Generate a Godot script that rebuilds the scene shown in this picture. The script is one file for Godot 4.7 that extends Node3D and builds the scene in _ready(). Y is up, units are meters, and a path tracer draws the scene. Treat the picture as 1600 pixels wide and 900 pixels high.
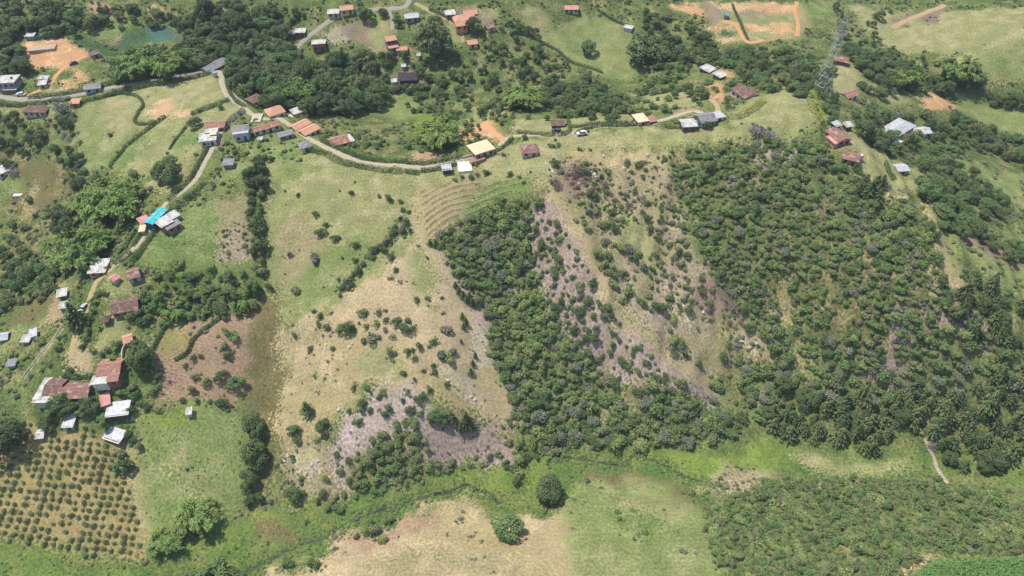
extends Node3D
# An upland farming valley seen from the air: a grazed spur between a stream and a ridge road with houses.
const RBF := [145.3,-118.1,-105.5758,112.8,-113.4,-52.1038,82.9,-115.4,-46.9626,53,-121.6,-45.5135,31.5,-118.8,-29.0761,16.9,-120.4,-68.3156,0,-107.2,-39.7845,-12.2,-108.4,-38.8044,-39.7,-100,-79.2221,-62,-92.1,-37.7532,-75.9,-85.4,-6.2162,-112.2,-80.9,-1.9655,-140.4,-85.4,-9.2105,161.9,-113.3,-65.5734,-138.6,-101.8,-1.1682,-153.4,-99.7,1.9624,-157.9,-118.5,-9.9572,-125.8,-119.1,-17.8448,-100.6,-107.8,20.684,-104.7,-126.8,84.3326,-120.6,-131.2,-64.9212,-107.2,-148,15.5826,-96,-159,217.4691,-119.6,-156.1,-28.6047,-134,-140.9,55.3147,-152.5,-136.6,12.5414,-136.5,-165.7,32.8118,-151.5,-160.2,-11.3962,-168,-149.6,-7.2515,-188.8,-179.2,12.3226,-171,-135.6,22.1192,-177.5,-152,-31.0084,-210.2,-216.7,3.2339,-212.3,-246.9,-17.3518,-237.1,-268.9,-40.4314,-172.6,-186.9,-7.2205,-136.4,-203.6,48.6676,-141.4,-188.7,18.7116,-150.1,-177.5,18.3061,-126.7,-238.4,27.4948,-127.4,-257.9,-5.0258,-131.5,-217.7,-39.1851,-112.9,-196.6,42.7379,-118.2,-186.7,-24.9719,-116.4,-177.3,-55.1042,-170,-224.8,0.107,-172.8,-209.2,-35.8791,-162.6,-239,2.034,-191.8,-266.5,12.2955,-222.7,-278.2,4.5891,-87.6,-152,-169.4279,-91.7,-170.2,-143.8489,-95.1,-187.8,30.6244,-100.6,-216.3,-38.1247,-85.8,-134.7,-108.393,-80.3,-113.1,-41.0928,-81.9,-213.7,18.3359,-58.1,-203.1,-7.1335,-43.7,-207,-2.6857,-36.9,-182.3,-16.435,-60.3,-179.8,-4.6871,-77.9,-183,-20.6375,-79.3,-163,69.2955,-52.9,-158.4,4.8933,-30.7,-160.7,64.0431,-21.3,-145.8,77.8903,-8.9,-153.7,-76.5542,-9.3,-175,-69.5871,-42.8,-144.7,-56.7695,-64.5,-142.5,40.4505,-74.4,-131.9,62.0662,-45.8,-129.1,-15.2934,-22.8,-130.2,82.5524,-28.7,-118.5,46.8953,-48.7,-114.5,73.5072,-67.7,-115.6,26.8023,-60.4,-106.4,-20.5598,-36.5,-108.6,-56.7775,-16.6,-116.8,-84.9698,-4.2,-128.2,30.5156,0,-119.2,32.4494,-37.7,-224.3,27.1494,-15.2,-229.5,18.1775,6.4,-234.8,-4.9012,-61.8,-231.7,14.0177,-79.6,-242.4,18.9739,-105.7,-270.1,5.4429,-118.6,-275.6,-6.3637,-141.4,-307.1,26.8859,-169.9,-310.9,-1.3161,-193.2,-305.1,3.3094,-216.1,-298.9,15.0331,-242.4,-300,45.7162,25.7,-236.3,13.9971,51.9,-242.6,16.0834,77.8,-244.1,2.5868,102.2,-241.6,6.9222,123,-258.4,14.3243,-9.6,-197.9,-52.8919,-18.7,-188.2,71.449,7.1,-185.6,-50.4465,0,-163.9,3.311,15.8,-158.7,-13.5619,11,-141.2,-27.8091,28.7,-143.2,-67.8215,34.5,-129,9.4934,17.2,-128.7,59.1465,14.5,-209.7,44.1328,25.2,-182.4,95.6,37.6,-160.5,109.5772,52.7,-149.4,72.3804,63.7,-142.4,24.4918,38.7,-208.4,-44.4554,48.8,-183.4,-75.5854,63.9,-167.3,-135.5641,78.2,-151.2,-15.2047,69.8,-135.4,-28.9347,82.1,-130.9,27.8188,63.3,-216.4,13.3193,72.5,-179,138.136,87.4,-161.2,-30.2723,92.5,-144.4,-42.7547,95.2,-208.2,-37.8775,119.1,-213.4,13.9009,100.7,-176.8,-5.8575,123.1,-184.6,-24.7859,108.3,-155.7,49.7295,126.9,-155,87.6919,121.9,-138.6,-64.0409,143,-136.4,19.1198,102.9,-131.4,19.3673,136.8,-127.5,1.9486,158.2,-129.1,-15.4636,147.5,-190.5,14.2402,149.4,-164,32.1201,160.7,-152,-26.2227,166.3,-140.7,83.4815,130.9,-219.7,16.0806,157.8,-228,0.1487,159.1,-212.4,-30.0795,175.3,-195.5,11.7683,181.1,-175.6,-19.6509,170.3,-266.4,-37.4654,200.1,-274,8.3143,215.7,-252.3,3.5431,212.5,-224.8,-8.7591,148.5,-270.9,23.6273,162.3,-314.9,46.2129,209.6,-309.2,34.1389,249.2,-296,3.9707,242.9,-317.2,-162.7814,246,-331,93.7604,260.7,-335.7,65.6936,225.4,-357.3,-11.5619,233.8,-380.7,-16.4799,275.2,-373.7,-3.3692,204,-343.1,-26.4654,-17.9,-80.4,42.2809,8.9,-81.4,25.1856,35.4,-80.9,-5.5509,34.4,-96.9,35.327,26.1,-106.7,18.5812,53.7,-97.2,-16.4614,-36.9,-84.4,36.5839,-55.6,-82.9,35.134,71.7,-84.6,-0.3354,68,-101.3,46.4876,106.3,-100.8,36.1773,127.4,-89.7,5.6539,94.6,-77.4,9.1624,127.5,-76.6,0.8479,146.9,-95.6,89.8833,-70.2,-274.6,-3.8619,-49.3,-251,-29.5235,-75.1,-300.4,-9.5419,-35.3,-276.3,-6.5609,-11.1,-260.5,-10.3008,-31.7,-306.6,-4.3395,-52.8,-326,-36.2894,0,-277.3,19.4926,13.3,-248.2,-8.0655,9.7,-315.6,-10.6283,35.4,-282.9,-3.5748,33.5,-332.9,27.471,56.8,-329.8,-32.0121,57.5,-275.9,-4.1191,80,-276.3,-17.3979,100.7,-282.2,9.2066,99.7,-323.5,31.2083,81.6,-343.1,-28.2244,118.4,-322.9,0.6798,133.5,-301.9,-30.2957,-103,-303.8,14.4127,-112.2,-343.1,-39.3305,-139.5,-359.4,-14.9163,-88.6,-346.4,-43.3914,-75.6,-356.3,-37.7903,-64.3,-348.6,77.8895,-97,-366.6,71.9077,-51.8,-363.1,-32.4578,-25.8,-362.5,27.9677,-6.8,-345.4,20.3367,17.5,-361.6,-60.7405,46.3,-369.5,-60.9234,63.7,-372.3,70.7724,17.8,-379.8,47.5505,98.8,-368.7,-15.0435,123.9,-372.3,13.283,154.7,-380.7,14.1851,137,-353,-24.8879,178.7,-373.2,-16.8166,203.9,-385.4,14.1794,-167.9,-373.2,-24.6014,-193,-361.6,-8.3398,-214.4,-353.9,-27.95,-232.4,-342.2,16.3365,-247.2,-337.1,-20.006,-253.5,-353,17.3541,-276.2,-372.3,-2.7705,-234.6,-384.6,6.6329,-181.9,-388.9,23.6644,-252.9,-320.3,-17.6818,-136.5,-384.1,8.0284,-420,-520,-0.1844,-200,-560,-3.1778,0,-560,-5.7906,200,-560,-2.1768,420,-520,0.1124,-430,-300,-0.3148,-330,-180,5.1837,-260,-60,1.6118,430,-300,-4.4173,360,-160,2.7556,300,-60,0.5169,0,30,-3.179,-120,20,2.1091,150,30,-1.5906,-480,0,-0.5827,480,0,0.4842,-480,-620,0.6204,480,-620,0.717,0,-640,3.3163]
const RBF_A := [-30.1311,2.4974,-6.0294]
var PALETTES := [
	[84,97,56,101,108,66,122,113,82,160,60,0],
	[123,125,83,133,131,92,146,136,106,150,34,13],
	[99,115,66,110,122,74,122,122,84,150,44,9],
	[156,140,111,146,134,98,166,147,119,160,32,9],
	[150,127,104,140,118,96,130,114,86,130,44,0],
	[178,140,104,164,128,94,190,164,132,160,36,0],
	[154,136,126,138,122,112,114,108,78,150,56,0],
	[106,98,68,95,92,60,114,102,72,130,46,0],
	[174,165,148,158,146,122,138,131,94,190,56,0],
	[82,102,54,94,110,58,104,104,64,160,46,0],
	[58,82,46,70,92,54,92,98,64,90,56,0],
	[132,117,98,120,109,90,114,114,78,120,36,0],
	[66,94,88,78,102,96,60,86,78,120,36,0],
	[150,135,104,138,124,94,130,126,82,120,36,0],
	[148,134,112,130,121,92,113,112,74,190,56,0],
	[130,108,98,116,98,86,106,100,68,130,50,0],
	[143,127,88,132,121,81,112,114,70,210,44,0],
	[100,119,56,111,125,62,112,116,68,140,36,0],
	[108,118,72,118,124,80,127,125,90,140,36,13],
	[134,126,92,142,131,100,150,136,108,140,36,11],
	[86,94,58,102,102,64,128,114,86,170,60,0],
	[178,150,116,166,140,106,184,162,132,150,36,0],
	[170,154,145,154,139,130,126,118,92,150,50,0]
]
var ZONES := [
	[0,[-312.3,-401.4,294.8,-379,138.5,-70.7,-156.2,-79.8]],
	[18,[-76.3,-307.4,-52,-316.7,-44.7,-308.9,-46,-291.2,-59.9,-282.3,-73.5,-263.3,-85.7,-267.9,-87.9,-289.8]],
	[0,[-90.5,-288.4,-74.4,-296.3,-57.7,-287.1,-68.4,-265.2,-84.7,-263.9]],
	[17,[-47.6,-291.4,-37.3,-297.5,-29.9,-283.1,-30.8,-259.6,-42.6,-263.6]],
	[0,[-28.6,-343.9,-15.1,-342,-9.3,-300.9,-17.6,-277.3,-27.2,-311.5]],
	[18,[19.3,-361.5,28.6,-377.2,46.9,-383,65.4,-370.5,71,-353,61.5,-328.1,43.9,-335.7,27.7,-350]],
	[18,[28.6,-375.3,50.3,-380.6,61.3,-361,49,-356.7,31.7,-361.6]],
	[0,[6.9,-356.3,27.5,-346.7,50,-329.1,59.9,-289.7,42.8,-295.6,26.7,-332.1,10.2,-347.1]],
	[1,[0,-380.3,16.1,-383.9,28.2,-363.3,20.9,-357.1,7,-365.4]],
	[0,[63,-327.5,84.2,-322.2,82.2,-273.9,72.7,-256.3,57.5,-275.8,50.6,-307.8]],
	[1,[62.3,-303.1,84.8,-296.9,80.7,-262.5,66.4,-264.4,57.5,-275.8]],
	[5,[-25.8,-250.6,-22.7,-265.8,-13,-272,-9,-265.5,-5.4,-249.5,-2.6,-241.8,-7.8,-239.6,-10.8,-251.3,-14.6,-244.4,-22.7,-245.1]],
	[1,[-28.3,-263.5,-18.3,-291.3,-3,-289.7,0,-272.9,-11.5,-271.2,-22.7,-265.8]],
	[4,[-47.1,-237.6,-36.9,-240.2,-28.1,-236.8,-27.9,-227.9,-40.6,-227.7]],
	[0,[-72.6,-258.9,-44.2,-254.4,-41.2,-232.7,-62.7,-236.8]],
	[1,[0,-266.7,23.5,-261.2,24.4,-243.9,2.7,-247.3]],
	[1,[23.5,-261.2,50.9,-261.7,49.9,-246.2,24.9,-243.2]],
	[4,[67.4,-256.3,77.9,-262,79.1,-255.6,68.9,-250.8]],
	[5,[90.4,-294,97.4,-295.5,92.8,-265.4,88.3,-258.4,88.3,-268.5]],
	[5,[97.8,-320.2,106.2,-306.8,105.2,-297.9,97.2,-300.6]],
	[1,[88.2,-250.8,109.8,-267.2,125.1,-271.7,134.8,-270.7,123.7,-252.5,101.7,-239.4,86.4,-237.5]],
	[1,[149.5,-296.4,166.1,-323.5,169.2,-311.2,164.5,-294.4,148.8,-271.5,142.3,-274.4]],
	[1,[167.6,-298.3,190.3,-298.8,189.1,-292,173.1,-281.9,164.1,-288.9]],
	[5,[207.5,-317.4,216.6,-315.2,227,-311.2,206.9,-295.7,196,-292.4]],
	[1,[228.5,-339,245.8,-349.3,271.8,-360.9,282.1,-355.5,269,-317.4,248.5,-324.9,240.5,-327.3,232.3,-330.6]],
	[18,[242,-336.9,262.3,-340.1,272.9,-334.7,269.8,-321.8,248.6,-326.6]],
	[1,[207.4,-373.5,231.8,-366.9,228.3,-352.5,216.9,-351.1,205,-360.6]],
	[1,[200.8,-398.8,290.3,-370.7,284,-359.1,248,-347.7,232.9,-344.2,210.4,-361.3,195.1,-380]],
	[15,[216.3,-384.7,230.3,-390,246.7,-389.1,237.8,-374.5,218.3,-375]],
	[1,[240.3,-380.8,255.5,-379.4,263.4,-369.3,253.3,-353.9,235.7,-360.8]],
	[1,[221.3,-384,231.8,-384.7,230.3,-371.2,222.5,-377.3]],
	[18,[230.5,-323,265.7,-303.5,258.2,-284.1,240.4,-296.8,224.7,-308]],
	[19,[108.1,-394.3,171.4,-400.9,167.9,-377.2,154.2,-358.9,127,-354.1,110,-354.3,108.4,-367.6]],
	[21,[116.6,-394.8,132.4,-395.7,132.6,-388.2,123.2,-386.5,116.3,-389]],
	[5,[146.1,-378.6,159.4,-381.8,154.5,-366.3,144,-364.1]],
	[5,[110.4,-371,124.5,-375,124.4,-371.2,110.9,-366.1]],
	[21,[110,-361.2,118.3,-361.5,120.5,-355.8,109.4,-354.4]],
	[5,[129.3,-372.5,143.8,-373.3,143.2,-369.4,129.1,-366.3]],
	[21,[130.3,-368.8,141.2,-369.9,141.2,-364.1,129.3,-361.2]],
	[5,[145.7,-397,165.4,-400,162.6,-387.9,144.3,-386.4]],
	[5,[127.9,-392,143.3,-394.6,143.5,-389.1,128.3,-386.7]],
	[5,[131,-363.8,141.9,-364.1,141.5,-357.1,130.6,-354.9]],
	[5,[111.8,-379.2,117.2,-377.7,117.3,-370.4,110.9,-369.8]],
	[11,[109.2,-394.4,116.6,-394.8,117,-372.8,110.2,-369.8,108.3,-384]],
	[1,[117,-388.3,127.2,-388.6,130,-375.7,119,-373.9,115.5,-380.3]],
	[11,[127.2,-388.6,144,-389.8,142.4,-382.9,127.6,-381.4]],
	[1,[128.7,-381.5,157.8,-385.5,157.5,-377.5,131.4,-373.9]],
	[10,[112.5,-367.2,120.2,-367.7,120,-361.4,112,-360.9]],
	[1,[121.5,-372.6,125.5,-371.2,125.3,-358.5,119.7,-360.1]],
	[1,[129.5,-365,141.9,-365.4,140.2,-358.6,130.1,-355.6]],
	[1,[160.2,-383.3,157.2,-360.8,151.9,-357.1,154.4,-371]],
	[5,[87.2,-389.7,107,-394.3,106.1,-379.4,97.5,-384.9,92.3,-386.7]],
	[2,[168.2,-400.5,186.9,-402.2,183.7,-391,170.6,-384.3]],
	[11,[-94.9,-360.8,-78.1,-366.2,-66.8,-368.6,-65,-356.3,-67.5,-344.2,-73.6,-343.2,-80.2,-350.3,-87.5,-354]],
	[1,[-77.3,-361.6,-67,-362.4,-65.7,-355.9,-68.2,-344.4,-75.8,-344.5]],
	[17,[-79.2,-367.8,-68.2,-369.5,-67.7,-362.9,-77.8,-362.8]],
	[8,[-102.3,-356.8,-94.8,-360.2,-87.2,-354,-95.1,-350.1]],
	[10,[-103.3,-355.9,-95.9,-351.5,-92.2,-347.8,-100.9,-349.6]],
	[15,[-61.5,-331.9,-49.9,-333.6,-43.4,-325.5,-45.5,-317.6,-59.2,-323.5]],
	[11,[-29.7,-375.2,-19.2,-373.4,-10.4,-363.4,-20.5,-356.6,-29.2,-362.8]],
	[1,[-19.2,-373.4,-8.8,-373.3,-8.7,-364.9,-13.8,-364.8]],
	[1,[-36.1,-361.1,-26.4,-350,-26.3,-346.3,-33.8,-347.4]],
	[4,[-243.9,-390.4,-226.2,-391.4,-218.6,-378.1,-228,-375.1,-237,-381.4]],
	[5,[-261.6,-352.3,-241.5,-356.4,-235,-350,-224,-343.8,-226.5,-334.7,-227.8,-324.7,-232.6,-327.8,-250.8,-330.2]],
	[10,[-242,-361.2,-233.4,-361.4,-208.9,-346.8,-211.9,-341.5,-229,-349.8,-238.5,-355.6]],
	[10,[-219.6,-354.9,-215.6,-367.8,-207.4,-373,-198.7,-360,-207.8,-350,-213.8,-350.7]],
	[4,[-220.1,-356,-216.4,-365,-214.5,-364.2,-217.1,-354.2]],
	[12,[-205.9,-372.6,-193.1,-374.7,-182.9,-362.8,-188.4,-360.4,-197.7,-358.8]],
	[5,[-208.2,-391.2,-198.9,-390.7,-197.8,-382,-202.3,-383]],
	[2,[-233.8,-371.9,-221.2,-375.1,-212.8,-369.8,-219.3,-358.7,-228.4,-361.3]],
	[5,[-223.8,-324.5,-220.2,-325.9,-210.8,-312.7,-213.5,-311.6,-220.6,-317.9]],
	[5,[-226.4,-315.1,-219.7,-314.5,-214,-309.2,-219.6,-307.3]],
	[1,[-235.8,-303.5,-228.6,-309.3,-218,-307.1,-213.4,-300.1,-229.6,-300.2]],
	[1,[-170.6,-324.5,-162.8,-334.2,-155.7,-325.7,-163.5,-318.9]],
	[1,[-248.9,-298.5,-214.6,-294.6,-208.9,-285.4,-225.6,-288.2,-246.7,-292.6]],
	[18,[-210.5,-290.1,-189.5,-300,-174.6,-291.9,-171.9,-281.3,-172.2,-270.5,-175.9,-258.2,-177.9,-250.1,-191.4,-250.4,-200.2,-269.2]],
	[1,[-200.7,-291.9,-181.3,-295.4,-174.2,-287.7,-173,-272.8,-179.5,-259.4,-186.2,-259.7,-188.9,-276.9]],
	[1,[-190,-301.2,-168.2,-306.6,-149.3,-315.6,-140,-299.7,-133,-286.9,-137.9,-281.9,-157.9,-274.3,-170.2,-272,-173.5,-289.1]],
	[21,[-168.2,-281.4,-164.1,-290.9,-160.3,-289,-155.6,-275.7,-164.3,-274.9]],
	[21,[-155.2,-272.8,-150.7,-280.9,-145.5,-278,-144.6,-271.7,-148,-267.4,-152.2,-267.4]],
	[1,[-169.9,-271.1,-157.6,-273.3,-144.4,-274.7,-143.6,-263.2,-146.9,-248.5,-153.5,-235.3,-164.5,-239.8,-176.8,-249.7,-171.6,-259.8]],
	[2,[-171.2,-258.5,-164.4,-266.3,-159.4,-260.7,-165.7,-247.4,-173.8,-247.5]],
	[1,[-143.9,-273.1,-132.6,-285.7,-122.8,-278.3,-127.2,-261.6,-130.7,-250.8,-131.6,-244.9,-135.5,-218,-150.2,-226.6,-145.9,-248.2]],
	[2,[-146.7,-254.8,-141.3,-265.1,-134.9,-256.5,-136.1,-240.9]],
	[1,[-144.8,-320.6,-129.3,-294.3,-121.4,-283.1,-129.3,-294.3,-141,-318.9]],
	[2,[-116.3,-249,-90.7,-255,-85.1,-242.9,-93.9,-234.5,-110.5,-237.6]],
	[0,[-129.2,-237.1,-119.9,-237.9,-103.8,-231.5,-104.2,-216.1,-117.4,-214.2,-125.8,-216.5]],
	[2,[-118.8,-234,-104.2,-233.4,-101.7,-216.1,-112.1,-222.9]],
	[2,[-134.7,-198.1,-130.2,-205.4,-117.2,-213.1,-111.2,-204.3,-111.2,-189.1,-117.2,-181.9,-135.2,-183.8,-138.5,-188.5]],
	[14,[-116.5,-212.4,-104.2,-216.1,-97.1,-187.9,-107.9,-187.4,-111.7,-189,-111.2,-203.3]],
	[2,[-137.7,-184.3,-97.7,-189.1,-94,-178.9,-116.8,-179.5]],
	[20,[-241.8,-275.1,-209.1,-266.9,-192.4,-246.8,-196.9,-220.6,-186.8,-195.8,-205.2,-197.2]],
	[7,[-233.4,-268.1,-209.2,-262.2,-198,-245.4,-210.4,-235.4,-223.1,-242.1]],
	[2,[-237.8,-262.1,-226.7,-258.6,-222.6,-249.9,-233,-250.2]],
	[3,[-221.7,-252.4,-217.3,-253.1,-213.8,-232.6,-215.3,-231.1]],
	[2,[-185.5,-162.6,-182.4,-171.5,-173.2,-179.9,-167.6,-184.6,-164,-175.5,-169.3,-163.8,-178.6,-159.8,-180.2,-152.4]],
	[7,[-189.6,-170.5,-182.1,-177.4,-171.3,-179.2,-171.6,-168.4,-181.6,-165.8]],
	[4,[-167.9,-172.7,-162.9,-173.1,-160.9,-165.1,-166,-162.8,-170,-162.1]],
	[0,[-180.2,-152.4,-169.3,-163.8,-158.4,-164.3,-150.3,-150.5,-157.8,-138.3,-171.2,-135.7]],
	[1,[-144.5,-148.7,-143.7,-158.9,-141.2,-165.9,-134.1,-160.7,-133,-154.2,-140.4,-148.4]],
	[1,[-148.4,-182.9,-137.9,-177.5,-133.5,-173.8,-140.1,-169.7,-148.1,-171.9]],
	[3,[-152.5,-149.7,-150.9,-155.3,-142.4,-147.9,-141.2,-142,-150.3,-143.8]],
	[2,[-126.4,-141.9,-122.3,-143.1,-119.5,-134.9,-124.6,-134.4]],
	[1,[-100.2,-233.1,-78.9,-239,-61.5,-229.5,-37.6,-222.6,-33.9,-195.4,-35,-187.5,-45.8,-177.4,-57.8,-170.3,-70,-164.1,-80.5,-162.3,-86.6,-169.2,-91.5,-181.3,-96.3,-206.3]],
	[18,[-97.5,-232.9,-83.5,-235.5,-76.6,-227.4,-88.5,-221.1,-95.2,-215.6]],
	[18,[-71.6,-191.8,-57.2,-194.9,-51.1,-183.5,-64.5,-175.5,-75.8,-170.1,-80.8,-178.4]],
	[19,[-88.3,-205.8,-78.5,-207.7,-72.2,-196.8,-79.9,-180.7,-87.6,-183.6]],
	[3,[-34.3,-195.4,-30.9,-189.5,-24.3,-182.9,-17.6,-167.4,-8.6,-162.8,-6.6,-149.1,-5.4,-140.2,6.5,-136.3,4.3,-129.7,-8.4,-129.5,-20.8,-129,-31.3,-133.7,-50.7,-137,-56.2,-127.7,-68.3,-119.5,-77.5,-122.1,-79,-133.2,-81.3,-159.2,-72.5,-164.5,-57.8,-170.3,-45.8,-177.4,-37.3,-187.5]],
	[1,[-37.3,-187.5,-30.9,-188.8,-25.1,-175.3,-28.8,-163.9,-36,-171.4]],
	[1,[-49.6,-148.2,-43.1,-149.6,-36,-141.7,-36.8,-137.8,-48.7,-138.9,-55.7,-143.6]],
	[7,[-96.8,-162.6,-93.6,-176.6,-83.3,-171.4,-81,-159.1,-80.6,-148.7,-79,-133.2,-78.1,-120.6,-77.8,-109,-79.4,-101.1,-83.6,-105,-89.7,-134,-94.9,-150.1]],
	[18,[-86.2,-174.2,-76.7,-175.3,-72.9,-167,-80.5,-162.3]],
	[19,[-82.2,-159.3,-72.5,-164.5,-67.2,-161.2,-75.2,-149.6,-78.8,-141.8]],
	[19,[-76.6,-143.5,-64.9,-144.9,-59.7,-139.8,-70.5,-135.5]],
	[13,[-35.4,-211.8,-14.8,-216.7,7.4,-217.5,0,-210.4,-8.5,-203.5,-18.5,-195.9,-23.1,-192.6,-32.4,-190.6]],
	[2,[-19.5,-209.7,-7.4,-215.4,8.6,-215.2,7.3,-209.6,-2.4,-208.3,-9.6,-202.5,-18.7,-200.3]],
	[1,[-37.6,-222.6,-13.9,-228.3,-7.7,-232.9,13.1,-242.9,23.4,-241.1,49.6,-244.4,73.6,-242.3,86.5,-238,121.6,-262.2,128.8,-260.5,122.7,-241.6,109.2,-230.2,94.6,-230.2,60.1,-229,25.2,-229.1,15.5,-224.8,12.6,-208.8,7.4,-216.9,-14.8,-216.4,-35.4,-211.8]],
	[14,[15.5,-224.8,60.4,-227.5,61.4,-208.3,64,-183.4,72.6,-174.4,90.1,-155.3,92.9,-145.1,80.2,-148.8,66.2,-144.7,44.3,-159.5,29.5,-176,17.2,-204.5]],
	[3,[22.6,-228.1,59.9,-227.5,60.2,-220.1,39.4,-218.8,24.7,-220.8]],
	[1,[35.6,-199.4,47.4,-197.1,53.3,-183,48,-175.8,37.1,-186.2]],
	[8,[59.6,-168.5,64.9,-168.6,65.7,-163.8,61.2,-164.2]],
	[8,[78.8,-160.3,88,-153,86.7,-150.2,80.6,-153.9]],
	[15,[64.1,-177.5,72.6,-174.4,79,-165.4,70.3,-166.3,63.9,-170.4]],
	[15,[17.2,-218.5,27.3,-222.5,30.3,-210.4,24,-205.7,19.3,-208.4]],
	[6,[-30,-189.6,-23.7,-195.7,-7.3,-204.9,12.1,-208.1,24.3,-186.8,33.7,-169.4,44.2,-155.6,66.6,-143.8,76.1,-133.2,64,-125,42.6,-124.7,14.9,-124.7,0,-132,-8.5,-155.8,-20.1,-174.1]],
	[0,[-29.1,-190.6,-23.7,-195.7,-4.9,-208.5,9.7,-207.4,3.6,-198.1,7,-178.6,15.8,-160.6,22.3,-153.2,35.2,-145.4,61.3,-140,76.3,-134.9,78.6,-128.9,59.7,-125.1,42.6,-124.7,17.1,-124.8,3.2,-130.5,-2.2,-141.1,-7.1,-153.8,-8.7,-167.6,-14.9,-173.7,-22.7,-181.9]],
	[6,[-6,-197.7,0,-198.5,3.6,-192.5,0,-187.3,-4.7,-189.6]],
	[6,[-2.3,-178.5,2.8,-179.3,3.5,-173.7,-1.2,-172.9]],
	[0,[60.1,-229,97.3,-231.3,120.3,-230,125.2,-209.7,148.6,-198.2,150.2,-166.4,170.8,-148.6,165,-117.7,137.4,-120.2,95.3,-123.9,78.1,-132.2,91.5,-145.3,89.1,-155.5,71.5,-174.5,63,-192.6]],
	[20,[61.8,-223.1,110.6,-226.3,122.1,-198.3,137.9,-170.2,147.5,-151.5,127.4,-143.7,108.1,-146.3,89.5,-164.1,73.1,-183.6]],
	[6,[87.2,-229.3,106.5,-229.3,105.7,-215.2,91.8,-215.7]],
	[6,[123.3,-155.9,131.1,-155,133.1,-146,125.4,-143.9]],
	[6,[135.3,-156.5,156.8,-155.4,159.8,-148.2,139.1,-148.5]],
	[6,[115.8,-145.1,129.3,-143.4,135.2,-135.5,123.7,-138.3]],
	[3,[92.8,-175.1,95.9,-174.1,96,-164.5,99.1,-149.1,102.5,-142.4,99.2,-142.6,95.9,-152.4,93.5,-163.3]],
	[3,[145.4,-185.4,152.5,-185.6,148.1,-170.8,149.5,-163.8,155.8,-161.1,145.9,-156.5,137.5,-158.1]],
	[1,[128.2,-219.3,144.5,-232.5,151.8,-228.4,165.4,-230.7,158.7,-211.9,140.2,-202.8,129.9,-209.1]],
	[1,[125.6,-242.3,136.7,-241.9,140.1,-229.1,130.3,-221.7,122.8,-226.2]],
	[18,[157.6,-194.5,194.8,-179.9,182.9,-159.6,164.6,-164.9,152.8,-179.6]],
	[15,[158.5,-188.5,177.7,-189.6,200.1,-188.2,194.8,-179.9,171.6,-179.1,156.7,-182.3]],
	[18,[190.7,-254.3,245.1,-259.3,223.5,-223.4,206.5,-235.8,185.2,-237.6]],
	[22,[-59.3,-120.5,-53,-127.5,-42.1,-136.4,-31.3,-134.5,-26.5,-127.7,-30.8,-120.1,-43.1,-120,-50.7,-117.8,-51.2,-106.4,-57.8,-110.6]],
	[14,[-77.5,-122.1,-59.3,-120.5,-57.8,-110.6,-51.2,-106.1,-61.6,-100.8,-72.1,-103]],
	[8,[-71.4,-118.9,-61.7,-118.9,-60,-112.5,-68.4,-112.5]],
	[8,[-13.9,-160,-7.9,-160.6,-7,-149,-11.9,-143.8,-14.2,-151.2]],
	[8,[-23.3,-141.6,-18.7,-142.6,-11.7,-136.4,-10.1,-130.1,-13.7,-132.1,-21,-137.1]],
	[6,[-28.9,-125.1,-2.1,-128.6,2.1,-117.5,-20.6,-114.4,-32.7,-113.6]],
	[9,[-162.6,-94,-142.4,-90.8,-129.7,-87.2,-111.6,-87.6,-97.1,-93.3,-85.4,-100,-74.2,-103.1,-56.2,-105.2,-32.5,-109.3,-16.5,-115.2,-2.1,-116.9,2.4,-109.2,6.3,-119.4,17.1,-124.4,34,-122.7,47.3,-129.1,63.9,-124.6,85.4,-126.1,95.2,-123.4,133.8,-122.2,170.4,-118.6,161.9,-101.8,138.1,-112.3,101.3,-110.6,86.2,-113,59.6,-105.1,50.9,-110.8,32.9,-112.6,20.6,-113,9.8,-100.2,0,-99.1,-7.9,-101.3,-14.1,-105.4,-39.1,-96,-61.6,-90.5,-71.8,-84.9,-93.1,-79.9,-156.2,-79.8]],
	[17,[-16.1,-113.9,-3.1,-116.3,-1,-109.3,-8.1,-107.2,-15.3,-110.2]],
	[17,[42.6,-124.7,61.2,-121.3,80.4,-122.3,89.2,-124.2,82.4,-113.9,62.9,-110.4,52.2,-117.4,44.4,-121.4]],
	[17,[4.1,-114.5,10.6,-121.2,17,-122.7,10.4,-115.8,4,-105.6]],
	[17,[-79.8,-101.1,-74,-102.1,-71.2,-98.2,-78.7,-96.2]],
	[7,[-80.1,-98.2,-69.2,-98.1,-64.1,-93,-73.6,-91.3,-78.8,-92.9]],
	[7,[51.5,-128.3,60.3,-129.8,62.9,-124.6,55.4,-124.3]],
	[14,[73,-117.6,86.4,-113.8,76.5,-108.4,62.1,-107.1,58.8,-110]],
	[7,[20.7,-113.5,33.3,-116.2,51.1,-111.6,59.4,-104.6,52.1,-107,40.9,-111.7,28.6,-110.6]],
	[1,[90.7,-121.9,104.6,-120.2,120.2,-117.5,131.7,-116,118.4,-112.9,102.3,-113.1]],
	[3,[-84.9,-78,-60.5,-86.2,-46.9,-96.1,-31.7,-100.6,-16.2,-107,-13,-103.8,-1.9,-96.7,14,-99,15.7,-88.2,17.7,-71.1]],
	[19,[-44.7,-85.3,-30.1,-88.7,-7.3,-84.7,10.3,-75.1,-43.1,-77.7]],
	[4,[-54.5,-94.6,-31.7,-100.6,-19.9,-102.5,-30.8,-93.6,-45.7,-89.9]],
	[18,[14,-99,12.5,-106.3,26.6,-111.2,43,-111.7,52.1,-107,57.7,-98.2,55,-89.7,54.5,-70.7,17.7,-71.1,16.4,-85.7]],
	[2,[27.2,-100,42.7,-99.7,44.4,-89.8,36.3,-86.3,27.8,-90]],
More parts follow.
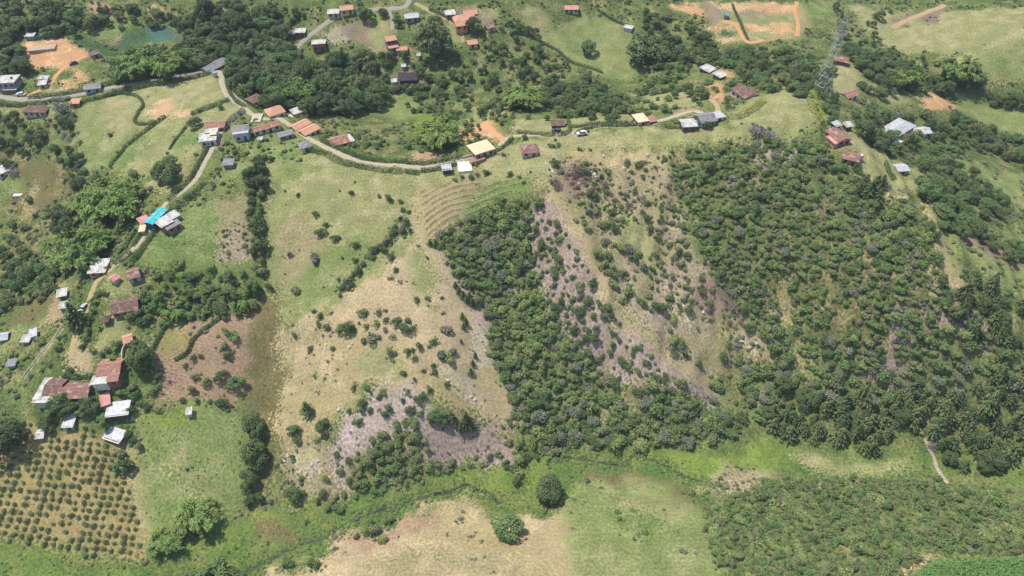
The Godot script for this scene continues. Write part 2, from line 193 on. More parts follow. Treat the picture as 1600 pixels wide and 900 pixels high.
	[1,[32.2,-107.8,47.7,-105,53.6,-97.1,45.4,-94.6,35.3,-102.3]],
	[0,[57.1,-99.5,86.4,-113.8,111,-109.8,137.1,-110.5,158.8,-97.8,144.7,-79.8,115,-80.7,103.9,-75.2,99,-69.6,54.5,-70.7]],
	[10,[101.9,-69.6,106.8,-75.2,113.8,-78.7,143.9,-78.6,137.2,-69]],
	[5,[102.7,-74.3,113.5,-81.6,117.3,-81.1,109.8,-77.5,105,-73.3]],
	[16,[142.2,-93.1,144.7,-92.2,144,-89.2,141.8,-90]],
	[16,[-174,-121.1,-158.8,-128.1,-135.1,-125.3,-126.6,-120.9,-120.4,-111.4,-110.2,-90.8,-113.6,-87.9,-129.9,-88,-142.6,-91.1,-162.6,-94]],
	[2,[-128.2,-130.3,-90.7,-133.9,-86.7,-120.9,-85.7,-103,-97.4,-94.4,-110.4,-94.1,-119.2,-111.4,-120.6,-119.1]],
	[2,[-118.6,-111.4,-104.4,-115.3,-95.9,-112.1,-86.1,-102.9,-97.5,-94.8,-110.5,-94.5]],
	[17,[-125.1,-129.6,-108.1,-132.2,-108.7,-125.9,-117.9,-125]],
	[4,[-123.2,-152.7,-120.1,-160.2,-102.3,-165.3,-93.2,-169.2,-95,-155.9,-93,-137.5,-96.8,-134.6,-118.9,-134.1]],
	[16,[-124,-154.2,-120.2,-160.7,-111.1,-156.6,-112.8,-149.7,-120.1,-150.1]],
	[15,[-121,-144.6,-116.6,-148.3,-115.4,-139,-118.2,-135.9]],
	[4,[-133.8,-251.4,-126.6,-251,-123.8,-244.8,-129.2,-244.3]],
	[4,[-257.7,-316.4,-249,-316.3,-242.5,-307.1,-253.9,-309.1]],
	[4,[-172.5,-183.4,-165.7,-180,-161.7,-170.5,-165.9,-170.8]],
	[19,[-138.1,-140.2,-135.1,-140.7,-132.8,-139.3,-135.5,-137.9]],
	[8,[53,-249.8,58.6,-251.7,59.1,-247.2,53.6,-245.5]],
	[4,[51.2,-255.3,51.5,-248.6,47.3,-246.7,46.7,-251.3]],
	[4,[-67.6,-345.8,-54,-345.1,-52,-341.2,-65.5,-340.9]],
	[19,[66.9,-240.7,76.7,-238.7,82.3,-241.7,80.1,-237.2,68.7,-236.1]]
]
var TRAILS := [
	[3,3.2,[14.9,-207.2,21.1,-193.8,28.4,-177.1,36.1,-164,47.4,-154,57.3,-148.3,65.7,-144.3]],
	[3,1.6,[-36.7,-221.8,-35.5,-209.4,-34.1,-195.4,-29.6,-182.4,-24.8,-170.2,-22.3,-163.2]],
	[3,0.9,[-81.3,-159.2,-70.2,-164.8,-57.9,-170.8,-45.9,-178.8,-37.4,-188.9]],
	[15,1.6,[126.1,-151.6,125.3,-146.7,126.5,-142.6]],
	[15,1.3,[113,-202.1,112.3,-194,109.1,-189.2]],
	[3,1.5,[117.3,-161.6,116.1,-159.1,114,-157]],
	[3,1.4,[-107.1,-123.4,-107.6,-119.1,-108.1,-112.3]],
	[3,1.2,[-108.1,-112.3,-100.7,-107.8,-93.7,-102.5]],
	[3,1.2,[-119.5,-111,-114.1,-113.6,-110,-115.2]],
	[3,1.6,[-123.7,-119.1,-120.6,-111.4,-114.8,-100,-110.2,-90.8]],
	[3,1,[0,-132,0,-123.1,-0.4,-117.3]],
	[4,1.4,[30.4,-141.9,30.5,-135.2,31.3,-130.1]],
	[4,1.6,[38.3,-141.1,40.3,-136.5,43.4,-134.5]],
	[3,1.3,[43.9,-148.5,40.5,-144.4,45.7,-138.9]],
	[3,1.3,[-70.3,-149.5,-61.3,-152,-52.2,-151.7,-42.9,-147.6]],
	[8,0.8,[15.1,-228.8,15.3,-218.6,16.4,-209.9]],
	[3,2,[134.8,-201.6,141.4,-199.5,150.3,-197.7,150.3,-189.8,149.9,-183.3,147.8,-173.2,149.6,-164.2]]
]
var TUFTS := [
	[0.7,0.36,0.4,1,Color(0.075,0.105,0.035),Color(0.120,0.125,0.050)],
	[0.12,0.5,0.2,0.4,Color(0.170,0.180,0.080),Color(0.180,0.175,0.085)],
	[0.5,0.35,0.4,0.85,Color(0.105,0.130,0.050),Color(0.130,0.145,0.065)],
	[0.1,0.55,0.25,0.5,Color(0.220,0.190,0.095),Color(0.170,0.165,0.070)],
	[0.06,0.5,0.25,0.5,Color(0.140,0.140,0.060),Color(0.200,0.160,0.100)],
	[0.02,0.5,0.25,0.4,Color(0.140,0.140,0.060),Color(0.200,0.160,0.100)],
	[0.45,0.42,0.35,0.85,Color(0.150,0.120,0.100),Color(0.100,0.115,0.050)],
	[0.6,0.3,0.4,0.8,Color(0.125,0.105,0.040),Color(0.100,0.105,0.035)],
	[0.2,0.5,0.3,0.6,Color(0.300,0.270,0.210),Color(0.140,0.150,0.070)],
	[0.7,0.3,0.5,1,Color(0.075,0.112,0.036),Color(0.095,0.120,0.042)],
	[0.5,0.3,0.5,0.8,Color(0.050,0.120,0.030),Color(0.060,0.140,0.035)],
	[0.05,0.5,0.3,0.4,Color(0.100,0.130,0.050),Color(0.100,0.130,0.050)],
	[0,0.5,0.3,0.4,Color(0.100,0.130,0.050),Color(0.100,0.130,0.050)],
	[0.12,0.5,0.3,0.5,Color(0.120,0.150,0.050),Color(0.160,0.150,0.070)],
	[0.4,0.45,0.35,0.85,Color(0.190,0.155,0.115),Color(0.130,0.140,0.060)],
	[0.4,0.4,0.3,0.7,Color(0.160,0.110,0.085),Color(0.130,0.120,0.060)],
	[0.55,0.4,0.3,0.7,Color(0.140,0.150,0.050),Color(0.190,0.165,0.060)],
	[0.7,0.3,0.4,0.85,Color(0.105,0.145,0.045),Color(0.120,0.150,0.050)],
	[0.15,0.5,0.2,0.42,Color(0.150,0.165,0.070),Color(0.165,0.170,0.080)],
	[0.12,0.5,0.2,0.4,Color(0.190,0.175,0.090),Color(0.170,0.165,0.080)],
	[0.7,0.36,0.4,1,Color(0.100,0.115,0.045),Color(0.150,0.135,0.070)],
	[0.03,0.5,0.2,0.4,Color(0.200,0.180,0.090),Color(0.200,0.180,0.090)],
	[0.3,0.45,0.3,0.7,Color(0.240,0.190,0.165),Color(0.120,0.125,0.060)]
]
var SCRUB := [
	[0.5,-0.08,0.45,1.5,10],
	[0.03,0.05,0.2,0.6,30],
	[0.06,0.15,0.35,0.9,5],
	[0.05,-0.05,0.2,0.6,45],
	[0.03,-0.1,0.25,0.6,50],
	[0,1,0,0,0],
	[0.4,-0.12,0.35,1.1,50],
	[0.12,0.1,0.3,0.8,20],
	[0.3,-0.1,0.3,0.8,60],
	[0.1,0.12,0.4,1.1,5],
	[0,1,0,0,0],
	[0,1,0,0,0],
	[0,1,0,0,0],
	[0,1,0,0,0],
	[0.6,-0.12,0.4,1.3,40],
	[0.5,-0.3,0.4,1.1,70],
	[0,1,0,0,0],
	[0,1,0,0,0],
	[0.05,0.05,0.2,0.7,20],
	[0.06,-0.1,0.2,0.7,50],
	[0.5,-0.12,0.45,1.4,30],
	[0,1,0,0,0],
	[0.22,-0.05,0.3,0.9,50]
]
const MAIZE := [103.3,-71,106.8,-74.6,111.8,-77.5,116.3,-78.6,143.9,-78.6,137.8,-69.9]
var HUES := {"green":[Color(0.109,0.172,0.059),Color(0.145,0.201,0.076),"mid green"],"dark":[Color(0.086,0.130,0.049),Color(0.116,0.153,0.061),"dark green"],"olive":[Color(0.139,0.172,0.071),Color(0.175,0.196,0.091),"olive green"],"yellow":[Color(0.172,0.221,0.073),Color(0.205,0.239,0.091),"yellowish green"],"grey":[Color(0.155,0.172,0.114),Color(0.195,0.200,0.140),"grey green"],"brown":[Color(0.198,0.175,0.127),Color(0.155,0.168,0.092),"brownish"],"deep":[Color(0.074,0.109,0.046),Color(0.099,0.132,0.053),"deep green"],"fir":[Color(0.079,0.116,0.049),Color(0.102,0.135,0.056),"dark feathery"],"firlight":[Color(0.116,0.152,0.058),Color(0.137,0.165,0.068),"olive feathery"],"bamboo":[Color(0.173,0.251,0.069),Color(0.218,0.289,0.091),"bright green"],"bamboodark":[Color(0.135,0.208,0.059),Color(0.175,0.247,0.076),"mid green"],"coffee":[Color(0.125,0.185,0.086),Color(0.157,0.211,0.102),"glossy green"],"hedge":[Color(0.073,0.119,0.046),Color(0.099,0.145,0.056),"dark green"],"hedgelight":[Color(0.264,0.305,0.058),Color(0.206,0.256,0.066),"yellow green"]}
var ROADS := [
	[3.6,[-263.9,-308.2,-251.6,-304.5,-235.9,-299.5,-216.6,-300,-193.5,-305.8,-176.4,-311,-160.1,-318.6,-153.3,-324.6],"g","lane"],
	[3.3,[-152.7,-324.6,-146.1,-318,-139.8,-302.8,-132.4,-288.9,-124.6,-281.4,-117.6,-274.2,-110.6,-269.5,-105.2,-270.3,-97.9,-263.7,-90.2,-255,-80.1,-244.5,-67.5,-234.1,-57.6,-229.2,-44.2,-225,-35.1,-223.2,-27.7,-225.3,-19.8,-228.7,-12.8,-230.9,-6.2,-234.3,-2.1,-243.7,1.6,-246.2,9.3,-245.1,18.3,-242.3,23.5,-242.3,32.2,-246.7,46,-246.4,55.8,-247.8,63.5,-249.8,76.4,-256.7,78.9,-249.5],"c","lane"],
	[3,[-136,-296.6,-129.6,-291.3,-123.3,-285.6,-117.5,-281.8],"g","lane"],
	[3.4,[-122.1,-277.7,-124.2,-267.7,-125.9,-257.7,-125.5,-248.4],"g","lane"],
	[2.7,[-125.5,-248.4,-125.9,-244.6,-127.2,-227.6,-130.5,-220.6,-135.9,-213.2,-136.1,-205.9],"c","lane"],
	[2.7,[-137.2,-200.3,-138.4,-194.1,-140,-189.5,-142.8,-185.2,-145.4,-182],"c","lane"],
	[2.8,[-145.4,-182,-148.1,-178.8,-150.4,-176.1,-150.7,-171.9,-150.3,-165.3,-150.5,-160.9,-151.1,-157.2,-150.7,-152.9,-149.6,-146.6],"d","dirt_track"],
	[0.7,[-159.2,-160.6,-161.6,-156,-165.3,-149.6,-167.3,-143],"c","wheel_track"],
	[0.7,[-157.8,-159.7,-160.1,-155.2,-163.9,-148.8,-165.9,-142.3],"c","wheel_track"],
	[3.4,[-116.2,-351.8,-114.8,-354.1,-110.5,-357.3,-105.4,-360.3,-100.4,-363.6,-95.3,-366.3,-87,-370.1,-76.8,-372.3,-67.5,-373,-58.8,-374.4,-56.4,-379.5],"g","lane"],
	[2.2,[-67,-371.7,-65.1,-365,-64.1,-357.6],"g","lane"],
	[2.8,[-53.4,-376.6,-43.4,-369.4,-31.9,-360.7,-27.9,-354.5,-25.6,-347.1],"d","dirt_track"],
	[3,[-236.9,-302.2,-232.3,-306.5,-229.5,-311.1,-229.5,-318,-229.8,-324.8,-227.5,-331.1,-226.5,-336.1,-224.6,-340.8],"o","dirt_track"],
	[4,[214.6,-376.3,224.1,-382.2,235.9,-386.7,248.3,-391.5],"d","dirt_track"],
	[1.6,[136,-123.9,136.8,-121,137.9,-118.6,137.3,-115.5,137.3,-111.6,137.5,-108.6],"c","footpath"],
	[1.2,[-127.2,-130,-124.9,-128.7,-123.3,-127.7],"c","footpath"],
	[3,[166.8,-400.9,162.5,-389.2,160.7,-375.5,155.7,-360.6],"o","dirt_track"],
	[3.2,[136,-355.7,127.3,-352.5,125.6,-363.1,124,-372.5,117.5,-375.3],"o","dirt_track"],
	[3.4,[-12,-268.7,-9.6,-256.9,-5.3,-247.2,-2.9,-241.2],"o","dirt_track"],
	[2.6,[87.5,-271.6,86.9,-261,85.5,-250.2],"d","dirt_track"]
]
var STREAMS := [
	[0.55,[-79.1,-83.5,-75.9,-85.4,-70.8,-88,-63.8,-91.4,-58.2,-93.1,-54.6,-95,-51.2,-98.1,-44.7,-100.6,-38,-102.8,-30.2,-105.2,-24.2,-106.7,-19.3,-107.9,-15.9,-109.9,-13.3,-110.1,-11.8,-108.9,-6.5,-106.7,-4,-102.9]],
	[0.55,[11.5,-117.7,13.1,-119.9,16.9,-120.6,21.1,-120.2,27.3,-118.7,33.5,-117.7,37.7,-118,39.6,-120.3,42.3,-121.2,46.1,-118.4,51.9,-115.9,56.3,-112.2,62.8,-109.8,68.2,-107.8]]
]
var FURROWS := [
	["furrow_ridges","curving plough ridges on the terraced plot below the white slab",-22.0,2.3,0.55,Color8(150,136,98),[-35.2,-211.5,-16,-216.1,-9.8,-212.7,-13.4,-207.3,-18.8,-204.3,-18.5,-195.9,-23.1,-192.6,-32.4,-191.1],0.28],
	["furrow_ridges","faint green plough ridges on the grassy half of the terraced plot",-22.0,2.3,0.45,Color8(112,124,64),[-14.8,-214.4,7.4,-216.2,0,-210.4,-8.5,-203.5,-17.9,-196.5,-18.1,-204.4,-13.1,-207.8],0.2],
	["tilled_rows","low tilled rows across the pinkish ploughed field",10.0,1.1,0.16,Color8(152,126,98),[-121.2,-147.8,-110.6,-154.3,-102.8,-163.3,-93.8,-168,-95.6,-155.8,-93.5,-138.3,-97,-135.4,-118.3,-134.9],0.02],
	["tilled_rows","fine tilled rows on the tan field below the upper lane",-4.0,1.3,0.14,Color8(136,122,98),[-93.8,-360.5,-78,-365.5,-76.5,-348,-82.2,-352.2,-87.2,-354.3],0],
	["vegetable_rows","pale rows of vegetables beside the small brick house",40.0,1.4,0.3,Color8(160,158,132),[-101.9,-356.7,-94.8,-359.8,-87.5,-354,-95.1,-350.4],0],
	["crop_rows","dark crop rows on the slope behind the orange building site",20.0,1.6,0.4,Color8(58,84,48),[-240.9,-360.1,-233,-360.3,-209.5,-346.8,-212.6,-343.1,-229.5,-351],0],
	["crop_rows","dark crop rows on the square field beside the teal plot",30.0,1.5,0.35,Color8(66,84,56),[-217.1,-354.2,-214.1,-365.3,-207.3,-371.4,-199.6,-360.5,-208.4,-351.5],0],
	["crop_rows","teal green crop rows on the plot before the forest",60.0,1.3,0.3,Color8(64,100,92),[-205,-371.6,-193.2,-373.7,-184.1,-363.4,-188.6,-361,-197.5,-359.4],0]
]
var ROOFS := {"clay":[Color8(146,106,92),Color8(164,124,106),Color8(186,150,130),0.25,0.12,0.9],"orange":[Color8(188,138,112),Color8(200,152,126),Color8(208,168,142),0.3,0.1,0.9],"brown":[Color8(106,84,78),Color8(122,96,88),Color8(156,124,108),0.22,0.12,0.95],"rust":[Color8(126,92,82),Color8(142,106,94),Color8(172,150,140),0.25,0.1,0.8],"white":[Color8(178,176,172),Color8(200,198,193),Color8(148,142,134),0.18,0.1,0.6],"sheet":[Color8(170,172,174),Color8(190,191,192),Color8(140,132,124),0.28,0.1,0.5],"grey":[Color8(124,124,126),Color8(142,140,138),Color8(104,100,98),0.25,0.12,0.7],"cream":[Color8(206,186,150),Color8(218,200,166),Color8(190,172,140),0.3,0.06,0.8],"turq":[Color8(48,164,170),Color8(72,184,188),Color8(126,198,204),0.12,0.1,0.6],"pink":[Color8(188,132,124),Color8(204,150,142),Color8(176,120,110),0.3,0.1,0.8],"net":[Color8(52,46,54),Color8(66,60,66),Color8(80,74,78),0.3,0.03,1],"blue":[Color8(92,118,140),Color8(116,138,156),Color8(150,160,170),0.3,0.08,0.6]}
var HOUSES := [
	{"name":"house","cat":"house","x":-249,"z":-311.2,"a":0.098,"w":8.34,"d":7.5,"h":5.6,"roof":"f","rise":0.2,"cover":"white","wall":Color8(150,150,156),"label":"two-storey grey house with flat white roof at the left edge","over":0.45,"more":[{"ox":1.5,"oz":4.4,"w":6,"d":1.6,"h":2.6,"roof":"f","rise":0.1,"cover":"sheet","wall":Color8(120,110,104),"win":false}],"tank":true},
	{"name":"shed","cat":"shed","x":-231.2,"z":-309.2,"a":0.216,"w":3.3,"d":3.2,"h":2.3,"roof":"s","rise":0.5,"cover":"white","wall":Color8(190,180,170),"label":"white-roofed shed beside the earth road, nearest the flat-roofed house","over":0.45},
	{"name":"shed","cat":"shed","x":-234.4,"z":-314.1,"a":-0.042,"w":1.5,"d":2.4,"h":2.4,"roof":"s","rise":0.3,"cover":"white","wall":Color8(170,164,156),"label":"tiny white-topped hut, left of a pair by the earth road","over":0.45,"win":false},
	{"name":"shed","cat":"shed","x":-231.4,"z":-313.8,"a":0.08,"w":1.61,"d":2.4,"h":2.4,"roof":"s","rise":0.3,"cover":"sheet","wall":Color8(170,164,156),"label":"tiny pale-topped hut, right of a pair by the earth road","over":0.45,"win":false},
	{"name":"house","cat":"house","x":-203.7,"z":-304.1,"a":0.266,"w":7.08,"d":5,"h":2.6,"roof":"g","rise":0.9,"cover":"grey","wall":Color8(150,166,186),"label":"long pale blue house with grey-brown roof behind the lane hedge","over":0.45},
	{"name":"house","cat":"house","x":-227.8,"z":-291.9,"a":-0.035,"w":10.61,"d":5.5,"h":2.7,"roof":"h","rise":1.1,"cover":"brown","wall":Color8(186,180,170),"label":"long low house with brown hipped roof below the lane hedge","over":0.45},
	{"name":"shed","cat":"shed","x":-208.3,"z":-293.4,"a":0.085,"w":3.82,"d":3.5,"h":2.3,"roof":"s","rise":0.3,"cover":"orange","wall":Color8(176,130,100),"label":"small orange flat-roofed shed at the corner of the hedged field","over":0.45},
	{"name":"house","cat":"house","x":-151.3,"z":-325.4,"a":0.987,"w":12.88,"d":6.5,"h":3,"roof":"g","rise":1.2,"cover":"grey","wall":Color8(170,164,158),"label":"long grey-roofed house at the bend where the lane meets the forest","over":0.45},
	{"name":"kiosk","cat":"kiosk","x":-146.8,"z":-312.6,"a":0.888,"w":1.2,"d":2.2,"h":2.4,"roof":"s","rise":0.3,"cover":"blue","wall":Color8(208,206,198),"label":"blue and white kiosk beside the lane bend","over":0.45,"win":false},
	{"name":"shed","cat":"shed","x":-219.5,"z":-341.1,"a":0.771,"w":4.12,"d":3.2,"h":2.4,"roof":"s","rise":0.5,"cover":"brown","wall":Color8(150,140,126),"label":"brown-roofed shed at the top of the earth road","over":0.45},
	{"name":"shed","cat":"shed","x":-258.8,"z":-355.5,"a":0.06,"w":4.11,"d":3,"h":2.2,"roof":"s","rise":0.3,"cover":"white","wall":Color8(150,148,144),"label":"white-roofed shed behind the orange building site","over":0.45,"win":false},
	{"name":"house","cat":"house","x":-128.3,"z":-259.7,"a":0.072,"w":7.42,"d":5.2,"h":2.8,"roof":"g","rise":1,"cover":"clay","wall":Color8(196,150,136),"label":"house with salmon tiled roof next to the hedged lane","over":0.45},
	{"name":"house","cat":"house","x":-128.4,"z":-249,"a":0.222,"w":6.38,"d":6,"h":3,"roof":"f","rise":0.2,"cover":"white","wall":Color8(214,212,206),"label":"white flat-roofed house with stepped terraces beside the lane","over":0.45,"more":[{"ox":1.2,"oz":-4,"w":4.6,"d":2.6,"h":3.4,"roof":"f","rise":0.1,"cover":"white","wall":Color8(208,206,198),"win":false},{"ox":2.2,"oz":-1.2,"w":2,"d":1.6,"h":3.6,"roof":"f","rise":0.1,"cover":"cream","wall":Color8(206,170,100),"win":false}]},
	{"name":"house","cat":"house","x":-115,"z":-252.3,"a":0.248,"w":6.42,"d":4.6,"h":4.4,"roof":"g","rise":0.9,"cover":"grey","wall":Color8(176,182,196),"label":"bluish two-storey house with worn grey roof beside the lane","over":0.45,"more":[{"ox":0,"oz":2.9,"w":5.6,"d":1.2,"h":4.2,"roof":"s","rise":0.2,"cover":"sheet","wall":Color8(176,182,196)}]},
	{"name":"house","cat":"house","x":-106.2,"z":-257.1,"a":0.559,"w":11.36,"d":3.6,"h":2.6,"roof":"g","rise":0.7,"cover":"clay","wall":Color8(206,200,190),"label":"long narrow row house with worn tiled roof on the court","over":0.45},
	{"name":"house","cat":"house","x":-118.7,"z":-285,"a":0.901,"w":5.86,"d":6,"h":2.8,"roof":"h","rise":1.1,"cover":"brown","wall":Color8(176,150,130),"label":"house with dark red roof half hidden by the forest edge","over":0.45},
	{"name":"house","cat":"house","x":-107,"z":-274.3,"a":0.588,"w":7.03,"d":6.6,"h":3.2,"roof":"h","rise":1.5,"cover":"orange","wall":Color8(208,206,198),"label":"white house with orange hipped roof beneath the forest","over":0.45,"more":[{"ox":3.6,"oz":4.6,"w":4,"d":2.2,"h":0.6,"roof":"f","rise":0.1,"cover":"white","wall":Color8(208,206,198),"win":false}]},
	{"name":"shed","cat":"shed","x":-98.3,"z":-277.1,"a":0.697,"w":3.93,"d":4,"h":2.3,"roof":"s","rise":0.4,"cover":"white","wall":Color8(196,150,136),"label":"small white-roofed pink shed beside the forest foot","over":0.45},
	{"name":"house","cat":"house","x":-92.8,"z":-262.1,"a":0.851,"w":7.75,"d":4.6,"h":2.9,"roof":"g","rise":0.8,"cover":"orange","wall":Color8(208,206,198),"label":"white house with orange roof by the lane, upper of two","over":0.45},
	{"name":"house","cat":"house","x":-87.7,"z":-257.1,"a":0.827,"w":7.52,"d":5,"h":2.9,"roof":"g","rise":0.8,"cover":"orange","wall":Color8(208,206,198),"label":"white house with orange roof by the lane, lower of two","over":0.45},
	{"name":"shed","cat":"shed","x":-96.2,"z":-251.4,"a":0.484,"w":5.76,"d":3.2,"h":2.2,"roof":"g","rise":0.4,"cover":"grey","wall":Color8(150,148,144),"label":"long grey shed among bushes below the lane","over":0.45},
	{"name":"house","cat":"house","x":-85.5,"z":-240.9,"a":0.437,"w":4.07,"d":4.4,"h":2.5,"roof":"h","rise":0.9,"cover":"grey","wall":Color8(196,186,160),"label":"small house with pale grey hipped roof below the lane","over":0.45},
	{"name":"house","cat":"house","x":-72.8,"z":-246.4,"a":0.521,"w":6.94,"d":6.2,"h":2.9,"roof":"g","rise":1.2,"cover":"clay","wall":Color8(190,150,130),"label":"brick house with worn terracotta roof above the lane","over":0.45,"more":[{"ox":4.6,"oz":0.4,"w":1.8,"d":5,"h":2.5,"roof":"s","rise":0.2,"cover":"white","wall":Color8(208,206,198)}]},
	{"name":"house","cat":"house","x":-114.7,"z":-360.2,"a":-0.016,"w":5.2,"d":4,"h":2.8,"roof":"s","rise":0.4,"cover":"white","wall":Color8(120,108,98),"label":"small house with white roof beside the upper lane","over":0.45,"more":[{"ox":-4.2,"oz":0.8,"w":3.4,"d":3,"h":2.2,"roof":"s","rise":0.3,"cover":"grey","wall":Color8(90,82,78),"win":false}]},
	{"name":"house","cat":"house","x":-103.3,"z":-350.7,"a":0.161,"w":6.6,"d":4.6,"h":4.2,"roof":"f","rise":0.2,"cover":"white","wall":Color8(170,112,96),"label":"two-storey brick house with white flat roof beside the upper lane","over":0.45},
	{"name":"house","cat":"house","x":-96.9,"z":-367.9,"a":0.091,"w":5.73,"d":4.4,"h":2.6,"roof":"s","rise":0.4,"cover":"white","wall":Color8(196,180,150),"label":"pale-roofed house at the top edge beside the curving lane","over":0.45},
	{"name":"house","cat":"house","x":-90,"z":-370.1,"a":0.275,"w":6.48,"d":5.5,"h":2.9,"roof":"g","rise":1,"cover":"orange","wall":Color8(196,180,150),"label":"orange-roofed house cut by the top edge above the curving lane","over":0.45},
	{"name":"house","cat":"house","x":-54.5,"z":-365.7,"a":0.254,"w":7.06,"d":5.6,"h":2.8,"roof":"g","rise":0.9,"cover":"sheet","wall":Color8(150,148,144),"label":"house with long grey metal roof beside the top lane","over":0.45},
	{"name":"house","cat":"house","x":-64,"z":-346.6,"a":0.359,"w":5.08,"d":5.2,"h":5.2,"roof":"g","rise":0.9,"cover":"orange","wall":Color8(110,104,118),"label":"tall two-storey house with salmon roof at the end of the drive","over":0.45,"more":[{"ox":0.2,"oz":4.2,"w":4.6,"d":2.6,"h":2.6,"roof":"s","rise":0.4,"cover":"orange","wall":Color8(130,150,160)}]},
	{"name":"house","cat":"house","x":-57.9,"z":-343,"a":0.116,"w":5.14,"d":4,"h":2.6,"roof":"g","rise":0.8,"cover":"orange","wall":Color8(208,206,198),"label":"low white house with orange roof beside the tall house","over":0.45},
	{"name":"shed","cat":"shed","x":-49,"z":-339.5,"a":0.1,"w":1.2,"d":2.2,"h":2.2,"roof":"s","rise":0.2,"cover":"white","wall":Color8(208,206,198),"label":"tiny white hut on the bare slope below the tree clump","over":0.45,"win":false},
	{"name":"shed","cat":"shed","x":-56.3,"z":-332.9,"a":0.115,"w":1.72,"d":2.6,"h":2.2,"roof":"g","rise":0.5,"cover":"sheet","wall":Color8(150,148,144),"label":"tiny pale-roofed hut among trees above the dark plot","over":0.45,"win":false},
	{"name":"shed","cat":"shed","x":-60.5,"z":-322.5,"a":0.204,"w":2.06,"d":2.6,"h":2.2,"roof":"s","rise":0.2,"cover":"white","wall":Color8(208,206,198),"label":"tiny white shed at the corner of the dark plot","over":0.45,"win":false},
	{"name":"shade_house","cat":"shade house","x":-53.7,"z":-326.1,"a":0.089,"w":9.24,"d":8,"h":2.2,"roof":"f","rise":0.1,"cover":"net","wall":Color8(84,76,68),"label":"low shade house under dark netting among the trees","over":0.45,"open":true},
	{"name":"house","cat":"house","x":-25.8,"z":-362,"a":0.263,"w":11.42,"d":8,"h":3,"roof":"h","rise":1.4,"cover":"orange","wall":Color8(206,150,120),"label":"large house with wide orange roofs at the top of the picture","over":0.45,"more":[{"ox":-3,"oz":6,"w":6,"d":5,"h":2.8,"roof":"g","rise":1.2,"cover":"orange","wall":Color8(206,150,120)},{"ox":4.6,"oz":-6,"w":7,"d":5,"h":3,"roof":"g","rise":1.2,"cover":"orange","wall":Color8(206,150,120)}]},
	{"name":"shed","cat":"shed","x":-33.5,"z":-365.8,"a":0.237,"w":5.07,"d":5,"h":2.4,"roof":"s","rise":0.3,"cover":"white","wall":Color8(150,148,144),"label":"pale-roofed shed left of the large orange-roofed house","over":0.45},
	{"name":"house","cat":"house","x":-21.1,"z":-346,"a":0.254,"w":4.68,"d":4.6,"h":2.5,"roof":"g","rise":0.8,"cover":"orange","wall":Color8(196,180,150),"label":"small house with faded orange roof where the dirt track ends","over":0.45},
	{"name":"shed","cat":"shed","x":-11.9,"z":-358.1,"a":0.521,"w":4.52,"d":4,"h":2.4,"roof":"g","rise":0.7,"cover":"rust","wall":Color8(196,180,150),"label":"small rust-roofed shed between trees near the orange-roofed house","over":0.45},
	{"name":"shed","cat":"shed","x":33.5,"z":-384.8,"a":-0.012,"w":7.4,"d":5,"h":2.6,"roof":"g","rise":0.8,"cover":"pink","wall":Color8(196,180,150),"label":"long pink-roofed shed cut by the top edge","over":0.45},
	{"name":"house","cat":"house","x":19.4,"z":-252.6,"a":-0.033,"w":5.2,"d":4.4,"h":2.5,"roof":"g","rise":0.8,"cover":"brown","wall":Color8(116,104,92),"label":"small dark house with brown roof on the hedged ridge lawn","over":0.45},
	{"name":"house","cat":"house","x":52.8,"z":-248.1,"a":0.316,"w":4.25,"d":5.6,"h":2.9,"roof":"f","rise":0.2,"cover":"cream","wall":Color8(196,180,150),"label":"cream flat-roofed house on the ridge lane","over":0.45,"more":[{"ox":3.6,"oz":1.4,"w":4.4,"d":3.4,"h":2.4,"roof":"s","rise":0.3,"cover":"clay","wall":Color8(196,150,136)},{"ox":-4,"oz":1.8,"w":3,"d":2.6,"h":0.7,"roof":"f","rise":0.1,"cover":"white","wall":Color8(208,206,198),"win":false}]},
	{"name":"house","cat":"house","x":70.5,"z":-239.9,"a":0.107,"w":5.64,"d":5.2,"h":2.7,"roof":"g","rise":0.5,"cover":"white","wall":Color8(110,100,92),"label":"low dark house with white metal roof on the ridge lane","over":0.45},
	{"name":"house","cat":"house","x":77.9,"z":-243.3,"a":0.33,"w":6.5,"d":6.4,"h":2.9,"roof":"g","rise":1.2,"cover":"grey","wall":Color8(146,156,166),"label":"grey house with grey gabled roof at the end of the ridge lane","over":0.45,"more":[{"ox":6,"oz":-0.4,"w":4.2,"d":4,"h":2.6,"roof":"f","rise":0.1,"cover":"sheet","wall":Color8(208,206,198)}]},
	{"name":"house","cat":"house","x":96.8,"z":-315.4,"a":-0.93,"w":5.96,"d":4.6,"h":2.6,"roof":"s","rise":0.4,"cover":"white","wall":Color8(120,104,96),"label":"white-roofed house at the left of the orange clearing","over":0.45},
	{"name":"house","cat":"house","x":98.9,"z":-301.7,"a":-1.06,"w":4.83,"d":3.6,"h":3,"roof":"s","rise":0.4,"cover":"white","wall":Color8(130,110,104),"label":"small square house with white roof on the orange clearing","over":0.45},
	{"name":"house","cat":"house","x":100.3,"z":-267.6,"a":-1.117,"w":8.45,"d":7,"h":2.9,"roof":"g","rise":1.2,"cover":"brown","wall":Color8(208,206,198),"label":"white-walled house with big brown roof behind the yellow hedge","over":0.45,"more":[{"ox":7.2,"oz":1,"w":3.2,"d":3.4,"h":2.4,"roof":"s","rise":0.4,"cover":"white","wall":Color8(208,206,198)},{"ox":10.6,"oz":1.4,"w":3.6,"d":2.2,"h":2.2,"roof":"s","rise":0.3,"cover":"clay","wall":Color8(150,104,82),"win":false}]},
	{"name":"shed","cat":"shed","x":64.3,"z":-368.2,"a":-0.531,"w":4.43,"d":2.8,"h":2.2,"roof":"s","rise":0.3,"cover":"white","wall":Color8(208,206,198),"label":"long narrow white-roofed shed on the back meadow","over":0.45,"win":false},
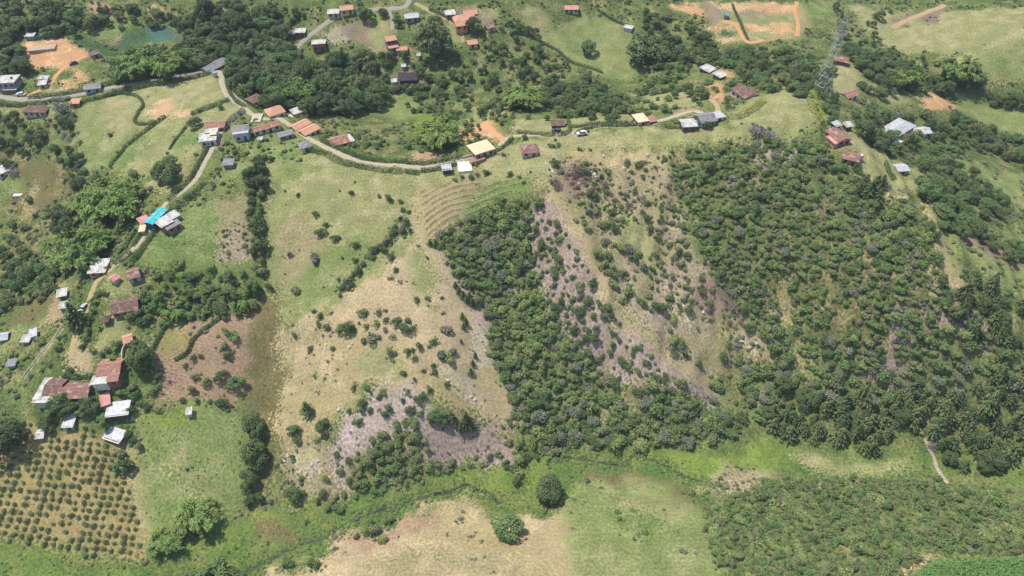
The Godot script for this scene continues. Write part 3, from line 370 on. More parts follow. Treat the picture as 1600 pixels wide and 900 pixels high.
	{"name":"shed","cat":"shed","x":119.6,"z":-378.5,"a":-0.142,"w":1.93,"d":3,"h":2.4,"roof":"g","rise":0.5,"cover":"blue","wall":Color8(150,148,144),"label":"small blue-grey hut between the orange terraces","over":0.45,"win":false},
	{"name":"house","cat":"house","x":-12.4,"z":-231.9,"a":0.512,"w":8.28,"d":6.8,"h":2.9,"roof":"f","rise":0.25,"cover":"cream","wall":Color8(176,164,144),"label":"cream flat-roofed house at the ridge lane above the white slab","over":0.45,"more":[{"ox":-4,"oz":4,"w":5.6,"d":2,"h":1,"roof":"f","rise":0.1,"cover":"clay","wall":Color8(196,150,136),"win":false}]},
	{"name":"house","cat":"house","x":6.8,"z":-230.1,"a":0.114,"w":6.15,"d":5.6,"h":2.5,"roof":"h","rise":1.3,"cover":"rust","wall":Color8(190,176,170),"label":"small house with brick-red hipped roof alone on the ridge lawn","over":0.45},
	{"name":"shed","cat":"shed","x":-25.4,"z":-220.2,"a":0.202,"w":3.08,"d":2.6,"h":2.2,"roof":"s","rise":0.4,"cover":"sheet","wall":Color8(64,60,58),"label":"dark shed with silver roof beside the white slab","over":0.45,"win":false},
	{"name":"house","cat":"house","x":160.6,"z":-314.6,"a":-0.47,"w":5.94,"d":5.5,"h":2.7,"roof":"g","rise":1.1,"cover":"rust","wall":Color8(130,84,70),"label":"red-roofed house behind the pylon on the far lawn","over":0.45},
	{"name":"house","cat":"house","x":150.6,"z":-276.9,"a":0.505,"w":6.75,"d":4.6,"h":2.6,"roof":"g","rise":1,"cover":"clay","wall":Color8(208,206,198),"label":"small white house with red roof below the pylon lawn","over":0.45},
	{"name":"house","cat":"house","x":126.1,"z":-228.2,"a":-1.267,"w":7.8,"d":5.4,"h":2.7,"roof":"g","rise":0.9,"cover":"rust","wall":Color8(170,120,110),"label":"long red-tiled house on the right end of the ridge","over":0.45,"more":[{"ox":1.5,"oz":3.4,"w":5,"d":1.6,"h":2.2,"roof":"s","rise":0.3,"cover":"pink","wall":Color8(196,150,136),"win":false}]},
	{"name":"shed","cat":"shed","x":128,"z":-236.1,"a":0.438,"w":2.63,"d":2.4,"h":2.2,"roof":"s","rise":0.3,"cover":"sheet","wall":Color8(90,80,76),"label":"silver-roofed shed, left of two beside the long red-tiled house","over":0.45,"win":false},
	{"name":"shed","cat":"shed","x":133.3,"z":-237.5,"a":0.231,"w":2.59,"d":2.6,"h":2.2,"roof":"s","rise":0.3,"cover":"white","wall":Color8(90,80,76),"label":"pale-roofed shed, right of two beside the long red-tiled house","over":0.45,"win":false},
	{"name":"greenhouse","cat":"greenhouse","x":165.9,"z":-258.1,"a":0.657,"w":20.56,"d":7.5,"h":2.8,"roof":"h","rise":1.2,"cover":"sheet","wall":Color8(150,166,186),"label":"large pale silver-roofed house among the right-hand trees","over":0.45},
	{"name":"house","cat":"house","x":184.4,"z":-268.6,"a":0.2,"w":8.18,"d":5,"h":2.6,"roof":"g","rise":0.9,"cover":"white","wall":Color8(150,166,186),"label":"pale white-roofed house right of the silver-roofed one","over":0.45},
	{"name":"shed","cat":"shed","x":161.6,"z":-246.7,"a":0.567,"w":4.32,"d":2.4,"h":2.2,"roof":"s","rise":0.3,"cover":"white","wall":Color8(208,206,198),"label":"tiny white-roofed shed below the silver-roofed house","over":0.45,"win":false},
	{"name":"house","cat":"house","x":126.5,"z":-215.2,"a":-0.401,"w":5.51,"d":5.2,"h":2.5,"roof":"g","rise":0.9,"cover":"rust","wall":Color8(176,140,120),"label":"red-roofed house at the top of the wooded slope","over":0.45},
	{"name":"shed","cat":"shed","x":151.2,"z":-220.8,"a":0.153,"w":4.36,"d":4.2,"h":2.2,"roof":"g","rise":0.5,"cover":"sheet","wall":Color8(150,160,150),"label":"grey-roofed greenhouse shed on the right-hand lawn","over":0.45},
	{"name":"shed","cat":"shed","x":153.8,"z":-196.7,"a":0.359,"w":2.52,"d":2.2,"h":1.8,"roof":"s","rise":0.2,"cover":"white","wall":Color8(208,206,198),"label":"tiny white hut where the hill track passes the trees","over":0.45,"win":false},
	{"name":"house","cat":"house","x":-135.1,"z":-202.4,"a":1.303,"w":8.84,"d":3.5,"h":3,"roof":"g","rise":0.5,"cover":"turq","wall":Color8(60,90,140),"label":"long house with turquoise roof beside the lane","over":0.3},
	{"name":"house","cat":"house","x":-131.1,"z":-199.3,"a":0.881,"w":4.29,"d":5,"h":3.2,"roof":"f","rise":0.2,"cover":"white","wall":Color8(150,130,126),"label":"white flat-roofed house with open brick lower floor beside the turquoise roof","over":0.45,"more":[{"ox":1.4,"oz":3.3,"w":5,"d":2.2,"h":2.6,"roof":"s","rise":0.4,"cover":"grey","wall":Color8(150,116,104)},{"ox":4.6,"oz":-1.2,"w":3,"d":3.4,"h":3,"roof":"s","rise":0.3,"cover":"white","wall":Color8(140,160,190)}]},
	{"name":"house","cat":"house","x":-139.8,"z":-201.6,"a":0.75,"w":3.06,"d":3.4,"h":2.6,"roof":"s","rise":0.4,"cover":"pink","wall":Color8(110,90,86),"label":"low pink-roofed annex left of the turquoise roof","over":0.45},
	{"name":"shed","cat":"shed","x":-138.8,"z":-197.2,"a":0.165,"w":1.53,"d":3,"h":2,"roof":"s","rise":0.2,"cover":"cream","wall":Color8(196,180,150),"label":"cream-topped shed below the turquoise roof","over":0.45,"win":false},
	{"name":"house","cat":"house","x":-150.8,"z":-182,"a":0.092,"w":5.63,"d":6.4,"h":2.7,"roof":"s","rise":0.5,"cover":"white","wall":Color8(186,160,150),"label":"white-roofed house beside the lane opposite the bamboo","over":0.45},
	{"name":"house","cat":"house","x":-136.1,"z":-177.1,"a":0.483,"w":3.62,"d":4.8,"h":2.6,"roof":"g","rise":0.9,"cover":"rust","wall":Color8(150,160,176),"label":"small house with bright rust-red roof below the lane","over":0.45},
	{"name":"shed","cat":"shed","x":-142.4,"z":-175.2,"a":1.079,"w":2.28,"d":2.6,"h":2.2,"roof":"g","rise":0.6,"cover":"pink","wall":Color8(196,180,150),"label":"narrow pinkish-roofed shed left of the rust-red roof","over":0.45,"win":false},
	{"name":"house","cat":"house","x":-237.8,"z":-263.4,"a":0.959,"w":4.84,"d":5,"h":2.8,"roof":"s","rise":0.5,"cover":"white","wall":Color8(208,206,198),"label":"white building cut by the left edge","over":0.45},
	{"name":"shed","cat":"shed","x":-163.8,"z":-174.5,"a":0.33,"w":2.8,"d":3.2,"h":2.4,"roof":"s","rise":0.3,"cover":"white","wall":Color8(170,150,140),"label":"white-roofed shack on the trodden slope, upper of two","over":0.45},
	{"name":"shed","cat":"shed","x":-160.8,"z":-168.7,"a":0.137,"w":2.03,"d":2.4,"h":2.2,"roof":"s","rise":0.3,"cover":"white","wall":Color8(150,130,124),"label":"white-roofed shack on the trodden slope, lower of two","over":0.45,"win":false},
	{"name":"shed","cat":"shed","x":-169.4,"z":-159.6,"a":0.446,"w":1.65,"d":3,"h":2.3,"roof":"s","rise":0.3,"cover":"sheet","wall":Color8(150,166,186),"label":"pale blue-roofed hut on the green left field","over":0.45,"win":false},
	{"name":"shed","cat":"shed","x":-172.3,"z":-158.7,"a":0,"w":2.5,"d":2.6,"h":2,"roof":"s","rise":0.3,"cover":"white","wall":Color8(150,148,144),"label":"whitish-roofed shed joined below the pale blue hut","over":0.45,"win":false},
	{"name":"house","cat":"house","x":-135.2,"z":-164.8,"a":0.258,"w":8.1,"d":6.2,"h":2.6,"roof":"g","rise":1.3,"cover":"brown","wall":Color8(150,120,104),"label":"long house with mottled brown tiled roof on the lawn","over":0.45,"tank":false},
	{"name":"gazebo","cat":"gazebo","x":-140.2,"z":-159.4,"a":0.074,"w":1.81,"d":2.4,"h":2.2,"roof":"h","rise":0.9,"cover":"brown","wall":Color8(84,76,68),"label":"small open gazebo with brown peaked roof on the lawn","over":0.45,"open":true},
	{"name":"house","cat":"house","x":-134.1,"z":-142.9,"a":0.116,"w":6.85,"d":6.6,"h":2.7,"roof":"g","rise":1.3,"cover":"clay","wall":Color8(106,100,110),"label":"big house with patchy terracotta roof by the dark round trees","over":0.45,"more":[{"ox":-2.2,"oz":5,"w":4.6,"d":3,"h":2.2,"roof":"f","rise":0.1,"cover":"white","wall":Color8(208,206,198),"win":false},{"ox":1.9,"oz":4.2,"w":3,"d":3.4,"h":2.4,"roof":"s","rise":0.6,"cover":"clay","wall":Color8(150,110,96)}]},
	{"name":"house","cat":"house","x":-151.4,"z":-136.9,"a":0.017,"w":5.1,"d":6.4,"h":2.6,"roof":"g","rise":1.1,"cover":"brown","wall":Color8(150,120,110),"label":"brown-roofed house wrapped by white roofs, left of the joined pair","over":0.45,"more":[{"ox":-3.9,"oz":0.6,"w":1.8,"d":8.2,"h":2.4,"roof":"f","rise":0.1,"cover":"white","wall":Color8(208,206,198),"win":false},{"ox":0,"oz":4.8,"w":9.4,"d":2,"h":2.2,"roof":"f","rise":0.1,"cover":"white","wall":Color8(196,206,206),"win":false}]},
	{"name":"house","cat":"house","x":-144.2,"z":-135.6,"a":0.09,"w":9.14,"d":6,"h":2.5,"roof":"g","rise":1,"cover":"rust","wall":Color8(116,92,84),"label":"long brown-roofed house, right of the joined pair","over":0.45,"more":[]},
	{"name":"house","cat":"house","x":-129.1,"z":-130.2,"a":0.163,"w":6.8,"d":4.8,"h":2.7,"roof":"s","rise":0.8,"cover":"sheet","wall":Color8(80,72,70),"label":"shed-like house with large white sheet roof above the meadow","over":0.3},
	{"name":"house","cat":"house","x":-133.9,"z":-133,"a":0.45,"w":2.32,"d":4.2,"h":2.6,"roof":"s","rise":0.4,"cover":"pink","wall":Color8(196,150,136),"label":"small pink-roofed house behind the white sheet roof","over":0.45},
	{"name":"shed","cat":"shed","x":-144.1,"z":-126.6,"a":0.105,"w":2.92,"d":4.2,"h":2.2,"roof":"s","rise":0.4,"cover":"white","wall":Color8(150,166,186),"label":"white-roofed shed at the top of the orchard","over":0.45},
	{"name":"shed","cat":"shed","x":-152.7,"z":-123,"a":0.177,"w":1.94,"d":3,"h":1.6,"roof":"g","rise":0.4,"cover":"white","wall":Color8(150,148,144),"label":"small white tarpaulin hut among the orchard bushes","over":0.45,"win":false},
	{"name":"shed","cat":"shed","x":-128.9,"z":-123,"a":-0.317,"w":5.84,"d":3.8,"h":2,"roof":"s","rise":0.5,"cover":"sheet","wall":Color8(140,110,100),"label":"long rusty white-sheeted shed at the orchard corner","over":0.45},
	{"name":"shed","cat":"shed","x":-106.6,"z":-130.6,"a":0.175,"w":1.2,"d":2,"h":2,"roof":"s","rise":0.3,"cover":"white","wall":Color8(186,180,170),"label":"tiny white hut standing alone at the top of the meadow","over":0.45,"win":false},
	{"name":"pavilion","cat":"pavilion","x":-130.9,"z":-152.4,"a":0.45,"w":2.32,"d":3.6,"h":2.4,"roof":"g","rise":0.8,"cover":"orange","wall":Color8(196,180,150),"label":"small orange-roofed pavilion above the patchy terracotta house","over":0.45,"open":true},
	{"name":"polytunnel","cat":"polytunnel","x":-184.1,"z":-162.5,"a":0.202,"w":3.08,"d":3.2,"h":1.8,"roof":"g","rise":0.8,"cover":"sheet","wall":Color8(150,170,150),"label":"greenish white polytunnel cut by the left edge","over":0.45,"win":false},
	{"name":"shed","cat":"shed","x":-174.1,"z":-149.6,"a":0.155,"w":2.34,"d":2.4,"h":1.8,"roof":"s","rise":0.3,"cover":"grey","wall":Color8(130,160,156),"label":"pale low shed at the left edge of the weedy field","over":0.45,"win":false},
	{"name":"shed","cat":"shed","x":-115.3,"z":-232.5,"a":0.091,"w":3.52,"d":3.2,"h":1.9,"roof":"s","rise":0.4,"cover":"grey","wall":Color8(140,132,124),"label":"weathered grey shed on the bare patch above the gully trees","over":0.45,"win":false},
	{"name":"shed","cat":"shed","x":-106.5,"z":-248.9,"a":0.095,"w":1.21,"d":1.6,"h":1.2,"roof":"f","rise":0.1,"cover":"white","wall":Color8(208,206,198),"label":"tiny white hutch in the garden below the row house","over":0.45,"win":false}
]
var LAWNS := [
	[102.7,-74.3,113.5,-81.6,117.9,-81.5,109.8,-77.5,104.8,-72.9],
	[141.9,-93.2,145.1,-92.7,143.7,-88.7,141.3,-89.8],
	[-36.2,-221.7,-13.9,-228.3,-7.7,-232.9,13.1,-242.9,23.4,-241.1,73.6,-242.3,86.5,-238,121.6,-262.2,128.8,-260.5,123,-242.7,109.7,-232.1,95,-232,60.2,-229.7,25.3,-229.9,15.5,-225.5,12.6,-210.2,7.4,-216.9,-14.8,-216.4,-35.4,-211.8],
	[93.4,-174.1,95.8,-173.3,95.6,-164.6,98.7,-149.2,101.8,-142.9,99.5,-143,96.1,-152.3,93.9,-163.2],
	[-144.5,-148.7,-143.7,-158.9,-141.2,-165.9,-134.1,-160.7,-133,-154.2,-140.4,-148.4],
	[-261.6,-352.3,-241.5,-356.4,-235,-350,-224,-343.8,-226.5,-334.7,-227.8,-324.7,-232.6,-327.8,-250.8,-330.2]
]
var HEDGES := [
	[1.5,1.5,"hedge",[-256.1,-300.2,-240.8,-296.2,-227.8,-296.3,-212.6,-297.2],"dark hedge on the near side of the upper lane, at the left edge"],
	[1.5,1.5,"hedge",[-210.9,-292.5,-201.8,-295.5,-191.8,-298.6,-188.1,-299.7],"dark hedge along the top of the brown-green field"],
	[1.7,1.8,"hedge",[-234.9,-300,-216.8,-301.5,-202.6,-305.6,-191.6,-309.8,-177.6,-314.6,-164.2,-321.4,-156,-327.2],"long dark hedge on the far side of the upper lane"],
	[1.7,1.7,"hedge",[-196.1,-297.5,-187.8,-300.6,-177.8,-303.6,-170.5,-305.2,-156.8,-310.9,-150.3,-317.3],"long dark hedge between the upper lane and the pale pasture"],
	[1.2,1.2,"hedge",[-188.7,-299.5,-181.6,-296.7,-175.8,-291.8,-172.2,-285.3,-172.7,-279.8,-172.3,-274.4,-166.8,-271.2,-161.3,-271.6],"winding hedge round the brown-green field"],
	[1.4,1.4,"hedge",[-157.3,-274.1,-160.9,-270.4,-164.2,-266.6,-168.6,-261.1,-171.4,-258.2],"straight hedge slanting down between two upper fields"],
	[1.4,1.4,"hedge",[-171.4,-258.2,-173.4,-253.7,-176.1,-248.7],"hedge continuing down to the bamboo on the upper fields"],
	[1.6,1.5,"hedge",[-144.5,-273,-139.3,-277.8,-134.7,-281.7,-131.2,-285.6],"hedge with a round tree across the pale pasture"],
	[1.9,1.8,"hedge",[-126,-258.9,-124.9,-264.3,-123.4,-269.6,-122.1,-276.6],"thick clipped hedge beside the grey lane"],
	[1,1,"hedge",[-144.3,-264,-145.9,-257.4,-147.2,-250],"thin brown hedge across the upper fields"],
	[1.5,1.6,"hedge",[-143.4,-319.2,-136,-299.3,-128.1,-285.2,-122.7,-280.6],"hedge on the inside of the lane bend"],
	[1.3,1.3,"hedge",[-139.5,-308,-129.9,-292.7,-122.2,-284.4,-116.1,-279.2],"hedge along the grey side road at the forest"],
	[1.7,1.6,"hedge",[-128.1,-244.3,-128.6,-235.3,-130,-226.8,-132.7,-220,-135.4,-214.1],"tall dark hedge left of the lane that climbs to the village"],
	[1.7,1.6,"hedge",[-123.4,-223.3,-126.2,-217.8,-128.7,-214.3],"hedge right of the lane that climbs to the village"],
	[2.2,2.4,"hedge",[-126.2,-215.8,-128.8,-211.4,-131.8,-207],"bulky hedge behind the white flat-roofed house"],
	[1.6,1.4,"hedge",[-138.8,-200.5,-139.7,-195.2,-140.8,-190.4],"hedge left of the lane below the turquoise roof"],
	[1.6,1.4,"hedge",[-134.3,-198.4,-135.6,-192.4,-137.2,-186.7,-139,-183.4],"hedge right of the lane below the turquoise roof"],
	[1.8,1.6,"hedge",[-140.8,-187.7,-142.9,-185.1,-145.6,-182.7],"clipped hedge left of the lane at the white-roofed house"],
	[1.5,1.4,"hedge",[-146.8,-181.9,-148.8,-180.1,-150.6,-179.4],"short hedge in front of the white-roofed house"],
	[1,1.1,"hedge",[-142.8,-198.4,-143.7,-191.7,-145.2,-187.5],"thin hedge line behind the lane lawn"],
	[2.2,1.8,"hedge",[-85,-241.1,-81.3,-238.9,-75.4,-235.7,-69.8,-230.7,-64.7,-227.8],"hedge below the ridge lane beside the top pasture"],
	[2.2,1.7,"hedge",[-64.3,-228.4,-56.9,-225.3,-50.2,-223,-43.4,-221.4],"row of rounded hedge clumps below the ridge lane"],
	[1.6,1.5,"hedge",[-41.9,-221.3,-36.8,-220.1],"short dense hedge clump at the pasture corner"],
	[2.1,1.8,"hedge",[-80.1,-247.7,-70.5,-239.6,-61.6,-234,-50.5,-229.6,-39.9,-226.6,-33.5,-226,-24.8,-228.2,-19.8,-230.1],"long hedge above the ridge lane"],
	[1.6,1.5,"hedge",[-35.6,-221.1,-29.9,-221.7,-25,-223.8,-22.1,-224.9],"hedge below the ridge lane beside the dark shed"],
	[1.4,1.3,"hedge",[-11.2,-229.4,-6.4,-232.7,-2.6,-236.4,0,-243.1],"curving hedge along the ridge lane below the cream house"],
	[1.7,1.5,"hedge",[2.1,-249.3,8,-246.4,13.1,-243.8,17.7,-242.1],"thick hedge along the ridge lane before the brown-roofed house"],
	[1.3,1.2,"hedge",[18.8,-241.6,22.4,-241.9,24,-246.6,24.1,-259.2,25.3,-267],"hedge turning the corner round the ridge lawn"],
	[1.3,1.2,"hedge",[26,-241.8,30.1,-244.6,35.5,-246,44.5,-245.4,52.3,-245.7],"hedge along the ridge lane at the pale roadside pasture"],
	[1.4,1.3,"hedge",[25.2,-248.3,34.4,-248.2,42.2,-247.8,49.9,-247.4],"hedge on the far side of the ridge lane before the cream house"],
	[1.6,1.5,"hedge",[62.1,-242.7,66.7,-239.9,74.2,-239.8,82.5,-243.4],"garden hedge below the white metal roof on the ridge"],
	[3.2,3.4,"hedgelight",[90.3,-245.3,94.6,-247.7,99.4,-251.4,105,-258.4],"bushy yellow-green hedge below the white-walled house"],
	[3,4,"hedgelight",[126.5,-262,124.4,-251.6,123.7,-243.4,123.3,-237.5],"tall yellow-green row of shrubs at the pylon foot"],
	[1.5,1.5,"hedge",[1.4,-359.9,10.5,-361.7,15.7,-360.3],"dark tree-lined hedge on the back slope"],
	[1.3,1.4,"hedge",[15.7,-360.4,24.4,-355.9,31,-347.5,37.6,-343.2,44.2,-340,47.9,-336.4],"long hedge slanting down the back valley"],
	[1,1.1,"hedge",[48.4,-385.3,53.8,-380.2,60.4,-373.9,65.3,-369.5],"dark hedge running to the narrow white shed"],
	[1.2,1.2,"hedge",[126.3,-392.2,126.7,-382.9,127.2,-371.4,127.3,-355.8],"dark hedge dividing the orange terraces"],
	[1.2,1.4,"hedge",[126.8,-210.9,128.7,-209.1,130.6,-207.4],"dark hedge below the red-roofed house at the slope top"],
	[1.2,1.3,"hedge",[144.6,-221.4,143.6,-215.3,143.8,-210.7],"dark hedge on the right-hand lawn"],
	[1.4,1.4,"hedge",[-149.5,-141.1,-145.5,-140.4,-140.1,-140.6],"clipped green hedge behind the joined brown roofs"],
	[1.1,1.1,"hedge",[-120.9,-160.2,-122.2,-155.2,-122.9,-150.5],"brown boundary hedge left of the ochre plot"],
	[1.1,1.1,"hedge",[-103.1,-164.8,-106.9,-160.1,-110.6,-155.3,-111.7,-150.5,-115.3,-147.8],"brown boundary hedge between ochre plot and ploughed field"],
	[1.5,1.6,"hedge",[-141,-368.2,-134.9,-371.4,-130.1,-373.8],"green hedge above the upper lane"],
	[1.3,1.3,"hedge",[-45.3,-371.5,-38,-366,-31.5,-361.2,-28.6,-357.1],"dark hedge along the top dirt track"]
]
var SINGLES := [
	["scrub","pasture_bush","dark round bush scattered on the upper half of the green pasture","bush","bushes on the upper pasture",[1,-89.1,-216.9,0.62,1.07,5,-83.5,-213.8,0.98,1.11,0,-75,-204,1.33,1.13,3,-70.4,-199.3,1.19,1.18,1,-66.8,-214.5,0.49,1.11,5,-62.2,-212.9,1.22,1.17,0,-61.6,-218.5,0.62,0.86,3,-50.7,-209.7,0.97,1.01,1,-47.2,-208.5,1.57,1.18,5,-42.5,-206.4,1.08,1.08]],
	["scrub","pasture_bush","bush on the middle pasture left of the slanting tree line","bush","bushes on the middle pasture",[1,-89.7,-178,1.51,1.17,6,-83.5,-189.7,1.42,0.89,0,-71.8,-195.8,2.14,1.01,1,-65.2,-192.9,1.65,0.94,6,-62.3,-185.4,0.81,1.04,0,-57.8,-189.6,1.63,1.05,1,-57.2,-183.8,1.27,0.85]],
	["low","spreading_shrub","wide grey-green spreading shrub on the lower green pasture","shrub","",[3,-72.9,-185.7,3.27,1]],
	["low","spreading_shrub","olive spreading shrub at the bottom of the green pasture","shrub","",[0,-78.7,-175.8,2.53,1]],
	["scrub","line_tree","small dark tree in the slanting tree line across the pasture","tree","slanting tree line across the pasture",[5,-62.9,-177,0.91,1.02,1,-61.3,-173.1,1.47,1.04,6,-59.4,-173.4,2.04,1.29,2,-58.3,-172,1.24,1.23,0,-58.1,-176.4,1.48,1,1,-56.7,-172.8,1.13,1.24,5,-56.7,-178,1.37,0.99,1,-55,-178.9,1.83,1.17,6,-53.9,-181,1.6,0.98,2,-51.9,-184,1.49,0.94,0,-50.4,-182.9,1.15,1.27,1,-50.3,-185.5,1.85,1.02,5,-48.9,-187.6,1.62,1.02,1,-47.3,-186.1,1.5,1.31,6,-46.6,-188.3,1.62,1.27,2,-45.4,-190.6,1.86,1.05,0,-43.8,-192.5,1.63,1.31,1,-43.9,-195.4,1.41,1.14,5,-41.9,-199.1,1.18,1.2,1,-41.2,-202.4,1.07,1.01,6,-40.1,-193.6,1.99,1.3,2,-39.2,-197,1.76,1.2,0,-38.7,-201.7,0.83,1.31,1,-37.6,-193.8,1.05,1.28]],
	["scrub","pasture_bush","dark upright bush right of the slanting tree line","bush","bushes right of the tree line",[1,-43.5,-182.3,1.6,0.95,5,-41.4,-177.1,1.24,0.98]],
	["dead","dry_bush","thin brownish dry bush below the slanting tree line","bush","dry bushes below the tree line",[0,-42.6,-174,1.34,0.91,2,-39.4,-172,1.11,0.9,0,-35.1,-172,0.78,0.87]],
	["low","pasture_bush","low bright bush beside the straight pasture path","bush","low bushes by the path",[1,-34.2,-187.2,0.8,0.96,2,-31.1,-182.7,0.91,1.06]],
	["conifer","dark_conifer","dark conifer at the upper left tip of the thicket","tree","conifers at the thicket tip",[0,-30,-188,1.5,0.6,1,-27.9,-187.5,1.62,0.76,3,-25.6,-187.5,1.38,0.68]],
	["conifer","dark_conifer","dark upright conifer on the left rim of the thicket","tree","conifer row on the thicket rim",[0,-20.2,-173,1.35,0.77,1,-18.8,-170.9,1.46,0.91,3,-17.4,-169.7,1.57,0.81,0,-16.1,-168.5,1.57,0.77,0,-15.2,-170.4,1.35,0.81,1,-14.2,-167.9,1.57,0.88,3,-12.9,-167.5,1.35,0.7]],
	["scrub","slope_bush","bush in the cluster on the upper tan slope","bush","bushes on the upper tan slope",[6,-70.7,-165.7,1.01,1.19,1,-67.7,-159.4,1.21,0.86,5,-67.9,-163.2,1.45,1.11,2,-64,-157.7,1.54,1.15,0,-63.7,-163.8,0.78,0.86,4,-60.3,-156.3,1.53,1.13,6,-61.2,-170.1,1.12,0.98,1,-57,-156.5,2.62,1.05,5,-55,-155.5,1.73,0.85,2,-56.9,-170.9,0.67,0.87,0,-51.8,-161.2,1.97,0.91,4,-49.9,-156,1.08,1.18,6,-46.1,-160.7,1.31,0.92,1,-43.6,-157.4,1.08,1.11,5,-43.5,-160.9,0.65,1.18]],
	["scrub","slope_bush","grey-green bush in the dense middle cluster of the tan slope","bush","middle cluster on the tan slope",[2,-40.6,-146.7,1.69,1.18,6,-39,-146.5,1.06,0.97,1,-38.8,-156.3,1.72,0.97,5,-36.5,-154,2.36,1.03,2,-35,-146.3,1.48,1.12,6,-35.5,-156.5,1.5,0.89,1,-34.2,-153.6,1.18,1.11,5,-33.3,-146.3,0.95,1.13]],
	["low","brush_patch","low greyish brush patch on the tan slope","shrub","brush patches on the tan slope",[3,-50.4,-151.3,1.71,1.15,4,-48,-152.2,2.79,0.86,1,-46.3,-156.9,1.51,1.18,3,-45.5,-152.6,1.5,0.88,4,-43.4,-154.5,1.29,0.97,1,-40.5,-152,1.28,1.06,3,-23.3,-144.5,2.52,1.17,4,-21.9,-154.6,2.58,0.97,1,-20.8,-144.4,2.32,1.17,3,-20.1,-147.1,1.91,1.04]],
	["scrub","slope_bush","small dark bush standing apart on the tan slope","bush","lone bushes on the tan slope",[1,-76.6,-158.4,1.11,0.96,5,-69.9,-151.9,1.31,0.96,0,-66.7,-142.2,0.85,0.91,1,-61.1,-150.2,0.97,0.88,5,-35.7,-139.6,1.25,0.9,0,-32.5,-143.7,1.15,1.09,1,-31.8,-137.4,0.73,1.2,5,-33.2,-165.2,1.09,0.91,0,-32.9,-164,0.98,0.87,1,-30.6,-147.5,1.37,1.2,5,-29.2,-139.8,0.83,1.04,0,-29.5,-165.7,0.99,0.99,1,-27.9,-147.6,0.63,0.93,5,-26.1,-141.8,0.94,1.06,0,-26.3,-149.5,1.38,1.14,1,-25.2,-139.6,1.14,1.01,5,-24.6,-167.3,0.77,1,0,-23.8,-161.1,0.76,0.87]],
	["dead","dry_bush","tiny brownish dry bush on the bare tan slope","bush","dry bushes on the tan slope",[0,-75.7,-144.2,0.65,1.17,2,-74.6,-138,0.74,0.86,0,-71.1,-141,0.53,1.02,0,-68.2,-149.9,0.65,1.14,2,-64.4,-136.2,0.84,0.9,0,-62.9,-140.9,0.85,1.11,0,-62.5,-146.4,0.85,1.18,2,-59,-139.6,0.63,1.07,0,-58.8,-143.3,0.64,1.13]],
	["conifer","dark_conifer","slim dark conifer beside the white eroded strip","tree","conifers by the eroded strip",[0,-17.4,-151.9,0.86,0.8,3,-17.3,-161.2,1.32,0.9,1,-16.8,-157.4,1.2,0.81,0,-16.1,-159.2,1.43,1.03,3,-13.9,-142.1,1.38,0.86,1,-13.3,-145.3,1.17,0.91,0,-12.6,-148.3,1.08,1.08]],
	["conifer","lone_conifer","broad olive conifer standing alone on the lower tan slope","tree","",[3,-67.5,-130.5,2.92,0.75]],
	["scrub","gully_bush","round green bush around the pinkish bare patch","bush","bushes round the pinkish patch",[1,-53,-129.3,0.82,1.15,0,-52.6,-136.5,1.04,1.19,5,-49.5,-125.6,1.43,1.01,3,-49,-129.5,1.44,1.02,1,-48.4,-131.1,1.55,1.11,0,-47.9,-136.2,1.35,1.02,5,-46.2,-129.1,1.34,0.95,3,-46.5,-134.8,0.73,0.99,1,-43.2,-133.3,1.03,0.9,0,-42.4,-134.3,1.35,0.98,5,-41.3,-127.9,1.44,1.2,3,-40,-129.2,1.64,1.19,1,-35.7,-131.8,0.82,1.07,0,-34.3,-133.9,0.93,1.02,5,-33.2,-128.2,1.74,0.97,3,-31.1,-131.8,1.34,0.88,1,-30,-130.6,1.23,0.95,0,-29.5,-127.6,1.23,1.12,5,-29,-132.5,1.44,1.15,3,-27.2,-134.4,1.34,0.98,1,-21.1,-136.4,1.04,1.13]],
	["broad","leafy_tree","full green tree on the lower slope above the stream","tree","full trees on the lower slope",[1,-71.8,-124.7,2.28,1.01,4,-70,-122.3,1.44,0.98,0,-61.8,-124.5,2.26,0.97,1,-60.6,-126.2,1.44,1,4,-24.2,-126.9,2.67,0.88,0,-22.6,-125.7,2.05,0.99]],
	["conifer","dark_conifer","dark pointed conifer above the big round tree mass","tree","conifers on the lower slope",[0,-19.6,-126.9,2.47,0.76,1,-16.6,-125.1,2.06,0.82,3,-15.1,-126.7,2.9,0.9,0,-13.5,-125.6,1.86,0.87]],
	["broad","round_tree","round grey-green tree beside the stream bend on the left","tree","",[0,-68.9,-105.7,2.79,0.8]],
	["scrub","stream_bush","green bush on the pink slope beside the stream","bush","bushes on the pink slope",[0,-63.8,-98.2,0.88,0.95,2,-61.3,-104.6,1.29,1.18,1,-60.1,-106.5,1.49,1.08,0,-58.9,-110.5,1.4,1.05,2,-56.7,-103.7,1.58,0.85,1,-56.4,-116.5,1.21,1.04,0,-53.5,-101.8,1.38,0.94,2,-54.3,-112,1.5,1.09,1,-52.1,-114.7,1.21,1.01,0,-47.9,-113.4,1.11,1.14]],
	["broad","field_tree","dark grey-green tree between the meadow and the brown swath","tree","trees beside the brown swath",[5,-84.5,-108.2,2.21,0.97,0,-83.9,-111.1,2.84,1.02,3,-82.4,-104.9,1.99,0.87,5,-86.3,-128.7,3.6,0.97,0,-83.4,-118.1,4.13,1,3,-83.6,-121.1,2.7,1.03,5,-82.1,-115.9,3.49,0.88,0,-83.7,-126.1,2.94,1.03,3,-79.8,-105.6,1.6,1.04]],
	["broad","streamside_tree","big dark spreading tree by the stream meadow","tree","",[3,11.5,-106.2,5.01,0.85]],
	["broad","round_tree","big round olive-green tree at the edge of the foreground field","tree","",[1,-0.6,-91.5,4.89,0.8]],
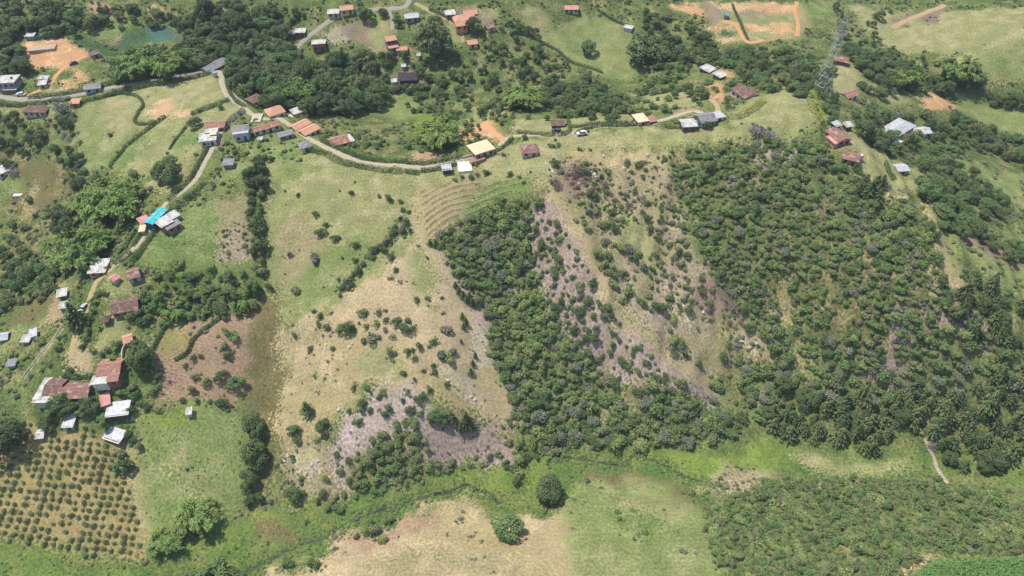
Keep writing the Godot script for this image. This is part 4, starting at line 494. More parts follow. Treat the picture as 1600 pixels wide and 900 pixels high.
	["low","spreading_shrub","small shrub at the foot of the dark streamside tree","shrub","",[5,9.8,-100.2,1.54,1]],
	["scrub","field_bush","olive bush in the clump beside the bare foreground field","bush","bush clump by the bare field",[2,-47.5,-93.1,1.14,1.09,4,-43.5,-94.4,1.92,1.19,0,-43.6,-97.4,1.36,1.18,2,-41.1,-94.9,2.11,1.03,4,-39.5,-92,1.7,1.04,0,-38.5,-98.1,1.17,0.91,2,-36.9,-98.5,1.56,1.14]],
	["scrub","field_bush","green bush at the foot of the bare foreground field","bush","bushes below the bare field",[0,-66.1,-84.6,1.49,1.18,3,-58.9,-84.8,2.04,1.02,0,-57.2,-83.8,1.47,1.09]],
	["dead","dry_bush","pale grey dry bush on the bare foreground field","bush","dry bushes on the foreground field",[1,-53.3,-89.4,1.31,1.1,3,-53.9,-93.1,1.14,1.11,1,-19.4,-91.9,0.75,0.91,3,-15.7,-98.4,1.35,1.12,1,-12.1,-91.2,1.11,1.05,3,-10.4,-82.3,0.88,1.08,1,-10.9,-92.8,0.75,1,3,-8.8,-89.3,0.92,1.07,1,-5.1,-77.7,0.69,1.12]],
	["low","field_tuft","dark green tuft on the green foreground hill","shrub","tufts on the green hill",[2,18,-98.9,0.67,1.07,0,17.8,-92.3,0.65,1.1,2,19.3,-104.3,0.98,0.86,0,19.5,-89.8,0.45,0.91,2,21.4,-101.6,0.48,1,0,28.4,-108.2,0.89,1.08,2,32,-98.6,1.42,0.93,0,31.4,-89.7,0.54,1.09,2,32.4,-95.3,1.03,1.07,0,36.8,-98.6,1.14,0.86,2,35.4,-87.7,0.9,1.02,0,36.8,-89.5,1.09,0.93,2,39.2,-90.6,1.46,0.87,0,43.9,-93,0.55,0.9,2,46.5,-99,0.66,0.96,0,50.4,-99.6,0.48,0.91]],
	["dead","dry_bush","grey dry bush low on the green foreground hill","bush","",[3,51.6,-82.7,1.05,1]],
	["low","spreading_shrub","brownish spreading shrub low on the green foreground hill","shrub","",[4,47.9,-83.5,1.23,1]],
	["bamboo","bamboo_clump","bright drooping bamboo at the bottom of the meadow","bamboo","bamboo below the meadow",[0,-100.4,-96.6,3.88,0.83,1,-100,-100.1,3.33,0.78,3,-96.9,-98.2,5.27,0.91,0,-95.7,-100.6,3.53,0.88,1,-93.6,-97.4,3.9,0.96]],
	["bamboo","bamboo_clump","smaller yellow-green bamboo beside the orchard corner","bamboo","bamboo by the orchard corner",[2,-107,-89.5,2.66,0.85,0,-106.2,-91.8,3.82,0.75,2,-102.5,-90.4,3.24,0.93]],
	["broad","corner_tree","large tree cut by the bottom edge of the picture","tree","trees at the bottom edge",[0,-92.1,-80.1,3.69,0.68,4,-86.9,-80.5,5.18,0.79,0,-80.5,-79.6,4.05,0.76]],
	["broad","edge_tree","dark tree mass cut by the left edge above the orchard","tree","dark trees at the left edge",[3,-162.1,-117.8,4.07,0.99,5,-163.9,-124.2,3.71,0.89,3,-159.3,-120.7,4.51,1.14]],
	["low","spreading_shrub","dark spreading bush at the right side of the orchard","shrub","",[6,-123.1,-114.1,3.43,1.4]],
	["low","spreading_shrub","olive bush at the upper right corner of the orchard","shrub","",[0,-125.8,-117.7,2.44,1.4]],
	["scrub","field_bush","small fruit bush on the ploughed field","bush","bushes on the ploughed field",[0,-119.9,-136.9,1.58,0.98,2,-120.1,-140.1,1.27,0.86,1,-119.8,-141.5,1.38,1.06,0,-118.7,-138.5,1.48,0.88,2,-119.3,-144.2,1.07,1.04,1,-110.1,-134.4,1.16,0.97,0,-111.4,-145.9,1.08,1.05,2,-107.1,-138.1,1.7,1.19,1,-109,-148.8,1.08,1.14,0,-107.6,-142.4,1.39,1,2,-105.3,-135,1.06,1.13,1,-106.9,-149.3,0.98,1.07,0,-103.8,-141.1,1.72,0.98,2,-101.6,-135.3,0.95,0.9,1,-100.3,-143,2.16,1.06,0,-98.3,-136.1,1.28,1.05,2,-100.1,-152.8,1.86,1.19,1,-96.8,-135,1.92,1.19,0,-100.5,-158.3,1.66,1.06,2,-99.1,-151.3,1.64,0.97,1,-98.6,-150.1,1.2,1.16]],
	["broad","round_tree","perfectly round dark green tree right of the ploughed field","tree","",[4,-94.4,-141.9,3.04,0.75]],
	["bamboo","bamboo_clump","yellow-green clump at the top of the ploughed field","bamboo","",[2,-97.5,-157.2,1.99,0.6]],
	["broad","dark_tree","dark round tree right of the patchy terracotta roof","tree","dark trees by the terracotta roof",[3,-127,-149.5,3.01,0.75,0,-124.9,-145.3,4.28,0.89,5,-123.7,-146.6,3.22,0.91,1,-122.6,-145,2.57,0.76]],
	["broad","yard_tree","leafy tree below the joined brown roofs","tree","trees below the brown roofs",[0,-151.8,-125.4,2.47,0.86,1,-150.9,-128.2,2.27,0.93,5,-148,-131.3,3.74,0.79,0,-144.9,-129.5,2.69,0.8,1,-140.6,-128.9,2.07,0.74,5,-139.1,-131.4,2.91,0.76,0,-136.7,-129.9,2.49,0.95,1,-133.2,-126.6,2.68,0.79,5,-125.5,-130.4,1.67,0.95]],
	["scrub","yard_bush","garden bush beside the farm houses","bush","garden bushes by the farm houses",[1,-147.9,-142.2,1.27,1.17,2,-130.4,-135.2,1.47,1.06,0,-128.6,-135.6,1.68,0.94,1,-124.5,-123.6,1.44,1.19,2,-126.6,-136.8,2.1,1.02,0,-125.5,-135.3,1.68,1,1,-122.8,-121.7,1.43,0.96,2,-120.7,-120.1,1.63,1.19,0,-122.6,-132.9,1.47,1.02,1,-120.5,-131.8,1.26,0.95]],
	["conifer","tall_tree","tall dark dense tree beside the parked cars","tree","",[3,-150.9,-160.1,4.44,0.85]],
	["conifer","tall_tree","lower dark tree joined to the tall one by the parked cars","tree","",[0,-152.2,-158.5,3.52,0.7]],
	["palm","palm","broad-leaved palm beside the lawn house lane","palm","palms by the lawn lane",[0,-153.3,-166.9,1.34,1.02,1,-147,-158.5,1.31,0.89,0,-142.3,-148.7,1.28,1.07,1,-146.8,-163.5,1.55,1.01,0,-146.6,-166.6,1.33,0.95,1,-142.4,-156.8,1.09,1.12,0,-134.6,-145.6,1.49,1.14,1,-134.6,-148.8,1.5,0.85]],
	["scrub","garden_bush","garden bush round the lawn of the brown-roofed house","bush","bushes round the lawn",[5,-146.3,-150.4,1.29,1.04,0,-146.2,-153.1,1.51,0.95,2,-145.9,-156,1.52,1.18,5,-146.9,-160.7,1.32,1.12,0,-148.4,-167.8,1.56,0.94,2,-146.7,-169.9,1.57,0.94,5,-138.6,-147.6,1.28,0.9,0,-144.7,-170,1.34,1.2,2,-136.7,-149,1.5,0.95,5,-134.3,-150.3,1.5,1.06,0,-132.3,-160.9,2.2,1.02,2,-131,-162.3,1.98,1.08,5,-128.8,-159,1.97,1.06,0,-128.5,-164,1.77,1.11,2,-127.4,-160.8,1.76,0.89]],
	["dead","flowering_bush","reddish flowering bush beside the rust-red roof","bush","reddish bushes by the lane",[2,-132.9,-172.8,0.9,1.12,2,-133.3,-178.8,1.03,0.96,2,-132.7,-179.5,1.37,1.04]],
	["broad","field_tree","big dark tree standing beside the lane left of the village","tree","big dark trees beside the lane",[1,-143.1,-228,3.64,0.87,5,-140.1,-228,5.22,0.86,0,-136.7,-224,3.85,0.93,1,-140,-234.3,3.68,0.91]],
	["scrub","field_bush","round bush alone on the green upper field","bush","",[0,-159.5,-237.7,2.94,0.8]],
	["scrub","field_bush","round bush on the lane lawn behind the hedge","bush","",[3,-150.7,-201.5,2.42,0.8]],
	["scrub","field_bush","pale grey bush on the brown-green field","bush","",[2,-183,-268.7,1.43,1]],
	["broad","field_tree","dark round tree at the hedge corner on the pale pasture","tree","",[5,-139.7,-263.8,3.08,0.8]],
	["broad","field_tree","small round tree growing out of the pasture hedge","tree","",[1,-132.6,-278,1.72,0.8]],
	["dead","bare_tree","silver-grey leafless tree below the upper lane","tree","",[3,-214.4,-290.5,6.05,1.2]],
	["dead","bare_tree","silver-grey leafless tree beside the white left-edge building","tree","",[3,-230.7,-261.1,3.52,1.2]],
	["bamboo","bamboo_clump","large green bamboo in the upper grove left of the turquoise roof","bamboo","upper bamboo grove",[0,-177.1,-225.6,5.91,0.93,1,-171.1,-224.8,6.71,1.06,3,-162.6,-213.3,7.31,1,0,-166.9,-228,6.68,0.82,0,-161.6,-219.9,6.55,0.89,1,-154.9,-216.8,7.29,0.96,3,-150.3,-207.2,6.35,1.11,0,-152.8,-221,5.2,1.1]],
	["bamboo","bamboo_clump","large green bamboo in the lower grove left of the lane","bamboo","lower bamboo grove",[2,-178.2,-199.5,5.6,0.99,1,-169,-191.5,6.68,0.81,0,-168.6,-198.2,6.9,1.07,3,-158.8,-184.4,5.99,0.95,2,-157.6,-189.1,6.86,1,1,-154.7,-190.7,5.33,1.04,0,-155,-195.8,4.14,1.02]],
	["broad","grove_tree","dark tree mixed into the left bamboo groves","tree","trees in the bamboo groves",[3,-188.2,-217.2,3.18,1.02,0,-186,-221.5,4.04,1.17,5,-182.7,-216.3,3.97,0.98,3,-186.7,-240.1,3.6,0.99,0,-175.7,-237.4,3.28,1.15]],
	["bamboo","bamboo_clump","bright green bamboo on the slope behind the ridge lane","bamboo","bamboo behind the ridge lane",[0,-36,-246.7,4.58,0.83,3,-35.1,-256.1,5.61,0.86,1,-31,-238.6,5.32,1.03,0,-28.6,-241.2,7.26,0.79,3,-26.9,-252.4,6.19,1.03]],
	["bamboo","bamboo_clump","bright round bamboo in the back valley","bamboo","bamboo in the back valley",[1,0,-282.7,5.39,0.93,0,4.4,-282.7,7.28,0.85,1,6.1,-299.5,5.6,0.81,0,8.6,-277.6,5.94,0.95]],
	["bamboo","bamboo_clump","light green bamboo at the foot of the village forest","bamboo","bamboo at the forest foot",[2,-105,-288,5.44,1.05,0,-104.6,-297.4,6.8,0.81,2,-98.7,-291.2,6.1,0.92]],
	["bamboo","bamboo_clump","light green bamboo above the long lane hedge","bamboo","bamboo above the lane hedge",[2,-189.1,-308.9,5.7,1.04,0,-191.5,-325.9,6.64,1.02,1,-182.2,-312.1,7.07,0.97,2,-178.3,-317.9,7.85,0.9,0,-168.5,-310.2,7.09,1.06,1,-168.8,-322.4,6.63,1.13]],
	["broad","domed_tree","huge round dark tree in the back valley meadow","tree","",[5,69.4,-344.5,10.34,0.75]],
	["broad","round_tree","round green tree left of the huge dark one","tree","",[4,42,-356.7,4.89,0.8]],
	["broad","hedge_tree","dark upright tree along the back valley hedge","tree","trees along the back hedge",[5,4.5,-362.8,2.42,0.87,3,4.9,-322.3,3.25,0.93,5,9,-363.1,2.26,1.14,3,11.3,-320.7,2.6,1.13,5,12.9,-364.4,2.09,1.08,3,14,-347.8,3.07,0.86]],
	["broad","tall_tree","large dense tree clump below the top dirt track","tree","dense clump below the top track",[1,-44.9,-344.9,5.06,1.05,2,-40.8,-339.7,8.78,1.13,0,-40,-350.8,5.78,1.14,1,-36.2,-339.8,6.71,1.04]],
	["broad","yard_tree","dark tree beside the top-edge houses","tree","trees by the top-edge houses",[5,-81.6,-368.8,3.11,0.78,1,-78.9,-365.2,3.8,1.03,5,-70.2,-368.4,2.77,0.83,1,-61.6,-361.5,3.09,0.97,5,-20.9,-355.3,3.74,1.06,1,-18.6,-354.1,3.05,0.99]],
	["broad","yard_tree","dark garden tree by the ridge lane houses","tree","garden trees on the ridge",[5,39.9,-251,1.57,0.81,0,41.8,-250.3,2.37,0.86,5,78.3,-239.2,1.77,1.05]],
	["scrub","lawn_bush","small bush on the ridge lawn near the brick-red roof","bush","bushes on the ridge lawn",[0,-21.6,-215.5,0.97,0.9,1,-19.2,-217.3,0.85,1.06,5,-16,-216.8,1.47,0.99,0,-14.5,-224.2,1.11,0.91,1,-10.1,-219.6,1.23,1.07,5,-9.2,-219.2,0.98,0.87,0,-3.3,-229.6,1.13,0.89,1,-1,-218.5,1.22,0.98,5,2.9,-216.3,0.97,0.88,0,4.4,-213.8,0.85,0.87,1,5.7,-241.2,1.55,1.05,5,7.1,-218.1,0.61,1.11,0,15,-233.8,1.01,1.16,1,16.8,-233,1,0.9,5,17.5,-237.6,0.76,1,0,18.3,-233.7,1.26,0.96]],
	["dead","dry_bush","reddish dry bush below the white slab","bush","",[2,-13.6,-218.5,1.71,1]],
	["dead","reddish_brush","reddish brown dry brush on the worn upper slope","shrub","reddish brush on the worn slope",[2,16.5,-212.6,1.92,1.06,0,17.6,-210.2,2.63,1.02,2,23.8,-214.2,2.17,1.18,0,25.6,-215.8,2.66,0.98,2,25.9,-206.5,1.9,0.87,0,27.4,-217.4,2.43,1.09,2,28.4,-221.2,1.71,0.9,0,30.1,-208,2.15,1.07,2,35.4,-211.8,2.4,1.03]],
	["bamboo","yellow_tree","small bright yellow-green tree in the back valley","tree","",[2,82.8,-314.6,2.83,0.9]],
	["bamboo","bamboo_clump","bright bamboo between the far right hills","bamboo","bamboo on the far right",[2,225.3,-329.3,5.63,1.17,1,227.8,-324.9,6.59,1.04,0,233.2,-328,6.59,1.07,2,236.3,-324.2,5.9,0.94]],
	["bamboo","bamboo_clump","green bamboo above the pale orange bare slope","bamboo","bamboo above the bare slope",[2,186.6,-302.6,3.7,1.04,0,191.6,-307,5.37,0.94,2,202.3,-319.6,4.24,1.11]],
	["conifer","dark_conifer","dark feathery conifer below the right-hand lawn","tree","conifers below the right lawn",[0,124.6,-198.3,2.51,0.82,1,127.5,-200.9,3.22,0.72,0,127.8,-196.9,3.42,0.75,1,129.8,-198.4,3.89,0.78,0,130.3,-194.7,2.72,0.89,1,134.3,-202.2,3,0.73]],
	["broad","leafy_tree","glossy bright green tree right of the lawn shed","tree","glossy trees by the lawn shed",[1,152.4,-206.1,3.35,0.99,4,152.2,-200.7,4.03,0.97,1,155.8,-201.7,2.81,0.79]],
	["broad","yard_tree","dense tree left of the silver-roofed house","tree","trees by the silver-roofed house",[0,139.2,-235.3,3.84,0.98,5,143.9,-235.1,3.83,0.79,3,150.1,-238.1,3.09,0.8]],
	["dead","bare_tree","silver-grey leafless tree above the silver-roofed house","tree","bare trees above the silver roof",[3,158.8,-269.3,3.32,1.16,3,161.1,-268.6,2.75,1.03,3,176.3,-274.9,3.15,1.27]],
	["dead","grey_brush","pale grey leafless brush patch among the green slope","shrub","grey brush patches",[1,15,-128.6,2.34,1.02,3,78.8,-169.9,2.91,0.96,1,78.7,-165.7,2.68,1.13,3,95.3,-234.4,3.23,0.86,1,96.8,-231.1,4.44,1.1,3,100.2,-229.6,3.68,0.87,1,83.7,-102.6,1.92,0.9,3,95.5,-98.1,1.69,1.18,1,122.2,-141.5,3.17,1.09,3,124.2,-142.2,2.75,0.93,1,131,-137,2.52,0.89,3,137.3,-121.7,2.06,1.19]]
]
var ORCHARDS := [
	{"poly":[-173.1,-119,-165.7,-122.6,-159.8,-127.8,-135.1,-125.3,-127,-120.9,-120.8,-111.4,-110.7,-91.2,-113.8,-88.3,-129.6,-88,-142.6,-91.1,-162.2,-93.1],"x0":-173.1,"x1":-110.7,"z0":-135.8,"z1":-88,"dx":2.62,"dz":2.12,"slope":0.07,"stagger":0.15,"gaps":0.07,"smin":0.7,"smax":1.1,"name":"orchard_bush","label":"%s %s orchard bush, %s row from the top, %s third of plot","category":"bush","group":"orchard bushes in rows"},
	{"poly":[-236.7,-390.7,-221.7,-386,-218.8,-378.6,-228,-375.1,-236.2,-380.9,-243.9,-390.4],"x0":-243.9,"x1":-218.8,"z0":-390.7,"z1":-375.1,"dx":4.6,"dz":5.2,"slope":0.3,"stagger":1,"gaps":0.1,"smin":1,"smax":1.5,"name":"young_tree","label":"%s %s young tree in the top left plot, %s row, %s third","category":"tree","group":"young trees in the top plot"}
]
var REGIONS := [
	{"name":"thicket_tree","label":"tree in the thicket on the central slope","category":"tree","group":"thicket on the central slope","poly":[-28.9,-189.7,-23.6,-195.3,-4.8,-208.1,12,-205.9,7.1,-199.5,4.7,-196.5,9.2,-176.8,17.9,-159.1,22.2,-153.1,35,-144.8,60.8,-139.3,75.8,-134.2,78.9,-127.4,59.1,-123.5,42.3,-123.6,16.9,-123.3,3.2,-128.4,-2.2,-139.9,-7.7,-152.2,-9.1,-166.1,-14.8,-171.8,-22.9,-180.4],"gap":2.1,"prob":0.97,"smin":1.15,"smax":2.8,"set":[["scrub",0],["scrub",1],["scrub",2],["scrub",3],["scrub",5],["scrub",7],["scrub",9],["scrub",4],["scrub",8],["scrub",10],["scrub",13],["scrub",12],["low",6],["low",7],["low",0],["low",3]],"clump":0,"tall":0.9},
	{"name":"thicket_tree","label":"tree on the pinkish litter of the central slope","category":"tree","group":"open trees on the pinkish litter","poly":[0,-197.1,11.9,-204.6,18.7,-195,23.9,-181.6,33.4,-167,43.8,-154.5,56.7,-145.3,63.2,-140.5,35,-144.8,22.2,-153.1,17.9,-159.1,9.2,-176.8,4.7,-196.5],"gap":2.35,"prob":0.8,"smin":0.9,"smax":2.2,"set":[["scrub",1],["scrub",3],["scrub",5],["scrub",0],["scrub",8],["low",6],["low",3]],"clump":0.14,"tall":1},
	{"name":"thicket_tree","label":"tree right of the pale spur path","category":"tree","group":"trees right of the spur path","poly":[22.5,-202.5,35.1,-194.8,46.1,-183.6,54.5,-172.9,57.7,-156.3,68.6,-149.7,79.2,-144.3,86.3,-133.9,78.1,-128.9,67.6,-139.9,56.9,-148.1,44.1,-160.2,33.6,-172.4,25.3,-186.3],"gap":2.9,"prob":0.6,"smin":1.2,"smax":2.6,"set":[["scrub",0],["scrub",1],["scrub",2],["scrub",3],["scrub",5],["scrub",7],["scrub",9],["scrub",4],["scrub",8],["scrub",10],["scrub",13],["scrub",12],["low",6],["low",7],["low",0],["low",3]],"clump":0.3,"tall":1},
	{"name":"slope_shrub","label":"shrub on the eroded slope between the two woods","category":"shrub","group":"shrubs on the eroded slope","poly":[17.2,-220.3,59.2,-224.5,61.6,-203.8,64,-182.1,73.3,-172.5,89.6,-154.4,92.8,-143.1,77.5,-148.2,62.9,-161.4,45.4,-176.2,30.4,-194.3],"gap":2.4,"prob":0.8,"smin":0.7,"smax":1.9,"set":[["low",0],["low",3],["low",4],["low",5],["dead",0],["dead",2],["scrub",2],["scrub",6],["scrub",0],["scrub",1]],"clump":0.18,"tall":1},
	{"name":"hillside_tree","label":"tree in the wood covering the right-hand hillside","category":"tree","group":"wood on the right hillside","poly":[60.5,-225,96,-227.4,120,-227.1,124.2,-208.7,129.8,-196,142.9,-187.5,145.9,-162.6,146.9,-155.4,158.6,-147.1,146.2,-141.3,126.7,-142.9,107.4,-143.9,91.3,-148.8,87.7,-156.5,71.1,-174.4,63.7,-192.1],"gap":1.9,"prob":0.97,"smin":0.9,"smax":2.5,"set":[["scrub",0],["scrub",2],["scrub",7],["scrub",4],["scrub",3],["scrub",1],["scrub",10],["scrub",12],["scrub",8],["scrub",9],["scrub",5],["scrub",0],["scrub",13],["scrub",3],["low",7],["low",0],["low",5],["low",3],["low",2]],"clump":0.1,"tall":0.85},
	{"name":"hillside_tree","label":"tree on the lower right-hand hillside","category":"tree","group":"lower wood on the right hillside","poly":[79.6,-148.1,91.3,-148.8,107.4,-143.9,126.7,-142.9,146.2,-141.3,167,-147.2,174.9,-143.8,172.5,-133.1,146.1,-135.4,126.7,-133.9,106.9,-135.6,93.1,-137.3,83.5,-129.8,78.6,-132.1],"gap":2.5,"prob":0.9,"smin":1.4,"smax":2.9,"set":[["scrub",1],["scrub",0],["scrub",5],["scrub",2],["scrub",9],["scrub",10],["scrub",12],["low",3],["low",7],["low",0]],"clump":0.05,"tall":0.85},
	{"name":"feathery_conifer","label":"conifer at the foot of the right-hand wood","category":"tree","group":"conifers at the foot of the right wood","poly":[88.1,-142.6,99.2,-143.6,110.5,-139.3,122.2,-136.6,133.7,-136.9,149.1,-135.8,172.4,-138.9,167.4,-115.1,153.3,-115.1,139.7,-120.1,128.6,-124.2,119.7,-120.7,109.7,-121,98.4,-124.6,88,-128.5,84.6,-132.8],"gap":3.6,"prob":0.9,"smin":2.2,"smax":3.8,"set":[["conifer",0],["conifer",1],["conifer",2],["conifer",3],["conifer",0],["conifer",4],["broad",3]],"clump":0,"tall":0.72},
	{"name":"feathery_conifer","label":"conifer standing over the stream meadow on the right","category":"tree","group":"conifers over the stream meadow","poly":[139.7,-120.1,154,-117.1,167.4,-115.1,165.1,-110.1,150.8,-110.4,141.6,-114.7],"gap":4,"prob":0.8,"smin":2.5,"smax":4.2,"set":[["conifer",0],["conifer",1],["conifer",2],["conifer",3],["conifer",0],["conifer",4],["broad",3]],"clump":0,"tall":0.8},
	{"name":"feathery_conifer","label":"conifer at the right edge of the hillside wood","category":"tree","group":"conifers at the right edge","poly":[152.1,-163.8,162.6,-166,178.2,-155.6,172.1,-137.2,160.6,-139.3,151.4,-146.2,146.3,-157.7],"gap":4,"prob":0.75,"smin":2,"smax":3.6,"set":[["conifer",0],["conifer",1],["conifer",2],["conifer",3],["conifer",0],["conifer",4],["broad",3]],"clump":0,"tall":0.8},
	{"name":"low_shrub","label":"shrub in the scrub covering the lower right hill","category":"shrub","group":"scrub on the lower right hill","poly":[56.8,-96.6,71.2,-105.2,85.9,-112.6,100.9,-110.2,113.4,-110.9,136.6,-110.1,147.2,-103,154.7,-93.4,144.7,-80.3,116.8,-81.2,103.7,-75.9,97.8,-69.4,54.8,-70.5],"gap":1.75,"prob":0.93,"smin":0.8,"smax":2.3,"set":[["low",0],["low",1],["low",2],["low",5],["low",7],["low",2],["low",6],["scrub",2],["scrub",4],["scrub",0],["scrub",10],["scrub",3],["scrub",7],["scrub",9]],"clump":0,"tall":0.95},
	{"name":"stream_shrub","label":"shrub in the belt of bushes beside the stream","category":"shrub","group":"bushes beside the stream","poly":[-58.1,-105.8,-51.4,-110,-40.6,-114.5,-22.6,-116.3,-2.1,-120.6,0,-132.5,10.7,-127.9,21.3,-124.4,14.8,-121,6.3,-118.3,0,-109.8,-3.1,-116.4,-20.4,-113.1,-36.3,-108,-51.7,-102.9,-59.3,-100.3],"gap":2.3,"prob":0.85,"smin":1,"smax":2.1,"set":[["scrub",0],["scrub",2],["scrub",4],["scrub",1],["low",1],["low",2],["low",0]],"clump":0,"tall":1},
	{"name":"thicket_tree","label":"tree in the domed thicket by the stream","category":"tree","group":"domed thicket by the stream","poly":[-48.1,-113.8,-46.8,-119,-43,-122.9,-38,-125.6,-31.8,-125.8,-28.3,-122.9,-27.7,-117.8,-30.4,-113.1,-38.4,-111.2,-44.3,-111.4],"gap":2.1,"prob":0.95,"smin":1.4,"smax":2.2,"set":[["scrub",0],["scrub",2],["scrub",0],["scrub",7],["scrub",3]],"clump":0,"tall":0.8},
	{"name":"gully_tree","label":"tree in the gully beside the pasture","category":"tree","group":"trees in the pasture gully","poly":[-107.6,-231.1,-103.9,-236.7,-97.9,-228.7,-96.2,-216.8,-96.2,-204.4,-89.8,-186.7,-92.4,-179.9,-96.8,-186.4,-101.7,-201.4,-103.9,-217.3],"gap":2.7,"prob":0.9,"smin":1.5,"smax":2.9,"set":[["scrub",1],["scrub",5],["scrub",0],["scrub",2],["broad",3]],"clump":0,"tall":1.1},
	{"name":"grove_tree","label":"tree in the leafy grove above the ploughed field","category":"tree","group":"leafy grove above the ploughed field","poly":[-134.2,-178.7,-125.7,-183.9,-110.1,-183.4,-93.6,-179.8,-90.9,-170.4,-99.4,-164.8,-114,-162.3,-123.6,-158.7,-129.7,-162.6,-132.7,-169.7],"gap":3,"prob":0.85,"smin":1.4,"smax":3,"set":[["scrub",0],["scrub",1],["scrub",3],["scrub",2],["scrub",4],["broad",1],["palm",0],["bamboo",2]],"clump":0,"tall":1},
	{"name":"orchard_edge_shrub","label":"bush in the belt above the ochre plot","category":"bush","group":"bushes above the ochre plot","poly":[-120.1,-162.9,-104.1,-166.3,-101.3,-163.7,-110.1,-155.3,-117.6,-159.5],"gap":2.6,"prob":0.7,"smin":0.7,"smax":1.6,"set":[["low",3],["low",5],["low",0],["low",1],["scrub",0]],"clump":0,"tall":1},
	{"name":"forest_tree","label":"tree in the tall forest behind the village","category":"tree","group":"tall forest behind the village","poly":[-186.1,-382.6,-163.3,-384.9,-130.2,-376.1,-119.8,-360.8,-116.9,-347.9,-106.1,-334.6,-85.6,-343,-69.2,-332.6,-63.8,-313,-65.8,-294.8,-81.7,-278.9,-95.2,-276.9,-107.8,-276.8,-118.7,-285.5,-134.8,-300.4,-148.3,-330,-159.8,-322,-173.3,-344.4],"gap":5.4,"prob":0.92,"smin":3.2,"smax":5.6,"set":[["broad",0],["broad",1],["broad",2],["broad",3],["broad",4],["broad",5],["broad",6]],"clump":0,"tall":1},
	{"name":"forest_tree","label":"tree in the dark wood at the top left","category":"tree","group":"dark wood at the top left","poly":[-273.7,-372.7,-252.4,-381.3,-233.6,-377.7,-228.9,-368.7,-229.6,-356.7,-240.2,-354.7,-251.4,-353.6,-263.5,-353.9,-266.3,-340.6,-282.9,-347,-294.5,-371.1],"gap":5.4,"prob":0.9,"smin":2.8,"smax":5,"set":[["broad",0],["broad",1],["broad",2],["broad",3],["broad",4],["broad",5],["broad",6]],"clump":0,"tall":1},
	{"name":"forest_tree","label":"tree in the wood left of the orange building site","category":"tree","group":"wood left of the orange site","poly":[-285.6,-352.8,-257.6,-348.2,-244.6,-321.7,-247.2,-314.9,-256.4,-319.3,-270.1,-319.9],"gap":5.2,"prob":0.9,"smin":2.6,"smax":4.6,"set":[["broad",0],["broad",1],["broad",2],["broad",3],["broad",4],["broad",5],["broad",6]],"clump":0,"tall":0.9},
	{"name":"forest_tree","label":"tree above the long lane hedge","category":"tree","group":"wood above the lane hedge","poly":[-203.1,-346.4,-177.2,-354.5,-149.6,-333,-151.6,-325.1,-161.3,-316.9,-173.8,-308.4,-194.2,-304.1,-204.4,-320.1],"gap":5,"prob":0.8,"smin":2.2,"smax":3.8,"set":[["broad",0],["broad",1],["broad",2],["broad",3],["broad",4],["broad",5],["broad",6]],"clump":0,"tall":0.9},
	{"name":"forest_tree","label":"tree in the woods round the back valley","category":"tree","group":"woods round the back valley","poly":[16.2,-322.3,42.9,-328.4,53.7,-273.3,53.2,-254.4,42.5,-252.9,27,-257.4,16.9,-270.4,12.1,-295.2],"gap":4.6,"prob":0.75,"smin":2,"smax":3.6,"set":[["broad",0],["broad",1],["broad",2],["broad",3],["broad",4],["broad",5],["broad",6]],"clump":0.1,"tall":0.9},
	{"name":"forest_tree","label":"tree in the wood below the orange terraces","category":"tree","group":"wood below the orange terraces","poly":[71.2,-382,85.1,-377.9,99.1,-376.1,106.5,-357.6,110.5,-345,145.8,-332.6,151.3,-313.7,133.7,-267.5,107.9,-264.5,105.5,-302.1,96.3,-325.2,80.8,-323.8,70.9,-342,75.6,-354.2],"gap":4.6,"prob":0.8,"smin":2,"smax":3.6,"set":[["broad",0],["broad",1],["broad",2],["broad",3],["broad",4],["broad",5],["broad",6]],"clump":0.08,"tall":0.9},
	{"name":"forest_tree","label":"tree in the woods right of the pylon","category":"tree","group":"woods right of the pylon","poly":[179.3,-348.5,204.5,-348.7,216.3,-335.8,222.7,-325.8,238.4,-323.8,256,-313.8,263.8,-303.6,245.4,-313.2,226.9,-317.9,198.3,-305,177.3,-288.8,158.1,-281.9,164.6,-307.5],"gap":4.8,"prob":0.8,"smin":2.2,"smax":3.8,"set":[["broad",0],["broad",1],["broad",2],["broad",3],["broad",4],["broad",5],["broad",6]],"clump":0.08,"tall":0.9},
	{"name":"forest_tree","label":"tree in the wide woods at the right edge","category":"tree","group":"woods at the right edge","poly":[170.7,-272,214.6,-293.1,247.5,-290.3,251.1,-274.1,242.1,-258.2,215.4,-268,197.1,-258.2,172.6,-248.2,148,-224.5,143.8,-228.2],"gap":4.6,"prob":0.8,"smin":2,"smax":3.6,"set":[["broad",0],["broad",1],["broad",2],["broad",3],["broad",4],["broad",5],["broad",6]],"clump":0.1,"tall":0.9},
	{"name":"forest_tree","label":"tree in the tree belt below the right lawns","category":"tree","group":"tree belt below the right lawns","poly":[160.3,-237.2,185.7,-248.5,201.2,-241.7,204,-225,179.4,-196.5,156.1,-185.6,146.5,-192.4,150.2,-205.3,165.4,-222.7],"gap":4.4,"prob":0.8,"smin":2,"smax":3.6,"set":[["broad",0],["broad",1],["broad",2],["broad",3],["broad",4],["broad",5],["broad",6]],"clump":0.1,"tall":0.9},
	{"name":"forest_tree","label":"tree in the belt running down the right edge","category":"tree","group":"belt down the right edge","poly":[146.3,-189,166,-193.5,188,-191.4,198.9,-190.4,193.2,-181.7,169.7,-180.3,152.1,-182.7,143.1,-171.7,144.7,-161.2,151.7,-149.5,145.6,-151,141.8,-167.1],"gap":4.2,"prob":0.85,"smin":1.8,"smax":3,"set":[["broad",0],["broad",1],["broad",2],["broad",3],["broad",4],["broad",5],["broad",6]],"clump":0,"tall":0.9},
